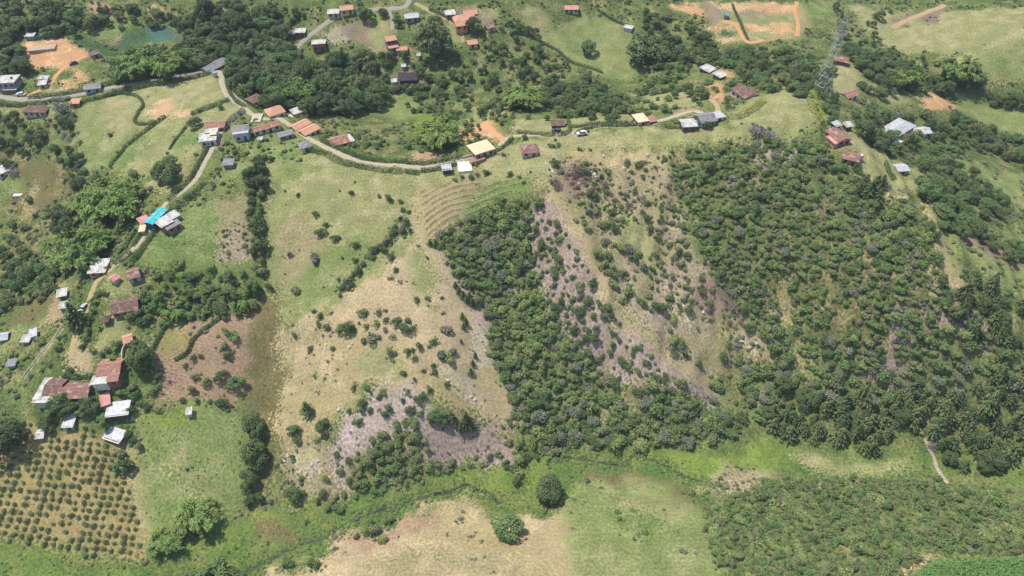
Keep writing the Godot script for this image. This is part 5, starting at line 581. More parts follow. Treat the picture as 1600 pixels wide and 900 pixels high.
	{"name":"valley_tree","label":"tree scattered in the valley behind the ridge lane","category":"tree","group":"trees behind the ridge lane","poly":[-54.9,-316.6,-32.8,-328.2,-6.7,-346.3,0,-322.1,-2.9,-279.8,-16.8,-263.4,-32.1,-275.8,-48.4,-288.3],"gap":4,"prob":0.6,"smin":1.4,"smax":3,"set":[["broad",0],["broad",1],["broad",2],["broad",5],["scrub",0],["scrub",1],["scrub",3]],"clump":0.15,"tall":1},
	{"name":"valley_tree","label":"tree on the slope behind the village lane","category":"tree","group":"trees on the slope behind the lane","poly":[-83.1,-259,-66.9,-259.6,-43.8,-253.1,-29.1,-243.3,-27.9,-230,-41.8,-238.6,-63,-239.6,-72,-245.5],"gap":3.4,"prob":0.55,"smin":1,"smax":2.2,"set":[["scrub",0],["scrub",1],["scrub",3],["scrub",2]],"clump":0.15,"tall":1},
	{"name":"valley_tree","label":"tree in the back valley below the white sheds","category":"tree","group":"trees below the white sheds","poly":[59.4,-306.5,85.8,-333.2,94,-301.8,100.4,-283.3,90.5,-257.3,83.3,-248.8,74.6,-255.6,63.1,-250.6,53.9,-257.6],"gap":4,"prob":0.5,"smin":1.4,"smax":2.8,"set":[["broad",0],["broad",1],["broad",2],["scrub",0],["scrub",3]],"clump":0.15,"tall":1},
	{"name":"valley_tree","label":"tree on the hedged slopes at the top middle","category":"tree","group":"trees at the top middle","poly":[-20.3,-352.9,0,-376.4,10.3,-353.6,33.9,-342.2,25.7,-317.8,0,-327.8,-10,-341],"gap":4,"prob":0.5,"smin":1.2,"smax":2.6,"set":[["broad",0],["broad",1],["broad",2],["scrub",0],["scrub",3],["scrub",1]],"clump":0.2,"tall":1},
	{"name":"valley_tree","label":"tree among the gardens left of the top lane","category":"tree","group":"trees left of the top lane","poly":[-145.2,-384.7,-104.4,-373.4,-99.8,-364.4,-113.7,-359.9,-121.4,-363.5,-130.7,-376.5],"gap":4.2,"prob":0.6,"smin":1.6,"smax":3,"set":[["broad",0],["broad",1],["broad",2],["broad",3],["scrub",0],["scrub",2]],"clump":0.1,"tall":1},
	{"name":"valley_tree","label":"tree round the dark shade house","category":"tree","group":"trees round the shade house","poly":[-70.1,-339.9,-46.6,-339.7,-44.4,-329.7,-31.6,-307.3,-57.4,-310.7,-65.1,-321.6],"gap":4,"prob":0.7,"smin":1.6,"smax":3,"set":[["broad",0],["broad",1],["broad",2],["broad",3],["broad",4],["scrub",1],["scrub",5]],"clump":0,"tall":1},
	{"name":"valley_tree","label":"tree round the pylon and the ridge end","category":"tree","group":"trees round the pylon","poly":[134.2,-306.6,155.6,-307.8,139.1,-272.9,139.1,-250.8,157.8,-272.5,180.1,-277.7,168.1,-264.8,135.1,-240.9,125.5,-237.3,119.4,-266.1],"gap":4,"prob":0.65,"smin":1.6,"smax":3,"set":[["broad",0],["broad",1],["broad",2],["broad",3],["broad",4],["scrub",1],["scrub",5]],"clump":0.1,"tall":1},
	{"name":"left_tree","label":"tree in the overgrown slope at the left edge","category":"tree","group":"overgrown slope at the left edge","poly":[-228.5,-220.6,-199.4,-211,-180.1,-197.5,-160.3,-178.5,-163.1,-175.3,-173,-174.8,-187,-179.2,-198.3,-169.8],"gap":3.8,"prob":0.85,"smin":1.6,"smax":3.2,"set":[["broad",0],["broad",1],["broad",2],["broad",3],["broad",4],["scrub",0],["scrub",1],["scrub",2]],"clump":0,"tall":1},
	{"name":"left_tree","label":"tree on the bushy ground below the upper lane","category":"tree","group":"bushy ground below the upper lane","poly":[-259.6,-295.4,-244.5,-291.1,-223.2,-285.6,-208.5,-285.7,-197.3,-265.3,-188,-245.6,-177.7,-240.1,-190.8,-239.9,-204.4,-257.9,-218.1,-268.2,-240.2,-275.4,-251.8,-272.8],"gap":3.8,"prob":0.6,"smin":1.2,"smax":2.8,"set":[["scrub",0],["scrub",1],["scrub",2],["scrub",3],["broad",0],["broad",2]],"clump":0.12,"tall":1},
	{"name":"left_tree","label":"bush round the left village houses","category":"bush","group":"bushes round the left village","poly":[-137.7,-256.5,-123.1,-246.4,-113.5,-250.7,-98,-253.6,-85.5,-246.6,-85.1,-232.9,-104,-234.7,-117.2,-235.2,-126,-237.9],"gap":3,"prob":0.55,"smin":0.8,"smax":1.8,"set":[["scrub",0],["scrub",1],["scrub",2],["scrub",3],["low",1],["low",2]],"clump":0.1,"tall":1},
	{"name":"left_tree","label":"bush on the weedy ground below the left tracks","category":"bush","group":"weedy ground below the left tracks","poly":[-186.8,-157.4,-170,-156.1,-155.3,-159.6,-148.5,-158.2,-148.3,-147.8,-157.3,-145.8,-161.2,-137.5,-162.6,-129.3,-172.2,-130.2],"gap":3.4,"prob":0.5,"smin":0.8,"smax":1.9,"set":[["scrub",0],["scrub",1],["scrub",2],["scrub",4],["low",0],["low",1],["low",2]],"clump":0.12,"tall":1},
	{"name":"far_bush","label":"bush scattered over the far hills at the top right","category":"bush","group":"bushes on the far right hills","poly":[184.2,-395.2,220.2,-393.7,205.7,-370.3,223.7,-345.6,257.5,-317.9,230,-324.5,202.7,-342,182.6,-354.9],"gap":5,"prob":0.5,"smin":1.2,"smax":2.6,"set":[["scrub",0],["scrub",1],["scrub",2],["broad",0],["broad",5]],"clump":0.25,"tall":1},
	{"name":"far_bush","label":"bush scattered along the right-edge pasture slopes","category":"bush","group":"bushes on the right-edge slopes","poly":[187.5,-250,242.1,-256.1,220.1,-219.9,203,-231.7],"gap":5,"prob":0.4,"smin":1,"smax":2.2,"set":[["scrub",0],["scrub",1],["scrub",2],["low",0],["low",2]],"clump":0.2,"tall":1},
	{"name":"far_bush","label":"bush on the grassy slope under the right-edge belt","category":"bush","group":"bushes under the right-edge belt","poly":[150.4,-180.9,172.2,-181.4,193.2,-178.4,181.7,-158.6,163.6,-163.9,150.2,-167.9],"gap":3.4,"prob":0.5,"smin":0.8,"smax":1.8,"set":[["low",0],["low",2],["low",1],["scrub",4],["scrub",0]],"clump":0.15,"tall":1},
	{"name":"forest_tree","label":"tree in the woods across the top left corner","category":"tree","group":"woods across the top left","poly":[-234.6,-379.2,-224.2,-368.4,-209.9,-365.3,-202.1,-368.1,-189.7,-369.7,-180.9,-366.8,-184.9,-383.9,-216.7,-388.6],"gap":5,"prob":0.6,"smin":2,"smax":3.8,"set":[["broad",0],["broad",1],["broad",2],["broad",3],["broad",4],["broad",5],["broad",6]],"clump":0.12,"tall":0.9},
	{"name":"forest_tree","label":"tree on the wooded corner at the top left edge","category":"tree","group":"wooded top left edge","poly":[-305.9,-393.3,-275.1,-390.8,-273.6,-371.3,-292.9,-366.6],"gap":5,"prob":0.7,"smin":2,"smax":3.6,"set":[["broad",0],["broad",1],["broad",2],["broad",3],["broad",4],["broad",5],["broad",6]],"clump":0.1,"tall":0.9},
	{"name":"left_tree","label":"tree on the rough slope left of the bamboo groves","category":"tree","group":"rough slope left of the bamboo","poly":[-231.2,-248.7,-211.5,-248,-194.2,-238.7,-194.7,-228.6,-190.2,-209.4,-200.7,-212.3,-216.8,-219.8],"gap":4.2,"prob":0.4,"smin":1,"smax":2.4,"set":[["scrub",0],["scrub",1],["scrub",2],["scrub",3],["broad",0],["broad",2]],"clump":0.2,"tall":1},
	{"name":"left_tree","label":"tree in the bushy strip below the lane","category":"tree","group":"bushy strip by the field corner","poly":[-216,-288.8,-208.8,-289.5,-201.2,-276.9,-193.2,-257.4,-182.5,-244.3,-189.2,-244.4,-201.7,-260.2,-210.3,-275.8],"gap":3.2,"prob":0.8,"smin":1.4,"smax":2.6,"set":[["scrub",0],["scrub",1],["scrub",3],["dead",3],["broad",0]],"clump":0,"tall":1},
	{"name":"left_tree","label":"tree at the left edge below the white building","category":"tree","group":"left edge below the white building","poly":[-254.9,-282.6,-230.9,-277.1,-224.4,-266.7,-230.6,-264.9,-250.8,-269.6],"gap":3.6,"prob":0.8,"smin":1.6,"smax":3,"set":[["broad",0],["broad",3],["broad",5],["scrub",1]],"clump":0,"tall":1},
	{"name":"valley_tree","label":"tree in the gardens behind the ridge houses","category":"tree","group":"gardens behind the ridge houses","poly":[-29.1,-243.3,-17.2,-271.3,0,-271.8,22.6,-270.5,52,-261.9,53,-251.6,27,-256.1,0,-262.9,-10.6,-246,-16.7,-235.7],"gap":3.6,"prob":0.45,"smin":1,"smax":2,"set":[["scrub",0],["scrub",1],["scrub",2],["scrub",3]],"clump":0.1,"tall":1}
]
var MASS := {"thicket_tree":["thicket_wood","trees too many to count filling the central thicket","wood"],"slope_shrub":["slope_scrub","dry scrub covering the eroded slope","scrub"],"hillside_tree":["hillside_wood","trees too many to count filling the right-hand hillside","wood"],"feathery_conifer":["conifer_wood","conifers too many to count at the foot of the wood","wood"],"low_shrub":["hill_scrub","scrub too dense to count on the lower right hill","scrub"],"stream_shrub":["stream_scrub","dense bushes beside the stream","scrub"],"gully_tree":["gully_wood","dense trees in the pasture gully","wood"],"grove_tree":["grove_wood","dense leafy grove above the ploughed field","wood"],"orchard_edge_shrub":["orchard_scrub","dense bushes above the ochre plot","scrub"],"forest_tree":["forest_wood","farther trees of the forests round the valley","wood"],"valley_tree":["valley_wood","farther trees of the back valley","wood"],"left_tree":["left_wood","more trees on the left-hand slopes","wood"],"far_bush":["far_scrub","more bushes on the far slopes","scrub"]}
var GOAL := [-173.4,-306,0.1]
var PYLON := [134.1,-270.4,0.5]
var SLABS := [
	["concrete_slab","square white concrete slab on the pasture edge below the ridge lane","slab",-18.6,-223.1,0.168,5.38,6.6,0.15,Color8(214,214,210)],
	["concrete_court","pale concrete court in the fork of the village lanes","court",-113.9,-269.2,0.068,4.41,7,0.12,Color8(176,168,150)],
	["house_foundation","grey unfinished house foundation on the orange building site","foundation",-248.8,-346,0.237,12.76,5.5,0.5,Color8(170,150,130)],
	["tarpaulin","crumpled white sheet lying on the trodden ground at far left","tarpaulin",-224.2,-248.9,0.081,3.71,1.8,0.12,Color8(206,204,200)],
	["terrace","narrow white paved terrace behind the red-roofed house","terrace",129.7,-216.6,0.377,5.7,1.4,0.2,Color8(190,182,170)]
]
var CARS := [
	[-225.9,-330.4,0.785,Color8(70,84,104),"dark blue car on the earth road by the building site","car"],
	[-151.8,-161.7,1.399,Color8(198,202,210),"white and blue pickup parked in the shade of the tall tree","car"],
	[-151.2,-165.4,1.317,Color8(150,150,150),"grey car parked above the white pickup beside the tall tree","car"],
	[-71.6,-310.1,-0.391,Color8(120,126,132),"grey vehicle parked at the forest edge in the back valley","car"],
	[-240.3,-303.3,-0.071,Color8(220,220,220),"white car on the lane beside the flat-roofed house","car"],
	[-128.6,-247.1,-0.559,Color8(200,200,205),"silver car in the yard of the white flat-roofed house","car"],
	[18.4,-245.2,-0.278,Color8(52,56,64),"dark car parked on the hedged ridge lawn","car"],
	[28.2,-240.1,0.308,Color8(200,200,196),"pale vehicle parked at the ridge lane junction","car"]
]
var WALLS := [
	["site_fence","teal mesh fence along the top of the orange building site","fence",1.8,0.12,Color8(70,128,118),[-260.9,-353.9,-254.3,-354.8,-246,-357.7]],
	["retaining_wall","pale retaining wall beside the lane above the white slab","wall",1,0.3,Color8(196,170,150),[-19.8,-228.7,-15.8,-229.7,-11.7,-231.3]],
	["garden_wall","white garden wall beside the patchy terracotta house","wall",1.2,0.25,Color8(196,190,178),[-130.9,-144.3,-132,-148.7,-131.5,-151]],
	["felled_log","long pale fallen log at the top of the worn slope","log",0.35,0.4,Color8(200,190,176),[14.6,-220.8,15.3,-218.6,15.7,-216.9]]
]
var ROCKS := [
	[31.6,-216,1.3,"pale boulder on the worn upper slope"],
	[32,-214.8,0.9,"pale boulder on the worn upper slope"],
	[35.7,-225.5,0.9,"pale boulder on the worn upper slope"],
	[36.8,-208.3,0.9,"pale boulder on the worn upper slope"],
	[49.4,-204.7,1,"pale boulder on the worn upper slope"],
	[43.2,-219.8,1.1,"pale boulder on the worn upper slope"],
	[52.7,-224.4,1.2,"pale boulder on the worn upper slope"],
	[25.5,-211.4,0.7,"pale boulder on the worn upper slope"],
	[44.8,-218.8,0.8,"pale boulder on the worn upper slope"],
	[62,-166.3,1.2,"white boulder on the eroded gully slope"],
	[63.2,-166,0.9,"white boulder on the eroded gully slope"],
	[61,-167.4,0.8,"white boulder on the eroded gully slope"],
	[68.1,-165.6,1,"white boulder on the eroded gully slope"],
	[69,-163.1,0.9,"white boulder on the eroded gully slope"],
	[80.8,-156.6,1.1,"white boulder on the eroded gully slope"],
	[83.9,-154.8,1.3,"white boulder on the eroded gully slope"],
	[85.6,-155.2,0.8,"white boulder on the eroded gully slope"],
	[-64.3,-115.1,0.9,"pale stone on the lower left slope by the stream"],
	[-62.3,-116,0.8,"pale stone on the lower left slope by the stream"],
	[-74,-117.1,0.9,"pale stone on the lower left slope by the stream"],
	[-73.1,-118.5,0.7,"pale stone on the lower left slope by the stream"],
	[-67.5,-113.9,0.7,"pale stone on the lower left slope by the stream"],
	[-56.7,-130.2,1.1,"pale stone on the lower left slope by the stream"],
	[-55.4,-150.4,0.9,"white stone on the tan slope beside the bare strips"],
	[-64.1,-152.5,0.8,"white stone on the tan slope beside the bare strips"],
	[-54.4,-151.3,0.7,"white stone on the tan slope beside the bare strips"],
	[-21.1,-138,0.8,"white stone on the tan slope beside the bare strips"],
	[-12.3,-134.3,0.9,"white stone on the tan slope beside the bare strips"],
	[-13.7,-134.9,0.7,"white stone on the tan slope beside the bare strips"],
	[-10.7,-155.1,0.9,"white stone on the tan slope beside the bare strips"],
	[-9.5,-151.9,0.8,"white stone on the tan slope beside the bare strips"],
	[-11.3,-147.5,0.7,"white stone on the tan slope beside the bare strips"]
]

const GX0 := -480.0
const GZ0 := -640.0
const GS := 3.0
const TX0 := -330.0   # area covered by the ground map
const TZ0 := -440.0
const TW := 2048
const TH := 1210
const TPX := 0.3222656
var gw := 0
var gh := 0
var hg := PackedFloat32Array()
var rough := FastNoiseLite.new()
var block: Image
var zone: Image
var cam: Camera3D
var rng := RandomNumberGenerator.new()
var used := {}
var mats := {}

func _ready():
	light_and_camera()
	make_heights()
	make_block()
	make_ground()
	make_roads()
	make_stream()
	make_furrows()
	make_kinds()
	make_houses()
	make_small_things()
	make_hedges()
	make_singles()
	make_orchard()
	make_regions()
	make_weeds()

# ---------------------------------------------------------------- light
func light_and_camera():
	cam = Camera3D.new()
	cam.name = "camera"
	add_child(cam)
	cam.position = Vector3(0, 200, 0)
	cam.rotation_degrees = Vector3(-45, 0, 0)
	cam.fov = 45.73
	cam.near = 1.0
	cam.far = 6000.0
	cam.current = true
	var e := Environment.new()
	e.background_mode = Environment.BG_SKY
	var sm := ProceduralSkyMaterial.new()
	sm.sky_top_color = Color(0.50, 0.60, 0.74)
	sm.sky_horizon_color = Color(0.80, 0.84, 0.87)
	sm.sky_curve = 0.2
	sm.ground_bottom_color = Color(0.25, 0.27, 0.2)
	sm.ground_horizon_color = Color(0.62, 0.68, 0.7)
	sm.sun_angle_max = 6.0
	var sky := Sky.new()
	sky.sky_material = sm
	e.sky = sky
	e.tonemap_mode = Environment.TONE_MAPPER_LINEAR
	e.tonemap_exposure = 1.42
	e.sdfgi_enabled = true
	e.ssao_enabled = true
	e.ssil_enabled = true
	e.fog_enabled = true
	e.fog_density = 0.0001
	e.fog_light_color = Color(0.72, 0.78, 0.86)
	var we := WorldEnvironment.new()
	we.name = "environment"
	we.environment = e
	add_child(we)
	var sun := DirectionalLight3D.new()
	sun.name = "sun"
	add_child(sun)
	sun.look_at_from_position(Vector3(-0.42, 1.0, -0.22) * 100.0, Vector3.ZERO, Vector3.UP)
	sun.light_energy = 1.35
	sun.light_color = Color(1.0, 0.97, 0.925)
	sun.light_angular_distance = 0.53
	sun.shadow_enabled = true

# ---------------------------------------------------------------- helpers
func numbered(n: String) -> String:
	var k: int = used.get(n, 0)
	used[n] = k + 1
	return n if k == 0 else "%s_%03d" % [n, k]

func tag(o: Node, label: String, category := "", group := "", kind := "") -> Node:
	if label: o.set_meta("label", label)
	if category: o.set_meta("category", category)
	if group: o.set_meta("group", group)
	if kind: o.set_meta("kind", kind)
	return o

func thing(called: String, at: Vector3, turn := 0.0) -> Node3D:
	var o := Node3D.new()
	o.name = numbered(called)
	add_child(o)
	o.position = at
	o.rotation.y = turn
	return o

func part(called: String, mesh: Mesh, m: Material, parent: Node) -> MeshInstance3D:
	var o := MeshInstance3D.new()
	o.name = called
	o.mesh = mesh
	o.material_override = m
	parent.add_child(o, true)
	return o

class MB:
	var v := PackedVector3Array()
	var n := PackedVector3Array()
	var c := PackedColorArray()
	var t := PackedVector2Array()
	var col := Color(1, 1, 1)
	func tri(a: Vector3, b: Vector3, d: Vector3, nn := Vector3.ZERO, ua := Vector2.ZERO, ub := Vector2.ZERO, ud := Vector2.ZERO):
		if nn == Vector3.ZERO:
			nn = (d - a).cross(b - a).normalized()
		v.append(a); v.append(b); v.append(d)
		n.append(nn); n.append(nn); n.append(nn)
		c.append(col); c.append(col); c.append(col)
		t.append(ua); t.append(ub); t.append(ud)
	func quad(a: Vector3, b: Vector3, d: Vector3, e: Vector3, uv := false):
		# corners in order a b d e round the face, clockwise seen from the front
		var nn := (d - a).cross(b - a).normalized()
		if uv:
			var w := (a - b).length()
			var h := (e - a).length()
			tri(a, b, d, nn, Vector2(0, 0), Vector2(w, 0), Vector2(w, h))
			tri(a, d, e, nn, Vector2(0, 0), Vector2(w, h), Vector2(0, h))
		else:
			tri(a, b, d, nn)
			tri(a, d, e, nn)
	func box(lo: Vector3, hi: Vector3):
		var x0 := lo.x; var y0 := lo.y; var z0 := lo.z
		var x1 := hi.x; var y1 := hi.y; var z1 := hi.z
		quad(Vector3(x0, y1, z0), Vector3(x1, y1, z0), Vector3(x1, y1, z1), Vector3(x0, y1, z1))
		quad(Vector3(x0, y0, z1), Vector3(x1, y0, z1), Vector3(x1, y0, z0), Vector3(x0, y0, z0))
		quad(Vector3(x0, y1, z1), Vector3(x1, y1, z1), Vector3(x1, y0, z1), Vector3(x0, y0, z1))
		quad(Vector3(x1, y1, z0), Vector3(x0, y1, z0), Vector3(x0, y0, z0), Vector3(x1, y0, z0))
		quad(Vector3(x1, y1, z1), Vector3(x1, y1, z0), Vector3(x1, y0, z0), Vector3(x1, y0, z1))
		quad(Vector3(x0, y1, z0), Vector3(x0, y1, z1), Vector3(x0, y0, z1), Vector3(x0, y0, z0))
	func bar(a: Vector3, b: Vector3, r0: float, r1: float, sides := 5):
		var d := (b - a).normalized()
		var u := d.cross(Vector3(0.31, 0.2, 0.93)).normalized()
		var w := d.cross(u)
		for i in sides:
			var p := TAU * i / sides
			var q := TAU * (i + 1) / sides
			var e0 := u * cos(p) + w * sin(p)
			var e1 := u * cos(q) + w * sin(q)
			quad(b + e0 * r1, b + e1 * r1, a + e1 * r0, a + e0 * r0)
	func face_up():
		for k in range(0, v.size(), 3):
			if n[k].y < 0.0:
				turn_face(k)
	func face_out():
		for k in range(0, v.size(), 3):
			if n[k].dot(v[k] + v[k + 1] + v[k + 2]) < 0.0:
				turn_face(k)
	func turn_face(k: int):
		var p := v[k + 1]
		v[k + 1] = v[k + 2]
		v[k + 2] = p
		var q := t[k + 1]
		t[k + 1] = t[k + 2]
		t[k + 2] = q
		for m in 3: n[k + m] = -n[k + m]
	func mesh() -> ArrayMesh:
		var a := []
		a.resize(Mesh.ARRAY_MAX)
		a[Mesh.ARRAY_VERTEX] = v
		a[Mesh.ARRAY_NORMAL] = n
		a[Mesh.ARRAY_COLOR] = c
		a[Mesh.ARRAY_TEX_UV] = t
		var m := ArrayMesh.new()
		m.add_surface_from_arrays(Mesh.PRIMITIVE_TRIANGLES, a)
		return m

func lin(r: float, g: float, b: float) -> Color:
	return Color(r, g, b).linear_to_srgb()

func plain(key: String, c: Color, roughness := 0.9, metallic := 0.0) -> StandardMaterial3D:
	if mats.has(key): return mats[key]
	var m := StandardMaterial3D.new()
	m.resource_name = key
	m.albedo_color = c
	m.roughness = roughness
	m.metallic = metallic
	mats[key] = m
	return m

# ---------------------------------------------------------------- terrain
func make_heights():
	rng.seed = 11
	rough.seed = 5
	rough.noise_type = FastNoiseLite.TYPE_SIMPLEX_SMOOTH
	rough.frequency = 0.035
	rough.fractal_octaves = 4
	rough.fractal_gain = 0.5
	gw = 321
	gh = 234
	hg.resize(gw * gh)
	var nc: int = RBF.size() / 3
	var cx := PackedFloat32Array(); var cz := PackedFloat32Array(); var cw := PackedFloat32Array()
	for i in nc:
		cx.append(RBF[i * 3] * 0.01); cz.append(RBF[i * 3 + 1] * 0.01); cw.append(RBF[i * 3 + 2])
	# the smooth land is worked out every 9 m and filled in with a cubic in between
	var sw := 109; var sh := 80
	var big := PackedFloat32Array()
	big.resize(sw * sh)
	for j in sh:
		var z: float = (GZ0 + (j - 1) * 9.0) * 0.01
		for i in sw:
			var x: float = (GX0 + (i - 1) * 9.0) * 0.01
			var s: float = RBF_A[0] + RBF_A[1] * x + RBF_A[2] * z
			for k in nc:
				var dx := x - cx[k]; var dz := z - cz[k]
				var r := dx * dx + dz * dz + 1e-9
				s += cw[k] * 0.5 * r * log(r)
			big[j * sw + i] = s
	for j in gh:
		var jj := j / 3 + 1
		var fb := (j % 3) / 3.0
		jj = mini(jj, sh - 3)
		for i in gw:
			var ii := mini(i / 3 + 1, sw - 3)
			var fa := (i % 3) / 3.0
			var rows := [0.0, 0.0, 0.0, 0.0]
			for q in 4:
				var b := (jj - 1 + q) * sw + ii
				rows[q] = cubic_interpolate(big[b], big[b + 1], big[b - 1], big[b + 2], fa)
			hg[j * gw + i] = cubic_interpolate(rows[1], rows[2], rows[0], rows[3], fb)

func hsmooth(x: float, z: float) -> float:
	var u := clampf((x - GX0) / GS, 0.0, gw - 1.001)
	var v := clampf((z - GZ0) / GS, 0.0, gh - 1.001)
	var i := int(u); var j := int(v)
	var a := u - i; var b := v - j
	var k := j * gw + i
	return (hg[k] * (1 - a) + hg[k + 1] * a) * (1 - b) + (hg[k + gw] * (1 - a) + hg[k + gw + 1] * a) * b

func ground_y(x: float, z: float) -> float:
	var far := maxf(0.0, maxf(absf(x) - 480.0, maxf(-640.0 - z, z - 60.0)))
	# gullies run down the wooded slope between the ridge and the stream
	var slope := smoothstep(5.0, 30.0, x) * smoothstep(215.0, 175.0, x) * smoothstep(-255.0, -225.0, z) * smoothstep(-112.0, -135.0, z)
	var gully := 0.0
	if slope > 0.0:
		gully = slope * (1.1 - 4.4 * absf(rough.get_noise_2d(x * 1.5 + z * 0.25 + 300.0, z * 0.35)))
	return hsmooth(x, z) + rough.get_noise_2d(x, z) * (0.9 + far * 0.06) + gully

func on_ground(x: float, z: float, up := 0.0) -> Vector3:
	return Vector3(x, ground_y(x, z) + up, z)

func poly_of(a: Array) -> PackedVector2Array:
	var p := PackedVector2Array()
	for i in range(0, a.size(), 2):
		p.append(Vector2(a[i], a[i + 1]))
	return p

func raster(im: Image, p: PackedVector2Array, value: int):
	# fills a polygon given in metres, row by row
	var c := Color8(value, value, value)
	var lo := 1e9; var hi := -1e9
	for q in p:
		lo = minf(lo, q.y); hi = maxf(hi, q.y)
	var j0 := clampi(int((lo - TZ0) / TPX), 0, TH - 1)
	var j1 := clampi(int((hi - TZ0) / TPX) + 1, 0, TH - 1)
	for j in range(j0, j1 + 1):
		var z := TZ0 + (j + 0.5) * TPX
		var xs := []
		for k in p.size():
			var a := p[k]; var b := p[(k + 1) % p.size()]
			if (a.y <= z) != (b.y <= z):
				xs.append(a.x + (z - a.y) / (b.y - a.y) * (b.x - a.x))
		xs.sort()
		for k in range(0, xs.size() - 1, 2):
			var i0 := int((xs[k] - TX0) / TPX)
			var i1 := int((xs[k + 1] - TX0) / TPX)
			if i1 >= i0:
				im.fill_rect(Rect2i(i0, j, i1 - i0 + 1, 1), c)

func ribbon_poly(line: PackedVector2Array, w: float) -> Array:
	var out := []
	for k in line.size() - 1:
		var d := (line[k + 1] - line[k]).normalized()
		var s := Vector2(-d.y, d.x) * w * 0.5
		var e := d * w * 0.3
		out.append(PackedVector2Array([line[k] + s - e, line[k + 1] + s + e, line[k + 1] - s + e, line[k] - s - e]))
	return out

func smooth_line(a: Array, step := 2.0) -> PackedVector2Array:
	var c := Curve2D.new()
	var p := poly_of(a)
	for k in p.size():
		var before := p[maxi(k - 1, 0)]
		var after := p[mini(k + 1, p.size() - 1)]
		var t := (after - before) / 6.0
		c.add_point(p[k], -t, t)
	c.bake_interval = step
	return c.get_baked_points()

func make_block():
	block = Image.create(TW, TH, false, Image.FORMAT_L8)
	for r in ROADS:
		for q in ribbon_poly(smooth_line(r[1]), r[0] + 2.5):
			raster(block, q, 255)
	for tr in TRAILS:
		if tr[1] > 1.25:
			for q in ribbon_poly(smooth_line(tr[2]), tr[1] + 1.0):
				raster(block, q, 255)
	for h in HOUSES:
		raster(block, footprint(h, 1.4), 255)
	for l in LAWNS:
		raster(block, poly_of(l), 255)

func footprint(h: Dictionary, grow: float) -> PackedVector2Array:
	var o := Vector2(h.x, h.z)
	var u: Vector2 = Vector2(cos(h.a), -sin(h.a)) * (h.w * 0.5 + grow)
	var v: Vector2 = Vector2(sin(h.a), cos(h.a)) * (h.d * 0.5 + grow)
	return PackedVector2Array([o - u - v, o + u - v, o + u + v, o - u + v])

func blocked(x: float, z: float) -> bool:
	var i := int((x - TX0) / TPX); var j := int((z - TZ0) / TPX)
	if i < 0 or j < 0 or i >= TW or j >= TH: return false
	return block.get_pixel(i, j).r > 0.5

func zone_at(x: float, z: float) -> int:
	var i := int((x - TX0) / TPX); var j := int((z - TZ0) / TPX)
	if i < 0 or j < 0 or i >= TW or j >= TH: return 0
	return zone.get_pixel(i, j).r8

func noise_bytes(sd: int, freq: float, oct: int) -> PackedByteArray:
	var f := FastNoiseLite.new()
	f.seed = sd
	f.noise_type = FastNoiseLite.TYPE_SIMPLEX
	f.frequency = freq
	f.fractal_octaves = oct
	var im := f.get_seamless_image(512, 512)
	im.convert(Image.FORMAT_L8)
	return im.get_data()

func ground_map() -> ImageTexture:
	zone = Image.create(TW, TH, false, Image.FORMAT_L8)
	for zz in ZONES:
		raster(zone, poly_of(zz[1]), zz[0])
	for tr in TRAILS:
		for q in ribbon_poly(smooth_line(tr[2]), tr[1]):
			raster(zone, q, tr[0])
	var zb := zone.get_data()
	var nl := noise_bytes(1, 0.012, 5)
	var nm := noise_bytes(2, 0.03, 4)
	var nf := noise_bytes(3, 0.25, 2)
	var pal := PackedInt32Array()
	for p in PALETTES:
		for q in p:
			pal.append(q)
	var out := PackedByteArray()
	out.resize(TW * TH * 3)
	var at := 0
	for j in TH:
		var kf := (j & 511) << 9
		var km := ((j >> 1) & 511) << 9
		var kl := ((j >> 2) & 511) << 9
		for i in TW:
			var f := nf[kf + (i & 511)] - 128
			var m := nm[km + ((i >> 1) & 511)] - 128
			var h := nm[kf + ((i + 200) & 511)] - 128
			var l := nl[kl + ((i >> 2) & 511)] - 128
			var y := nf[kf + ((i >> 3) & 511)] - 128
			var e := nf[kf + ((i * 3 + j * 7 + 91) & 511)] - 128
			var wi := clampi(i + (m >> 4) + (h >> 4) + (f >> 4) + (e >> 4), 0, TW - 1)
			var wj := clampi(j + (l >> 4) + (h >> 4) - (f >> 4) + (e >> 5), 0, TH - 1)
			var p: int = zb[wj * TW + wi] * 12
			var a := clampi(128 + l * 2 + h + (f >> 1), 0, 255)
			var b := clampi(m * 3 + h * 2 - 40 + f, 0, 255) * pal[p + 9] >> 8
			var s := 256 + ((f + (e >> 1) + (h >> 1) + (y * pal[p + 11] >> 5)) * pal[p + 10] >> 7)
			var r := pal[p] + ((pal[p + 3] - pal[p]) * a >> 8)
			var g := pal[p + 1] + ((pal[p + 4] - pal[p + 1]) * a >> 8)
			var u := pal[p + 2] + ((pal[p + 5] - pal[p + 2]) * a >> 8)
			out[at] = clampi((r + ((pal[p + 6] - r) * b >> 8)) * s >> 8, 0, 255)
			out[at + 1] = clampi((g + ((pal[p + 7] - g) * b >> 8)) * s >> 8, 0, 255)
			out[at + 2] = clampi((u + ((pal[p + 8] - u) * b >> 8)) * s >> 8, 0, 255)
			at += 3
	return ImageTexture.create_from_image(Image.create_from_data(TW, TH, false, Image.FORMAT_RGB8, out))

func bump(freq: float, strength: float) -> NoiseTexture2D:
	var f := FastNoiseLite.new()
	f.seed = 9
	f.frequency = freq
	f.fractal_octaves = 4
	var t := NoiseTexture2D.new()
	t.noise = f
	t.width = 512
	t.height = 512
	t.seamless = true
	t.as_normal_map = true
	t.bump_strength = strength
	return t

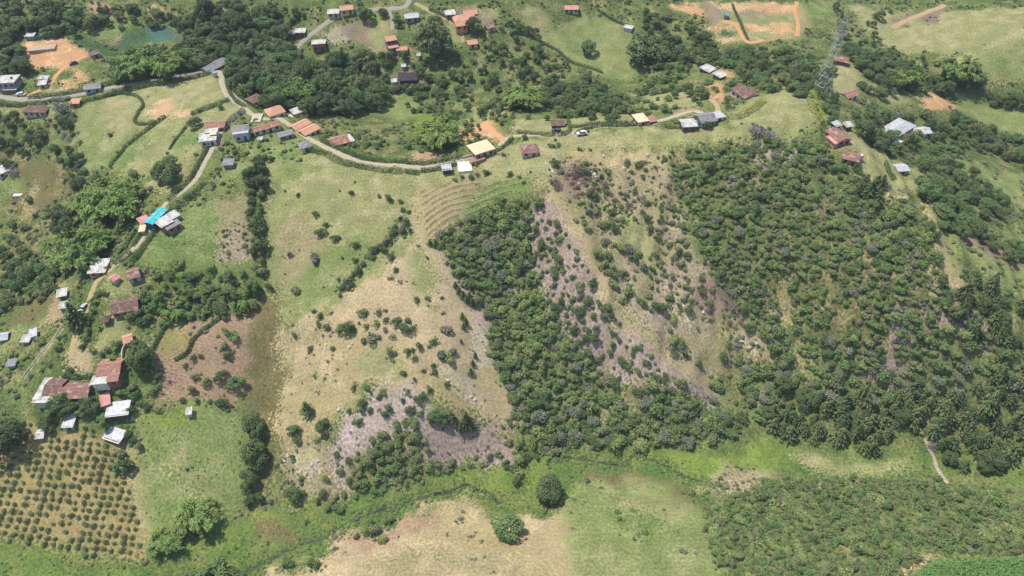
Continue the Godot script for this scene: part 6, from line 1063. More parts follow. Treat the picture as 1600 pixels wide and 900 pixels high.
func tinted(sd: int, freq: float, cols: Array, offs: Array, size := 512) -> NoiseTexture2D:
	var f := FastNoiseLite.new()
	f.seed = sd
	f.frequency = freq
	f.fractal_octaves = 5
	var t := NoiseTexture2D.new()
	t.noise = f
	t.width = size
	t.height = size
	t.seamless = true
	var g := Gradient.new()
	g.offsets = PackedFloat32Array(offs)
	g.colors = PackedColorArray(cols)
	t.color_ramp = g
	return t

func make_ground():
	var m := StandardMaterial3D.new()
	m.resource_name = "ground_cover"
	m.albedo_texture = ground_map()
	m.texture_repeat = false
	m.roughness = 1.0
	m.metallic_specular = 0.15
	var outer := StandardMaterial3D.new()
	outer.resource_name = "far_ground_cover"
	outer.albedo_texture = tinted(21, 0.02, [Color8(78, 96, 48), Color8(104, 110, 62), Color8(128, 118, 82)], [0.25, 0.55, 0.8])
	outer.uv1_triplanar = true
	outer.uv1_world_triplanar = true
	outer.uv1_scale = Vector3(0.006, 0.006, 0.006)
	outer.roughness = 1.0
	var xs := lines_to(TX0, TX0 + TW * TPX, 1.5)
	var zs := lines_to(TZ0, TZ0 + TH * TPX, 1.5)
	var inner := sheet(xs[1], zs[1], xs[1][0], xs[1][-1], zs[1][0], zs[1][-1], true)
	var o := MeshInstance3D.new()
	o.name = "ground"
	var mesh := ArrayMesh.new()
	mesh.add_surface_from_arrays(Mesh.PRIMITIVE_TRIANGLES, inner)
	mesh.surface_set_material(0, m)
	var ring := sheet(xs[0], zs[0], xs[1][0], xs[1][-1], zs[1][0], zs[1][-1], false)
	mesh.add_surface_from_arrays(Mesh.PRIMITIVE_TRIANGLES, ring)
	mesh.surface_set_material(1, outer)
	o.mesh = mesh
	add_child(o)
	tag(o, "", "", "", "structure")

func lines_to(a: float, b: float, step: float) -> Array:
	var n := int(round((b - a) / step))
	var inner := PackedFloat32Array()
	for i in n + 1:
		inner.append(a + (b - a) * i / n)
	var all := PackedFloat32Array()
	var d := step; var x := a
	var pre := []
	while x > a - 2600.0:
		d = minf(d * 1.16, 160.0)
		x -= d
		pre.append(x)
	pre.reverse()
	for q in pre: all.append(q)
	all.append_array(inner)
	d = step; x = b
	while x < b + 2600.0:
		d = minf(d * 1.16, 160.0)
		x += d
		all.append(x)
	return [all, inner]

func sheet(xs: PackedFloat32Array, zs: PackedFloat32Array, x0: float, x1: float, z0: float, z1: float, inside: bool) -> Array:
	var v := PackedVector3Array(); var n := PackedVector3Array(); var t := PackedVector2Array(); var ix := PackedInt32Array()
	var w := xs.size(); var h := zs.size()
	var ys := PackedFloat32Array()
	ys.resize(w * h)
	for j in h:
		for i in w:
			ys[j * w + i] = ground_y(xs[i], zs[j]) if inside or xs[i] <= x0 + 2.0 or xs[i] >= x1 - 2.0 or zs[j] <= z0 + 2.0 or zs[j] >= z1 - 2.0 else 0.0
	v.resize(w * h); n.resize(w * h); t.resize(w * h)
	for j in h:
		var ja := maxi(j - 1, 0); var jb := mini(j + 1, h - 1)
		for i in w:
			var ia := maxi(i - 1, 0); var ib := mini(i + 1, w - 1)
			var k := j * w + i
			v[k] = Vector3(xs[i], ys[k], zs[j])
			n[k] = Vector3(-(ys[j * w + ib] - ys[j * w + ia]) / (xs[ib] - xs[ia]), 1.0, -(ys[jb * w + i] - ys[ja * w + i]) / (zs[jb] - zs[ja])).normalized()
			t[k] = Vector2((xs[i] - x0) / (x1 - x0), (zs[j] - z0) / (z1 - z0))
	for j in h - 1:
		for i in w - 1:
			if not inside and xs[i] >= x0 - 0.01 and xs[i + 1] <= x1 + 0.01 and zs[j] >= z0 - 0.01 and zs[j + 1] <= z1 + 0.01:
				continue
			var k := j * w + i
			ix.append(k); ix.append(k + 1); ix.append(k + w + 1)
			ix.append(k); ix.append(k + w + 1); ix.append(k + w)
	var a := []
	a.resize(Mesh.ARRAY_MAX)
	a[Mesh.ARRAY_VERTEX] = v; a[Mesh.ARRAY_NORMAL] = n; a[Mesh.ARRAY_TEX_UV] = t; a[Mesh.ARRAY_INDEX] = ix
	return a

# a strip laid over the land: middle slightly crowned, edges ragged and dipping into the soil
func strip(line: PackedVector2Array, w: float, lift: float, sd: int, ragged := 0.25, crown := 0.12) -> ArrayMesh:
	var b := MB.new()
	var r := RandomNumberGenerator.new()
	r.seed = sd
	var prev := []
	var s := 0.0
	for k in line.size():
		var d := (line[mini(k + 1, line.size() - 1)] - line[maxi(k - 1, 0)]).normalized()
		var q := Vector2(-d.y, d.x)
		var row := []
		var breath := 0.5 + 0.35 * sin(k * 0.23) + 0.3 * sin(k * 0.071 + 1.0) if crown == 0.0 else 0.5
		var half0 := maxf(w * breath + r.randf_range(-ragged, ragged), 0.12)
		var half1 := maxf(w * breath + r.randf_range(-ragged, ragged), 0.12)
		var offs := [-half0, -half0 * 0.6, 0.0, half1 * 0.6, half1]
		var ups := [-0.12, lift, lift + crown * 0.4, lift, -0.12]
		for m in 5:
			var p: Vector2 = line[k] + q * offs[m]
			row.append(on_ground(p.x, p.y, ups[m]))
		if prev:
			for m in 4:
				b.quad(prev[m], prev[m + 1], row[m + 1], row[m])
		prev = row
	b.face_up()
	return b.mesh()

func make_roads():
	var conc := StandardMaterial3D.new()
	conc.resource_name = "worn_concrete"
	conc.albedo_texture = tinted(31, 0.045, [Color8(130, 122, 98), Color8(166, 155, 134), Color8(184, 173, 152)], [0.3, 0.55, 0.8])
	var dirt := StandardMaterial3D.new()
	dirt.resource_name = "dirt_track"
	dirt.albedo_texture = tinted(32, 0.04, [Color8(120, 108, 72), Color8(158, 138, 104), Color8(176, 152, 118)], [0.25, 0.5, 0.8])
	var grey := StandardMaterial3D.new()
	grey.resource_name = "grey_road"
	grey.albedo_texture = tinted(33, 0.04, [Color8(122, 118, 108), Color8(144, 138, 126), Color8(156, 150, 138)], [0.25, 0.5, 0.8])
	var orange := StandardMaterial3D.new()
	orange.resource_name = "orange_earth_road"
	orange.albedo_texture = tinted(34, 0.04, [Color8(160, 112, 72), Color8(182, 134, 90), Color8(196, 156, 116)], [0.25, 0.5, 0.8])
	var table := {"c": conc, "d": dirt, "g": grey, "o": orange}
	for m in table.values():
		m.uv1_triplanar = true
		m.uv1_world_triplanar = true
		m.uv1_scale = Vector3(0.07, 0.07, 0.07)
		m.roughness = 0.95
	var k := 0
	for r in ROADS:
		k += 1
		var o := part(numbered(r[3]), strip(smooth_line(r[1], 1.5), r[0], 0.14, k), table[r[2]], self)
		tag(o, "", "", "", "structure")

func make_stream():
	var m := StandardMaterial3D.new()
	m.resource_name = "stream_water"
	m.albedo_color = Color8(36, 38, 26)
	m.roughness = 0.35
	m.metallic_specular = 0.3
	m.normal_enabled = true
	m.normal_texture = bump(0.05, 3.0)
	m.uv1_triplanar = true
	m.uv1_world_triplanar = true
	m.uv1_scale = Vector3(0.2, 0.2, 0.2)
	var mud := plain("stream_bank", Color8(66, 78, 42))
	for s in STREAMS:
		var l := smooth_line(s[1], 1.0)
		var bank := part(numbered("stream_bank"), strip(l, s[0] + 0.7, 0.06, 70, 0.4, 0.0), mud, self)
		tag(bank, "", "", "", "structure")
		var o := part(numbered("stream"), strip(l, s[0], 0.11, 71, 0.25, 0.0), m, self)
		tag(o, "", "", "", "structure")

func make_furrows():
	for f in FURROWS:
		# [name, label, along direction (degrees), spacing, height, colour, polygon, bend]
		var p := poly_of(f[6])
		var ang := deg_to_rad(f[2])
		var u := Vector2(cos(ang), sin(ang)); var w := Vector2(-u.y, u.x)
		var c := Vector2.ZERO
		for q in p: c += q
		c /= p.size()
		var reach := 0.0
		for q in p: reach = maxf(reach, q.distance_to(c))
		var b := MB.new()
		var r := RandomNumberGenerator.new()
		r.seed = 40
		var wob := FastNoiseLite.new()
		wob.frequency = 0.03
		var y := -reach
		while y < reach:
			var x := -reach
			var last := []
			while x < reach:
				var bend: float = f[7] * (x / reach) * (x / reach) * reach + wob.get_noise_2d(x, y * 0.3) * 1.6
				var q: Vector2 = c + u * x + w * (y + bend)
				var inside := Geometry2D.is_point_in_polygon(q, p) and r.randf() > 0.03
				if inside:
					var hh: float = f[4] * r.randf_range(0.5, 1.2)
					var hw: float = f[3] * 0.33 * r.randf_range(0.8, 1.1)
					var row := [on_ground(q.x - w.x * hw, q.y - w.y * hw, -0.06), on_ground(q.x, q.y, hh), on_ground(q.x + w.x * hw, q.y + w.y * hw, -0.06)]
					if last:
						b.quad(last[0], last[1], row[1], row[0])
						b.quad(last[1], last[2], row[2], row[1])
					last = row
				else:
					last = []
				x += 1.1
			y += f[3]
		b.face_up()
		var m := StandardMaterial3D.new()
		m.resource_name = f[0]
		var base: Color = f[5]
		m.albedo_texture = tinted(44, 0.03, [base.darkened(0.25), base, base.lightened(0.15)], [0.25, 0.5, 0.8])
		m.uv1_triplanar = true
		m.uv1_world_triplanar = true
		m.uv1_scale = Vector3(0.08, 0.08, 0.08)
		m.roughness = 1.0
		var o := part(numbered(f[0]), b.mesh(), m, self)
		tag(o, f[1], "furrows", "", "stuff")

# ---------------------------------------------------------------- plants
var kinds := {}

func leaf_material(key: String, back: Color) -> StandardMaterial3D:
	var m := plain(key, Color.WHITE, 0.75)
	m.vertex_color_use_as_albedo = true
	m.metallic_specular = 0.3
	m.backlight_enabled = true
	m.backlight = back
	m.cull_mode = BaseMaterial3D.CULL_DISABLED
	return m

func vary(c: Color, r: RandomNumberGenerator, amt := 0.3) -> Color:
	var k := 1.0 + r.randf_range(-amt, amt)
	return Color(c.r * k * r.randf_range(0.9, 1.12), c.g * k, c.b * k * r.randf_range(0.85, 1.15))

func leaf(b: MB, p: Vector3, nn: Vector3, s: float, r: RandomNumberGenerator, stretch := 1.0, along := Vector3.ZERO):
	# one clump of leaves: a small bent four-sided face
	var u := along
	if u == Vector3.ZERO:
		u = nn.cross(Vector3(r.randf_range(-1, 1), r.randf_range(-1, 1), r.randf_range(-1, 1)))
	u = (u - nn * u.dot(nn)).normalized()
	var w := nn.cross(u)
	var a := p - u * s * stretch * r.randf_range(0.4, 0.6)
	var d := p + u * s * stretch * r.randf_range(0.4, 0.6)
	var f := nn * s * r.randf_range(-0.22, 0.08)
	var e0 := p + w * s * r.randf_range(0.3, 0.55) + f
	var e1 := p - w * s * r.randf_range(0.3, 0.55) + f
	b.tri(a, e0, d)
	b.tri(a, d, e1)

func rdir(r: RandomNumberGenerator, lowest := -1.0) -> Vector3:
	var y := r.randf_range(lowest, 1.0)
	var a := r.randf() * TAU
	var q := sqrt(1.0 - y * y)
	return Vector3(q * cos(a), y, q * sin(a))

func crown_mesh(r: RandomNumberGenerator, lobes: Array, count: int, size: float, tilt: float, col: Color, col2: Color, mixin := 0.25, amt := 0.28) -> MB:
	var b := MB.new()
	var total := 0.0
	for l in lobes: total += l[1].x * l[1].z
	for l in lobes:
		var nl := int(count * l[1].x * l[1].z / total)
		var tone := vary(col, r, 0.16)
		for i in nl:
			var d := rdir(r, -0.55)
			var rad: float = r.randf_range(0.72, 1.06)
			var p: Vector3 = l[0] + d * l[1] * rad
			var nn: Vector3 = (d / l[1] * l[1].x + Vector3.UP * 0.45 + rdir(r) * tilt).normalized()
			b.col = vary(tone if r.randf() > mixin else col2, r, amt)
			leaf(b, p, nn, size * r.randf_range(0.7, 1.3), r)
	return b

func trunk_mesh(r: RandomNumberGenerator, top: float, rad: float, spread: float, limbs: int) -> MB:
	var b := MB.new()
	var k := Vector3(r.randf_range(-0.05, 0.05), top * 0.55, r.randf_range(-0.05, 0.05))
	b.bar(Vector3(0, -0.25, 0), k, rad, rad * 0.7, 5)
	for i in limbs:
		var a := TAU * (i + r.randf()) / limbs
		b.bar(k - Vector3(0, rad, 0), Vector3(cos(a) * spread, top * r.randf_range(0.85, 1.1), sin(a) * spread), rad * 0.6, rad * 0.2, 4)
	return b

func add_kind(kind: String, trunk: MB, crown: MB, tm: Material, cm: Material, word: String):
	if not kinds.has(kind): kinds[kind] = []
	var both := ArrayMesh.new()
	var tmesh := trunk.mesh()
	var cmesh := crown.mesh()
	both.add_surface_from_arrays(Mesh.PRIMITIVE_TRIANGLES, cmesh.surface_get_arrays(0))
	both.surface_set_material(0, cm)
	both.add_surface_from_arrays(Mesh.PRIMITIVE_TRIANGLES, tmesh.surface_get_arrays(0))
	both.surface_set_material(1, tm)
	kinds[kind].append({"trunk": tmesh, "crown": cmesh, "tm": tm, "cm": cm, "both": both, "word": word})

func make_kinds():
	var r := RandomNumberGenerator.new()
	r.seed = 77
	var bark := plain("bark", lin(0.13, 0.10, 0.075))
	var pale := plain("pale_bark", lin(0.30, 0.27, 0.23))
	var leafy := leaf_material("leaves", Color(0.15, 0.21, 0.07))
	var twig := plain("dry_twigs", Color.WHITE)
	twig.vertex_color_use_as_albedo = true
	var G := HUES
	# scrub trees: crown radius 1
	for i in 14:
		var h: Array = G[["green", "dark", "olive", "green", "yellow", "dark", "grey", "olive", "dark", "green", "olive", "brown", "grey", "yellow"][i]]
		var lobes := []
		var nlob := 5 + i % 4
		var lean := Vector3(r.randf_range(-0.2, 0.2), 0, r.randf_range(-0.2, 0.2))
		for k in nlob:
			var a := TAU * k / nlob + r.randf_range(-0.7, 0.7)
			var q := r.randf_range(0.2, 0.72)
			var s := r.randf_range(0.24, 0.58)
			lobes.append([lean + Vector3(cos(a) * q, r.randf_range(0.3, 0.95), sin(a) * q), Vector3(s * r.randf_range(0.8, 1.2), s * r.randf_range(0.7, 1.2), s * r.randf_range(0.8, 1.2))])
		lobes.append([lean * 1.6 + Vector3(0, r.randf_range(0.8, 1.15), 0), Vector3(0.5, r.randf_range(0.35, 0.55), 0.45)])
		add_kind("scrub", trunk_mesh(r, 0.85, 0.07, 0.4, 3), crown_mesh(r, lobes, 620, 0.19, 0.9, h[0], h[1]), bark, leafy, h[2])
	# low shrubs: wide and ragged
	for i in 8:
		var h: Array = G[["olive", "yellow", "green", "grey", "brown", "olive", "dark", "green"][i]]
		var lobes := []
		for k in 4:
			var a := r.randf() * TAU
			var q := r.randf_range(0.1, 0.6)
			var s := r.randf_range(0.35, 0.6)
			lobes.append([Vector3(cos(a) * q, r.randf_range(0.25, 0.55), sin(a) * q), Vector3(s, s * r.randf_range(0.7, 1.2), s)])
		add_kind("low", trunk_mesh(r, 0.4, 0.045, 0.35, 4), crown_mesh(r, lobes, 300, 0.25, 1.0, h[0], h[1]), bark, leafy, h[2])
	# tall broadleaf trees
	for i in 7:
		var h: Array = G[["dark", "green", "olive", "deep", "green", "dark", "deep"][i]]
		var lobes := []
		for k in 19:
			var d := rdir(r, -0.6)
			var s := r.randf_range(0.26, 0.42)
			lobes.append([Vector3(0, 1.0, 0) + d * Vector3(0.68, 0.66, 0.68), Vector3(s, s * r.randf_range(0.8, 1.1), s)])
		add_kind("broad", trunk_mesh(r, 1.0, 0.07, 0.45, 5), crown_mesh(r, lobes, 2300, 0.12, 0.8, h[0], h[1]), bark, leafy, h[2])
	# conifers: feathery, drooping sprays in rough tiers
	for i in 5:
		var h: Array = G[["fir", "fir", "deep", "firlight", "firlight"][i]]
		var b := MB.new()
		var tiers := 15
		for k in tiers:
			var f := k / float(tiers - 1)
			var y := 0.45 + f * 2.2
			var reach := lerpf(1.0, 0.12, pow(f, 1.15)) * r.randf_range(0.8, 1.12)
			var nb := int(lerpf(13, 5, f))
			for m in nb:
				var a := TAU * (m + r.randf()) / nb
				var tone := vary(h[0], r, 0.2)
				var out := Vector3(cos(a), 0, sin(a))
				var rr := reach * r.randf_range(0.65, 1.15)
				var steps := maxi(3, int(rr * 9))
				for s in steps:
					var g := (s + 0.7) / steps
					var p := out * rr * g + Vector3(0, y + 0.16 * g - 0.34 * g * g * rr, 0)
					p += rdir(r) * 0.06
					b.col = vary(tone if r.randf() > 0.2 else h[1], r, 0.25)
					leaf(b, p, (Vector3.UP + out * 0.5 + rdir(r) * 0.8).normalized(), 0.17 * r.randf_range(0.7, 1.2), r, 1.7, out + Vector3(0, -0.5, 0) + rdir(r) * 0.5)
		var t := MB.new()
		t.bar(Vector3(0, -0.2, 0), Vector3(0, 2.4, 0), 0.06, 0.015, 5)
		add_kind("conifer", t, b, bark, leafy, h[2])
	# bamboo: culms that rise together and arch outwards under their leaves
	for i in 4:
		var h: Array = G[["bamboo", "bamboo", "bamboodark", "bamboo"][i]]
		var b := MB.new()
		var t := MB.new()
		for k in 62:
			var a := r.randf() * TAU
			var out := Vector3(cos(a), 0, sin(a))
			var tall := r.randf_range(1.1, 1.9)
			var lean := r.randf_range(0.15, 0.95)
			var root := out * r.randf_range(0.05, 0.3)
			var last := root + Vector3(0, -0.1, 0)
			var tone := vary(h[0], r, 0.2)
			var side := Vector3(-out.z, 0, out.x)
			for s in 14:
				var g := (s + 1) / 14.0
				var p := root + out * lean * pow(g, 1.9) + Vector3(0, tall * (g * 1.35 - 0.62 * pow(g, 3.2)), 0)
				if s < 7:
					t.bar(last, p, 0.012, 0.011, 3)
				last = p
				if g > 0.42:
					for q in 5:
						b.col = vary(tone if r.randf() > 0.25 else h[1], r, 0.25)
						var pp := p + side * r.randf_range(-0.13, 0.13) + rdir(r) * 0.05
						leaf(b, pp, (Vector3.UP * 0.8 + out * 0.5 + rdir(r) * 0.6).normalized(), 0.085 * r.randf_range(0.7, 1.2), r, 2.4, out * 0.7 + Vector3(0, -0.8, 0) + rdir(r) * 0.6)
		add_kind("bamboo", t, b, plain("culms", lin(0.14, 0.17, 0.06)), leafy, h[2])
	# leafless or dying brush
	for i in 4:
		var b := MB.new()
		var base: Color = [Color(0.24, 0.19, 0.16), Color(0.27, 0.235, 0.21), Color(0.20, 0.13, 0.11), Color(0.33, 0.31, 0.28)][i]
		for k in 110:
			b.col = vary(base, r, 0.25)
			var d := rdir(r, 0.05)
			var p := Vector3(r.randf_range(-0.4, 0.4), 0, r.randf_range(-0.4, 0.4))
			var q := p + d * Vector3(0.8, 1.0, 0.8) * r.randf_range(0.4, 0.9)
			b.bar(p, q, 0.018, 0.008, 3)
			for z in 2:
				leaf(b, q + rdir(r) * 0.12, rdir(r, -0.2), 0.12, r, 1.5)
		var t := MB.new()
		for k in 4:
			t.col = base
			t.bar(Vector3(0, -0.15, 0), Vector3(r.randf_range(-0.4, 0.4), 0.5, r.randf_range(-0.4, 0.4)), 0.04, 0.02, 4)
		add_kind("dead", t, b, twig, twig, ["pinkish brown", "pale grey", "reddish brown", "silver grey"][i])
	# orchard bushes: small round heads
	for i in 4:
		var h: Array = G[["coffee", "coffee", "dark", "olive"][i]]
		var lobes := [[Vector3(0, 0.75, 0), Vector3(0.72, 0.6, 0.72)]]
		for k in 4:
			var a := TAU * k / 4.0 + r.randf()
			lobes.append([Vector3(cos(a) * 0.5, r.randf_range(0.5, 0.8), sin(a) * 0.5), Vector3(0.45, 0.4, 0.45)])
		add_kind("coffee", trunk_mesh(r, 0.6, 0.05, 0.3, 3), crown_mesh(r, lobes, 320, 0.24, 0.75, h[0], h[1]), bark, leafy, h[2])
	# big-leaved plants (bananas and palms)
	for i in 2:
		var b := MB.new()
		for k in 13:
			var a := TAU * k / 13.0 * 2.0 + r.randf()
			var out := Vector3(cos(a), 0, sin(a))
			var side := Vector3(-out.z, 0, out.x)
			var last := Vector3(0, 1.3, 0)
			var rise := r.randf_range(0.3, 0.9)
			b.col = vary(Color(0.09, 0.15, 0.035), r, 0.3)
			for s in 5:
				var g := (s + 1) / 5.0
				var p := Vector3(0, 1.3, 0) + out * g + Vector3(0, rise * g - 1.1 * g * g, 0)
				var hw := 0.16 * sin(PI * minf(g + 0.1, 0.98)) + 0.02
				var hl := 0.16 * sin(PI * minf(g - 0.1, 0.98)) + 0.02
				b.quad(last - side * hl, last + side * hl + Vector3(0, -0.05, 0), p + side * hw + Vector3(0, -0.05, 0), p - side * hw)
				last = p
		var t := MB.new()
		t.bar(Vector3(0, -0.1, 0), Vector3(0, 1.32, 0), 0.08, 0.06, 6)
		add_kind("palm", t, b, plain("palm_stem", lin(0.16, 0.15, 0.08)), leafy, "broad-leaved")

func plant(kind: String, v: int, called: String, at: Vector3, s: float, turn: float, tall := 1.0) -> Node3D:
	var k: Dictionary = kinds[kind][v % kinds[kind].size()]
	var o := thing(called, at, turn)
	var odd := 1.0 + 0.22 * sin(at.x * 12.9 + at.z * 7.7)
	o.scale = Vector3(s * odd, s * tall, s / odd)
	part("trunk", k.trunk, k.tm, o)
	part("crown", k.crown, k.cm, o)
	return o

func make_singles():
	var r := RandomNumberGenerator.new()
	r.seed = 501
	for s in SINGLES:
		# [kind, name, label, category, group, [variant, x, z, radius, tall] ...]
		for k in range(0, s[5].size(), 5):
			var o := plant(s[0], s[5][k], s[1], on_ground(s[5][k + 1], s[5][k + 2], -0.1), s[5][k + 3], r.randf() * TAU, s[5][k + 4])
			var many: int = s[5].size() / 5
			tag(o, s[2] if many == 1 else "%s, %s from the left" % [s[2], ORDINALS[mini(k / 5, 21)]], s[3], s[4])

const ORDINALS := ["first", "second", "third", "fourth", "fifth", "sixth", "seventh", "eighth", "ninth", "tenth", "eleventh", "twelfth", "thirteenth", "fourteenth", "fifteenth", "sixteenth", "seventeenth", "eighteenth", "nineteenth", "twentieth", "twenty-first", "farthest"]

func make_orchard():
	var r := RandomNumberGenerator.new()
	r.seed = 91
	for f in ORCHARDS:
		var p := poly_of(f.poly)
		var n := 0
		var row := 0
		var z: float = f.z0
		while z < f.z1:
			var x: float = f.x0 + (0.5 * f.dx if row % 2 else 0.0) * f.stagger
			while x < f.x1:
				var q := Vector2(x + r.randf_range(-0.3, 0.3), z + (x - f.x0) * f.slope + r.randf_range(-0.3, 0.3))
				if Geometry2D.is_point_in_polygon(q, p) and r.randf() > f.gaps and not blocked(q.x, q.y) and n < 300:
					n += 1
					var v := r.randi_range(0, 3)
					var s := r.randf_range(f.smin, f.smax)
					var o := plant("coffee", v, f.name, on_ground(q.x, q.y, -0.05), s, r.randf() * TAU, r.randf_range(0.85, 1.15))
					var third: String = ["left", "middle", "right"][clampi(int((q.x - f.x0) / (f.x1 - f.x0) * 3.0), 0, 2)]
					tag(o, f.label % ["full" if s > (f.smin + f.smax) * 0.5 else "small", kinds["coffee"][v].word, ORDINALS[mini(row, 21)], third], f.category, f.group)
				x += f.dx
			z += f.dz
			row += 1

func seen(p: Vector3) -> float:
	# how large a metre shows at this place (pixels at full size); 0 outside the picture
	var v := p - Vector3(0, 200, 0)
	var c := sqrt(0.5)
	var w := (-v.y - v.z) * c
	if w < 10.0: return 0.0
	var x := 1067.0 * v.x / w
	var y := 1067.0 * (v.y - v.z) * c / w
	if absf(x) > 815.0 or absf(y) > 465.0: return 0.0
	return 1067.0 / w

func make_regions():
	var clump := FastNoiseLite.new()
	clump.seed = 15
	clump.frequency = 0.06
	clump.fractal_octaves = 3
	var species := FastNoiseLite.new()
	species.seed = 33
	species.frequency = 0.045
	species.fractal_octaves = 3
	var lists := {}
	var n := 0
	for g in REGIONS:
		n += 1
		var r := RandomNumberGenerator.new()
		r.seed = 1000 + n
		var p := poly_of(g.poly)
		var lo := Vector2(1e9, 1e9); var hi := -lo
		for q in p:
			lo = lo.min(q); hi = hi.max(q)
		var z := lo.y
		while z < hi.y:
			var x := lo.x
			while x < hi.x:
				var q := Vector2(x + r.randf() * g.gap, z + r.randf() * g.gap)
				x += g.gap
				var dice := r.randf(); var big := r.randf(); var v := r.randi(); var turn := r.randf() * TAU; var tall := r.randf_range(0.7, 1.2)
				if dice > g.prob: continue
				if g.clump > 0.0 and clump.get_noise_2d(q.x, q.y) < g.clump - 0.5: continue
				if not Geometry2D.is_point_in_polygon(q, p) or blocked(q.x, q.y): continue
				var s: float = lerpf(g.smin, g.smax, big * big)
				var set: Array = g.set
				var k: Array = set[v % set.size()]
				if v % 5 < 3:   # neighbours of one species grow together
					k = set[int((species.get_noise_2d(q.x, q.y) + 1.0) * 0.5 * set.size() * 1.6) % set.size()]
				var at := on_ground(q.x, q.y, -0.12)
				var key: String = g.name
				if not lists.has(key): lists[key] = []
				var f := (q - lo) / (hi - lo)
				var where: String = [["far left", "far middle", "far right"], ["left side", "centre", "right side"], ["near left", "near middle", "near right"]][clampi(int(f.y * 3.0), 0, 2)][clampi(int(f.x * 3.0), 0, 2)]
				lists[key].append({"part": where, "k": k[0], "v": k[1], "at": at, "s": s, "turn": turn, "tall": tall * g.tall, "g": g, "show": seen(at) * s})
			z += g.gap
	for key in lists:
		var l: Array = lists[key]
		l.sort_custom(func(a, b): return a.show > b.show)
		var mass := {}
		for i in l.size():
			var t: Dictionary = l[i]
			if i < 290 and t.show > 0.0:
				var o := plant(t.k, t.v, key, t.at, t.s, t.turn, t.tall)
				var size: String = "large" if t.s > lerpf(t.g.smin, t.g.smax, 0.5) else ("small" if t.s < lerpf(t.g.smin, t.g.smax, 0.12) else "middling")
				tag(o, "%s %s %s, %s" % [size, kinds[t.k][t.v % kinds[t.k].size()].word, t.g.label, t.part], t.g.category, t.g.group)
			else:
				var id := "%s:%d" % [t.k, t.v % kinds[t.k].size()]
				if not mass.has(id): mass[id] = []
				mass[id].append(t)
		if mass:
			var root := Node3D.new()
			root.name = MASS[key][0]
			add_child(root)
			tag(root, MASS[key][1], MASS[key][2], "", "stuff")
			for id in mass:
				var list: Array = mass[id]
				var mm := MultiMesh.new()
				mm.transform_format = MultiMesh.TRANSFORM_3D
				mm.mesh = kinds[list[0].k][list[0].v % kinds[list[0].k].size()].both
				mm.instance_count = list.size()
				for i in list.size():
					var t: Dictionary = list[i]
					mm.set_instance_transform(i, Transform3D(Basis(Vector3.UP, t.turn).scaled_local(Vector3(t.s * (1.0 + 0.22 * sin(t.at.x * 12.9 + t.at.z * 7.7)), t.s * t.tall, t.s)), t.at))
				var mi := MultiMeshInstance3D.new()
				mi.name = "foliage"
				mi.multimesh = mm
				root.add_child(mi, true)
				tag(mi, "", "", "", "stuff")

func make_weeds():
	# rough grass, herbs and low regrowth: tufts no one could count
	var r := RandomNumberGenerator.new()
	r.seed = 3030
	var m := leaf_material("tufts", Color(0.08, 0.10, 0.03))
	var meshes := []
	for i in 3:
		var b := MB.new()
		for k in [9, 12, 14][i]:
			b.col = vary(Color(1, 1, 1), r, 0.2)
			var d := rdir(r, 0.1)
			leaf(b, d * Vector3(0.45, 0.28, 0.45), (d + rdir(r) * 0.7 + Vector3.UP * 0.4).normalized(), 0.34, r, 1.3)
		meshes.append(b.mesh())
	var xf := [[], [], []]
	var cl := [[], [], []]
	var patch := FastNoiseLite.new()
	patch.seed = 8
	patch.frequency = 0.05
	patch.fractal_octaves = 3
	var z := -425.0
	while z < -62.0:
		var wide := 120.0 - z * 0.62
		var x := -wide
		var step := 1.45 - z * 0.0018
		while x < wide:
			var px := x + r.randf() * step; var pz := z + r.randf() * step
			x += step
			var w: Array = TUFTS[zone_at(px, pz)]
			if r.randf() > w[0]: continue
			if patch.get_noise_2d(px, pz) < w[1] - 0.5: continue
			if blocked(px, pz): continue
			var k := r.randi_range(0, 2)
			var s := r.randf_range(w[2], w[3])
			xf[k].append(Transform3D(Basis(Vector3.UP, r.randf() * TAU).scaled(Vector3(s, s * r.randf_range(0.6, 1.3), s)), on_ground(px, pz, -0.05)))
			cl[k].append(vary(w[4] if r.randf() < 0.6 else w[5], r, 0.2))
		z += step
	wild_scrub()
	maize()
	var root := Node3D.new()
	root.name = "rough_grass"
	add_child(root)
	tag(root, "rough grass and low weeds growing over the open slopes", "grass", "", "stuff")
	for k in 3:
		var mm := MultiMesh.new()
		mm.transform_format = MultiMesh.TRANSFORM_3D
		mm.use_colors = true
		mm.mesh = meshes[k]
		mm.instance_count = xf[k].size()
		for i in xf[k].size():
			mm.set_instance_transform(i, xf[k][i])
			mm.set_instance_color(i, cl[k][i])
		var mi := MultiMeshInstance3D.new()
		mi.name = "tufts"
		mi.multimesh = mm
		mi.material_override = m
		root.add_child(mi, true)
		tag(mi, "", "", "", "stuff")

func spread(called: String, label: String, category: String, mesh_of: Array, xf: Array):
	var root := Node3D.new()
	root.name = called
	add_child(root)
	tag(root, label, category, "", "stuff")
	for k in mesh_of.size():
		if xf[k].is_empty(): continue
		var mm := MultiMesh.new()
		mm.transform_format = MultiMesh.TRANSFORM_3D
		mm.mesh = mesh_of[k]
		mm.instance_count = xf[k].size()
		for i in xf[k].size():
			mm.set_instance_transform(i, xf[k][i])
		var mi := MultiMeshInstance3D.new()
		mi.name = "foliage"
		mi.multimesh = mm
		root.add_child(mi, true)
		tag(mi, "", "", "", "stuff")

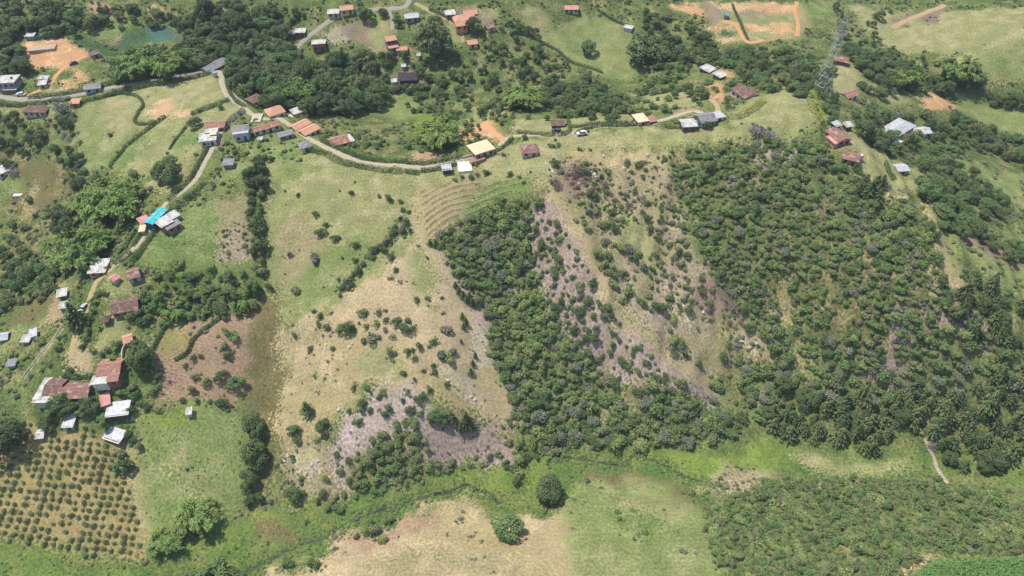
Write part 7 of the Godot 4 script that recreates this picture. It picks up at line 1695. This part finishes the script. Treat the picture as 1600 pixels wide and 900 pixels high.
func wild_scrub():
	# knee-high to head-high regrowth in the neglected corners
	var r := RandomNumberGenerator.new()
	r.seed = 808
	var patch := FastNoiseLite.new()
	patch.seed = 19
	patch.frequency = 0.035
	patch.fractal_octaves = 4
	var ms := []; var xf := []
	for k in kinds["low"]:
		ms.append(k.both); xf.append([])
	for k in kinds["dead"]:
		ms.append(k.both); xf.append([])
	var z := -425.0
	while z < -62.0:
		var wide := 120.0 - z * 0.62
		var x := -wide
		while x < wide:
			var px := x + r.randf() * 1.8; var pz := z + r.randf() * 1.8
			x += 1.8
			var w: Array = SCRUB[zone_at(px, pz)]
			var pick := r.randf(); var v := r.randi(); var s := r.randf(); var turn := r.randf() * TAU
			if pick > w[0] or patch.get_noise_2d(px, pz) < w[1] or blocked(px, pz): continue
			s = lerpf(w[2], w[3], s * s)
			var k := v % 8 if (v >> 8) % 100 >= w[4] else 8 + v % 4
			xf[k].append(Transform3D(Basis(Vector3.UP, turn).scaled(Vector3(s, s, s)), on_ground(px, pz, -0.08)))
		z += 1.8
	for sg in SINGLES:
		if sg[0] != "scrub" and sg[0] != "dead": continue
		for i in range(0, sg[5].size(), 5):
			for m in r.randi_range(1, 5):
				var a := r.randf() * TAU
				var d: float = sg[5][i + 3] * r.randf_range(0.6, 2.0)
				var px: float = sg[5][i + 1] + cos(a) * d; var pz: float = sg[5][i + 2] + sin(a) * d
				var s: float = sg[5][i + 3] * r.randf_range(0.2, 0.6)
				xf[r.randi() % 11].append(Transform3D(Basis(Vector3.UP, a).scaled(Vector3(s, s * 0.8, s)), on_ground(px, pz, -0.08)))
	for st in STREAMS:
		for q in smooth_line(st[1], 0.4):
			var off := Vector2(r.randf_range(-2.2, 2.2), r.randf_range(-2.2, 2.2))
			if off.length() < 0.25: continue
			var s := r.randf_range(0.3, 0.8)
			xf[[1, 2, 7, 0][r.randi() % 4]].append(Transform3D(Basis(Vector3.UP, r.randf() * TAU).scaled(Vector3(s, s * 0.8, s)), on_ground(q.x + off.x, q.y + off.y, -0.08)))
	spread("wild_scrub", "low wild regrowth over the neglected slopes and field corners", "scrub", ms, xf)

func maize():
	var r := RandomNumberGenerator.new()
	r.seed = 909
	var leafy: Material = mats["leaves"]
	var ms := []; var xf := [[], []]
	for i in 2:
		var b := MB.new()
		for k in 11:
			var a := TAU * k * 0.38 + r.randf()
			var out := Vector3(cos(a), 0, sin(a))
			b.col = vary(Color(0.115, 0.215, 0.06), r, 0.3)
			var y := 0.4 + k * 0.13
			leaf(b, Vector3(0, y, 0) + out * 0.28 + Vector3(0, 0.1, 0), (Vector3.UP + out * 0.3 + rdir(r) * 0.3).normalized(), 0.3, r, 2.2, out + Vector3(0, 0.2, 0))
		b.col = Color(0.16, 0.2, 0.07)
		b.bar(Vector3(0, -0.1, 0), Vector3(0, 2.0, 0), 0.025, 0.012, 4)
		var m := b.mesh()
		m.surface_set_material(0, leafy)
		ms.append(m)
	var p := poly_of(MAIZE)
	var lo := Vector2(1e9, 1e9); var hi := -lo
	for q in p:
		lo = lo.min(q); hi = hi.max(q)
	var z := lo.y
	while z < hi.y:
		var x := lo.x
		while x < hi.x:
			var q := Vector2(x + r.randf_range(-0.1, 0.1), z + r.randf_range(-0.08, 0.08))
			if Geometry2D.is_point_in_polygon(q, p) and r.randf() > 0.04:
				var s := r.randf_range(0.8, 1.2)
				xf[r.randi() % 2].append(Transform3D(Basis(Vector3.UP, r.randf() * TAU).scaled(Vector3(s, s, s)), on_ground(q.x, q.y, -0.05)))
			x += 0.62
		z += 0.85
	spread("maize", "dense bright green maize in the bottom right corner field", "maize", ms, xf)

func make_hedges():
	var m := leaf_material("hedge_leaves", Color(0.07, 0.10, 0.02))
	var bark: Material = mats["bark"]
	var r := RandomNumberGenerator.new()
	r.seed = 612
	for h in HEDGES:
		# [width, height, hue, points, label]
		var l := smooth_line(h[3], 0.5)
		if l.size() < 2: continue
		var mid := l[l.size() / 2]
		var at := on_ground(mid.x, mid.y)
		var b := MB.new()
		var st := MB.new()
		var hue: Array = HUES[h[2]]
		var wob := FastNoiseLite.new()
		wob.frequency = 0.09
		wob.seed = r.randi()
		var lump := r.randf() * 100.0
		for k in l.size():
			var d := (l[mini(k + 1, l.size() - 1)] - l[maxi(k - 1, 0)]).normalized()
			var q := Vector2(-d.y, d.x)
			var size: float = 1.0 + 0.45 * wob.get_noise_1d(k + lump)
			if wob.get_noise_1d(k * 1.7 + 500.0) < -0.6: continue
			var hw: float = h[0] * 0.55 * size
			var hh: float = h[1] * 1.1 * size
			if k % 4 == 0:
				var g0 := on_ground(l[k].x, l[k].y, -0.1) - at
				st.bar(g0, g0 + Vector3(r.randf_range(-0.1, 0.1), hh * 0.8, r.randf_range(-0.1, 0.1)), 0.06, 0.03, 4)
			for i in 20:
				var a := r.randf_range(-0.25, PI + 0.25)
				var e := q * cos(a) * hw + d * r.randf_range(-0.3, 0.3)
				var p := on_ground(l[k].x + e.x, l[k].y + e.y, 0.15 + maxf(0.0, sin(a)) * hh * r.randf_range(0.75, 1.05)) - at
				if i % 3 == 0:
					p.y -= r.randf() * hh * 0.5
				b.col = vary(hue[0] if r.randf() > 0.25 else hue[1], r, 0.28)
				leaf(b, p, (Vector3(q.x * cos(a), sin(a) + 0.3, q.y * cos(a)) + rdir(r) * 0.8).normalized(), 0.42 * r.randf_range(0.7, 1.2), r)
		if b.v.size() < 30: continue
		var o := thing("hedge", at)
		part("stems", st.mesh(), bark, o)
		part("foliage", b.mesh(), m, o)
		tag(o, h[4], "hedge", "clipped hedges along lanes and fields")

# ---------------------------------------------------------------- buildings
var unit_window: ArrayMesh
var unit_pane: ArrayMesh
var unit_door: ArrayMesh

func roof_material(key: String) -> StandardMaterial3D:
	if mats.has("roof_" + key): return mats["roof_" + key]
	var d: Array = ROOFS[key]
	var m := StandardMaterial3D.new()
	m.resource_name = "roof_" + key
	var r := RandomNumberGenerator.new()
	r.seed = key.hash()
	var im := Image.create(256, 256, false, Image.FORMAT_RGB8)
	var f := FastNoiseLite.new()
	f.seed = key.length() + int(d[0].r8)
	f.frequency = 0.022
	f.fractal_octaves = 5
	var base: Color = d[0]; var worn: Color = d[1]; var patch: Color = d[2]
	for j in 256:
		for i in 256:
			var q := f.get_noise_2d(i, j)
			var c := base.lerp(worn, clampf(q * 1.6 + 0.45, 0, 1))
			if f.get_noise_2d(i * 0.6 + 700, j * 0.6) > d[3]:
				c = c.lerp(patch, 0.75)
			if d[4] > 0 and (i % 8) < 2: c = c.darkened(d[4])   # the seam between two runs of tile or sheet
			if d[4] > 0 and (j % 32) < 1: c = c.darkened(d[4])
			im.set_pixel(i, j, c.darkened(r.randf() * 0.1))
	m.albedo_texture = ImageTexture.create_from_image(im)
	m.uv1_scale = Vector3(0.11, 0.11, 0.11)
	m.roughness = d[5]
	m.metallic_specular = 0.4
	mats["roof_" + key] = m
	return m

var stained: NoiseTexture2D

func wall_material(c: Color) -> StandardMaterial3D:
	var key := "wall_" + c.to_html(false)
	if mats.has(key): return mats[key]
	var m := StandardMaterial3D.new()
	m.resource_name = key
	if stained == null:
		stained = tinted(61, 0.02, [Color(0.76, 0.74, 0.7), Color(0.97, 0.97, 0.97), Color.WHITE], [0.2, 0.45, 0.75], 256)
	m.albedo_texture = stained
	m.albedo_color = c
	m.uv1_triplanar = true
	m.uv1_world_triplanar = true
	m.uv1_scale = Vector3(0.15, 0.15, 0.15)
	m.roughness = 0.9
	mats[key] = m
	return m

func roof_mesh(kind: String, w: float, d: float, y: float, rise: float, over: float) -> ArrayMesh:
	var b := MB.new()
	var x := w * 0.5 + over; var z := d * 0.5 + over
	var th := 0.16
	var drop := rise * over / (d * 0.5)
	var y0 := y - drop
	var faces := []
	if kind == "g":
		var a := Vector3(-x, y0, z); var c := Vector3(x, y0, z); var e := Vector3(x, y + rise, 0); var f := Vector3(-x, y + rise, 0)
		var g := Vector3(x, y0, -z); var h := Vector3(-x, y0, -z)
		faces = [[f, e, c, a], [e, f, h, g]]
	elif kind == "h":
		var rl := maxf(w * 0.5 - d * 0.42, 0.3)
		var e := Vector3(rl, y + rise, 0); var f := Vector3(-rl, y + rise, 0)
		var a := Vector3(-x, y0, z); var c := Vector3(x, y0, z); var g := Vector3(x, y0, -z); var h := Vector3(-x, y0, -z)
		faces = [[f, e, c, a], [e, f, h, g], [e, e, g, c], [f, f, a, h]]
	elif kind == "s":
		faces = [[Vector3(-x, y + rise, -z), Vector3(x, y + rise, -z), Vector3(x, y0, z), Vector3(-x, y0, z)]]
	else:
		faces = [[Vector3(-x, y + 0.1, -z), Vector3(x, y + 0.1, -z), Vector3(x, y + 0.1, z), Vector3(-x, y + 0.1, z)]]
	var down := Vector3(0, -th, 0)
	for q in faces:
		if q[0] == q[1]:
			var nn: Vector3 = (q[3] - q[0]).cross(q[2] - q[0]).normalized()
			if nn.y < 0: nn = -nn
			var l: float = (q[2] - q[3]).length()
			b.tri(q[0], q[2], q[3], nn, Vector2(l * 0.5, 0), Vector2(l, d * 0.5), Vector2(0, d * 0.5))
			b.tri(q[0] + down, q[3] + down, q[2] + down, -nn)
			b.quad(q[2], q[3], q[3] + down, q[2] + down)
		else:
			b.quad(q[0], q[1], q[2], q[3], true)
			b.quad(q[3] + down, q[2] + down, q[1] + down, q[0] + down)
			for k in 4:
				var s: Vector3 = q[k]; var t: Vector3 = q[(k + 1) % 4]
				if kind == "h" and k != 2: continue
				if kind == "g" and k == 0: continue
				b.quad(s, t, t + down, s + down)
	return b.mesh()

func wall_mesh(kind: String, w: float, d: float, h: float, rise: float) -> ArrayMesh:
	var b := MB.new()
	var x := w * 0.5; var z := d * 0.5
	b.box(Vector3(-x, -1.6, -z), Vector3(x, h - 0.02, z))
	if kind == "g":
		var k := rise * 0.93
		b.tri(Vector3(x, h + k, 0), Vector3(x, h - 0.02, -z), Vector3(x, h - 0.02, z))
		b.tri(Vector3(-x, h + k, 0), Vector3(-x, h - 0.02, z), Vector3(-x, h - 0.02, -z))
	elif kind == "s":
		var k := rise * 0.95
		b.quad(Vector3(x, h + k, -z), Vector3(-x, h + k, -z), Vector3(-x, h - 0.02, -z), Vector3(x, h - 0.02, -z))
		b.tri(Vector3(x, h + k, -z), Vector3(x, h - 0.02, -z), Vector3(x, h - 0.02, z))
		b.tri(Vector3(-x, h + k, -z), Vector3(-x, h - 0.02, z), Vector3(-x, h - 0.02, -z))
	return b.mesh()

func openings(parent: Node, w: float, d: float, h: float, off: Vector3, dark: bool):
	if unit_window == null:
		var b := MB.new()
		for s in [-1, 1]:
			b.box(Vector3(s * 0.56 - 0.06, -0.6, -0.03), Vector3(s * 0.56 + 0.06, 0.6, 0.07))
			b.box(Vector3(-0.5, s * 0.54 - 0.06, -0.03), Vector3(0.5, s * 0.54 + 0.06, 0.06))
		b.box(Vector3(-0.03, -0.48, 0.0), Vector3(0.03, 0.48, 0.05))
		unit_window = b.mesh()
		b = MB.new()
		b.box(Vector3(-0.5, -0.48, -0.02), Vector3(0.5, 0.48, 0.03))
		unit_pane = b.mesh()
		b = MB.new()
		b.box(Vector3(-0.45, 0, -0.03), Vector3(0.45, 2.05, 0.06))
		b.box(Vector3(-0.56, 0, -0.03), Vector3(-0.45, 2.15, 0.09))
		b.box(Vector3(0.45, 0, -0.03), Vector3(0.56, 2.15, 0.09))
		b.box(Vector3(-0.45, 2.05, -0.03), Vector3(0.45, 2.15, 0.09))
		unit_door = b.mesh()
	var frame := plain("window_frame", Color8(112, 84, 62))
	var glass := plain("window_glass", Color8(34, 38, 42), 0.15)
	var doorm := plain("door_wood", Color8(96, 68, 48))
	var storeys := maxi(1, int(h / 2.6))
	for side in 4:
		var len := w if side % 2 == 0 else d
		var dist := (d if side % 2 == 0 else w) * 0.5
		var turn: float = [0.0, PI * 0.5, PI, -PI * 0.5][side]
		var basis := Basis(Vector3.UP, turn)
		var n := int(len / 2.4)
		for st in storeys:
			for k in n:
				var along := (k + 0.5) * len / n - len * 0.5
				if st == 0 and side == 0 and k == n / 2:
					var o := part("door", unit_door, doorm, parent)
					o.transform = Transform3D(basis, off + basis * Vector3(along, 0.05, dist))
					continue
				if h < 1.9: continue
				var wn := part("window", unit_window, frame, parent)
				wn.transform = Transform3D(basis, off + basis * Vector3(along, 1.45 + st * 2.6, dist))
				part("pane", unit_pane, glass, wn)

func make_houses():
	for h in HOUSES:
		var y := 1e9
		for q in footprint(h, 0.0):
			y = minf(y, ground_y(q.x, q.y))
		y = maxf(y, ground_y(h.x, h.z) - 1.2)
		var o := thing(h.name, Vector3(h.x, y + 0.15, h.z), h.a)
		tag(o, h.label, h.cat, h.get("group", ""))
		volume(o, h, Vector3.ZERO)
		for e in h.get("more", []):
			volume(o, e, Vector3(e.ox, e.get("oy", 0.0), e.oz))

func volume(o: Node3D, h: Dictionary, off: Vector3):
	var kind: String = h.roof
	var open: bool = h.get("open", false)
	if open:
		for sx in [-1, 1]:
			for sz in [-1, 1]:
				var b := MB.new()
				b.box(Vector3(-0.1, -1.2, -0.1), Vector3(0.1, h.h, 0.1))
				var p := part("post", b.mesh(), plain("post_wood", Color8(92, 76, 60)), o)
				p.position = off + Vector3(sx * (h.w * 0.5 - 0.2), 0, sz * (h.d * 0.5 - 0.2))
	else:
		var w := part("wall", wall_mesh(kind, h.w, h.d, h.h, h.rise), wall_material(h.wall), o)
		w.position = off
		if h.get("win", true):
			openings(o, h.w, h.d, h.h, off, false)
	var r := part("roof", roof_mesh(kind, h.w, h.d, h.h, h.rise, h.get("over", 0.45)), roof_material(h.cover), o)
	r.position = off
	if kind == "g" or kind == "h":
		var b := MB.new()
		var rl: float = h.w * 0.5 + 0.45 if kind == "g" else maxf(h.w * 0.5 - h.d * 0.42, 0.3)
		b.box(Vector3(-rl, h.h + h.rise - 0.05, -0.16), Vector3(rl, h.h + h.rise + 0.08, 0.16))
		var c := part("ridge_cap", b.mesh(), plain("ridge_" + h.cover, ROOFS[h.cover][1]), r)
		c.position = Vector3.ZERO
	if h.get("tank", false):
		var b := MB.new()
		b.bar(Vector3(0, 0, 0), Vector3(0, 1.0, 0), 0.5, 0.45, 10)
		b.bar(Vector3(0, 1.0, 0), Vector3(0, 1.15, 0), 0.45, 0.02, 10)
		var t := part("water_tank", b.mesh(), plain("tank_black", Color8(38, 42, 48), 0.5), o)
		t.position = off + Vector3(h.w * 0.25, h.h + 0.1, 0)

# ---------------------------------------------------------------- small things
func make_small_things():
	pylon()
	goal()
	for c in CARS: car(c)
	for s in SLABS:
		# [name, label, category, x, z, turn, w, d, thickness, colour]
		var b := MB.new()
		b.box(Vector3(-s[6] * 0.5, -1.5, -s[7] * 0.5), Vector3(s[6] * 0.5, s[8], s[7] * 0.5))
		var y := -1e9
		for q in footprint({"x": s[3], "z": s[4], "a": s[5], "w": s[6], "d": s[7]}, 0.0):
			y = maxf(y, ground_y(q.x, q.y))
		var o := part(numbered(s[0]), b.mesh(), wall_material(s[9]), self)
		o.position = Vector3(s[3], y, s[4])
		o.rotation.y = s[5]
		tag(o, s[1], s[2])
	for w in WALLS:
		# [name, label, category, height, thickness, colour, points]
		var l := smooth_line(w[6], 1.2)
		var b := MB.new()
		for k in l.size() - 1:
			var d := (l[k + 1] - l[k]).normalized()
			var q: Vector2 = Vector2(-d.y, d.x) * w[4] * 0.5
			var a0 := on_ground(l[k].x + q.x, l[k].y + q.y); var a1 := on_ground(l[k].x - q.x, l[k].y - q.y)
			var c0 := on_ground(l[k + 1].x + q.x, l[k + 1].y + q.y); var c1 := on_ground(l[k + 1].x - q.x, l[k + 1].y - q.y)
			var u := Vector3(0, w[3], 0); var dn := Vector3(0, -0.6, 0)
			b.quad(c0 + u, a0 + u, a1 + u, c1 + u)
			b.quad(c1 + u, a1 + u, a1 + dn, c1 + dn)
			b.quad(a0 + u, c0 + u, c0 + dn, a0 + dn)
			if k == 0: b.quad(a1 + u, a0 + u, a0 + dn, a1 + dn)
			if k == l.size() - 2: b.quad(c0 + u, c1 + u, c1 + dn, c0 + dn)
		var o := part(numbered(w[0]), b.mesh(), wall_material(w[5]), self)
		tag(o, w[1], w[2])
	var rr := RandomNumberGenerator.new()
	rr.seed = 404
	var stone := wall_material(Color8(186, 178, 162))
	for s in ROCKS:
		# [x, z, size, label]
		var b := MB.new()
		var ring := []
		var nn := 7
		for lev in 3:
			var row := []
			for k in nn:
				var a := TAU * k / nn
				var q: float = [1.0, 0.8, 0.35][lev] * rr.randf_range(0.75, 1.15)
				row.append(Vector3(cos(a) * q, [-0.3, 0.35, 0.6][lev] * rr.randf_range(0.8, 1.1), sin(a) * q * 0.7))
			ring.append(row)
		for lev in 2:
			for k in nn:
				var k2 := (k + 1) % nn
				b.quad(ring[lev + 1][k], ring[lev + 1][k2], ring[lev][k2], ring[lev][k])
		for k in nn:
			b.tri(Vector3(0, 0.62, 0), ring[2][(k + 1) % nn], ring[2][k])
		b.face_out()
		var o := part(numbered("boulder"), b.mesh(), stone, self)
		o.position = on_ground(s[0], s[1])
		o.scale = Vector3.ONE * s[2]
		o.rotation.y = rr.randf() * TAU
		tag(o, s[3], "rock", "pale boulders on the worn slopes")

func pylon():
	var steel := plain("galvanised_steel", Color8(160, 163, 165), 0.5, 0.2)
	var at := on_ground(PYLON[0], PYLON[1], -0.2)
	var o := thing("power_pylon", at, PYLON[2])
	tag(o, "tall grey lattice power pylon standing among trees on the ridge", "pylon")
	var levels := [[0.0, 2.7], [4.5, 2.35], [9.0, 2.0], [13.5, 1.7], [18.0, 1.45], [21.5, 1.3], [25.0, 1.1], [28.5, 0.95], [32.0, 0.8], [37.0, 0.12]]
	var t := 0.085
	for s in [[-1, -1], [1, -1], [1, 1], [-1, 1]]:
		var b := MB.new()
		for k in levels.size() - 1:
			var p: Array = levels[k]; var q: Array = levels[k + 1]
			b.bar(Vector3(s[0] * p[1], p[0], s[1] * p[1]), Vector3(s[0] * q[1], q[0], s[1] * q[1]), t, t * 0.9, 4)
		part("leg", b.mesh(), steel, o)
	for k in levels.size() - 2:
		var p: Array = levels[k]; var q: Array = levels[k + 1]
		var b := MB.new()
		var cs := [Vector2(-1, -1), Vector2(1, -1), Vector2(1, 1), Vector2(-1, 1)]
		for f in 4:
			var a: Vector2 = cs[f]; var c: Vector2 = cs[(f + 1) % 4]
			var a0 := Vector3(a.x * p[1], p[0], a.y * p[1]); var c0 := Vector3(c.x * p[1], p[0], c.y * p[1])
			var a1 := Vector3(a.x * q[1], q[0], a.y * q[1]); var c1 := Vector3(c.x * q[1], q[0], c.y * q[1])
			b.bar(a0, c1, 0.045, 0.045, 3)
			b.bar(c0, a1, 0.045, 0.045, 3)
			b.bar(a1, c1, 0.045, 0.045, 3)
		part("bracing", b.mesh(), steel, o)
	for y in [21.5, 25.8, 30.0]:
		for s in [-1, 1]:
			var b := MB.new()
			var tip := Vector3(s * 4.6, y + 0.3, 0)
			for z in [-1.0, 1.0]:
				b.bar(Vector3(s * 0.9, y, z * 0.9), tip, 0.08, 0.06, 3)
				b.bar(Vector3(s * 0.85, y + 1.6, z * 0.85), tip, 0.08, 0.06, 3)
			for g in [0.3, 0.6]:
				b.bar(Vector3(s * lerpf(0.9, 4.6, g), y + 0.3 * g, 0.9 * (1 - g)), Vector3(s * lerpf(0.9, 4.6, g), y + 1.6 - 1.3 * g, -0.9 * (1 - g)), 0.05, 0.05, 3)
			var arm := part("cross_arm", b.mesh(), steel, o)
			var i := MB.new()
			i.bar(tip, tip + Vector3(0, -1.6, 0), 0.12, 0.12, 6)
			part("insulator", i.mesh(), plain("insulator_glass", Color8(120, 132, 128), 0.3), arm)

func goal():
	var o := thing("goal_frame", on_ground(GOAL[0], GOAL[1], -0.05), GOAL[2])
	tag(o, "white goal frame standing at the top of the pale pasture by the hedge", "goal")
	var white := plain("white_paint", Color8(214, 214, 210), 0.5)
	for s in [-1, 1]:
		var b := MB.new()
		b.box(Vector3(s * 1.9 - 0.1, -0.3, -0.1), Vector3(s * 1.9 + 0.1, 2.0, 0.1))
		b.bar(Vector3(s * 1.9, 1.9, 0), Vector3(s * 1.9, 0, -1.3), 0.06, 0.06, 5)
		part("post", b.mesh(), white, o)
	var c := MB.new()
	c.box(Vector3(-2.0, 2.0, -0.12), Vector3(2.0, 2.22, 0.12))
	part("crossbar", c.mesh(), white, o)

func car(c: Array):
	# [x, z, turn, colour, label, category]
	var o := thing("parked_car", on_ground(c[0], c[1], 0.16), c[2])
	tag(o, c[4], c[5])
	var paint := plain("paint_" + c[3].to_html(false), c[3], 0.3)
	paint.clearcoat_enabled = true
	var b := MB.new()
	b.box(Vector3(-2.1, 0.28, -0.85), Vector3(2.1, 0.85, 0.85))
	b.quad(Vector3(-2.1, 0.85, -0.85), Vector3(-0.95, 0.98, -0.8), Vector3(-0.95, 0.98, 0.8), Vector3(-2.1, 0.85, 0.85))
	part("body", b.mesh(), paint, o)
	b = MB.new()
	var lo := [Vector3(-1.0, 0.85, -0.8), Vector3(1.7, 0.85, -0.8), Vector3(1.7, 0.85, 0.8), Vector3(-1.0, 0.85, 0.8)]
	var hi := [Vector3(-0.45, 1.42, -0.66), Vector3(1.25, 1.42, -0.66), Vector3(1.25, 1.42, 0.66), Vector3(-0.45, 1.42, 0.66)]
	for k in 4:
		b.quad(hi[(k + 1) % 4], hi[k], lo[k], lo[(k + 1) % 4])
	part("windows", b.mesh(), plain("car_glass", Color8(26, 30, 34), 0.1), o).name = "window_band"
	b = MB.new()
	b.box(hi[0] - Vector3(0.03, 0.0, 0.03), hi[2] + Vector3(0.03, 0.06, 0.03))
	part("car_roof", b.mesh(), paint, o)
	var w := MB.new()
	w.bar(Vector3(0, 0, -0.11), Vector3(0, 0, 0.11), 0.32, 0.32, 10)
	for s in [-1, 1]:
		for k in 10:
			var a := TAU * k / 10; var q := TAU * (k + 1) / 10
			w.tri(Vector3(0, 0, s * 0.11), Vector3(cos(a) * 0.32, sin(a) * 0.32, s * 0.11), Vector3(cos(q) * 0.32, sin(q) * 0.32, s * 0.11), Vector3(0, 0, s))
	var wm := w.mesh()
	for x in [-1.3, 1.3]:
		for z in [-0.82, 0.82]:
			var p := part("wheel", wm, plain("tyre", Color8(24, 24, 25)), o)
			p.position = Vector3(x, 0.16, z)
	var hl := MB.new()
	hl.box(Vector3(-0.05, -0.08, -0.18), Vector3(0.03, 0.08, 0.18))
	var hm := hl.mesh()
	for z in [-0.6, 0.6]:
		var p := part("headlight", hm, plain("lamp_glass", Color8(210, 212, 208), 0.15), o)
		p.position = Vector3(-2.11, 0.66, z)
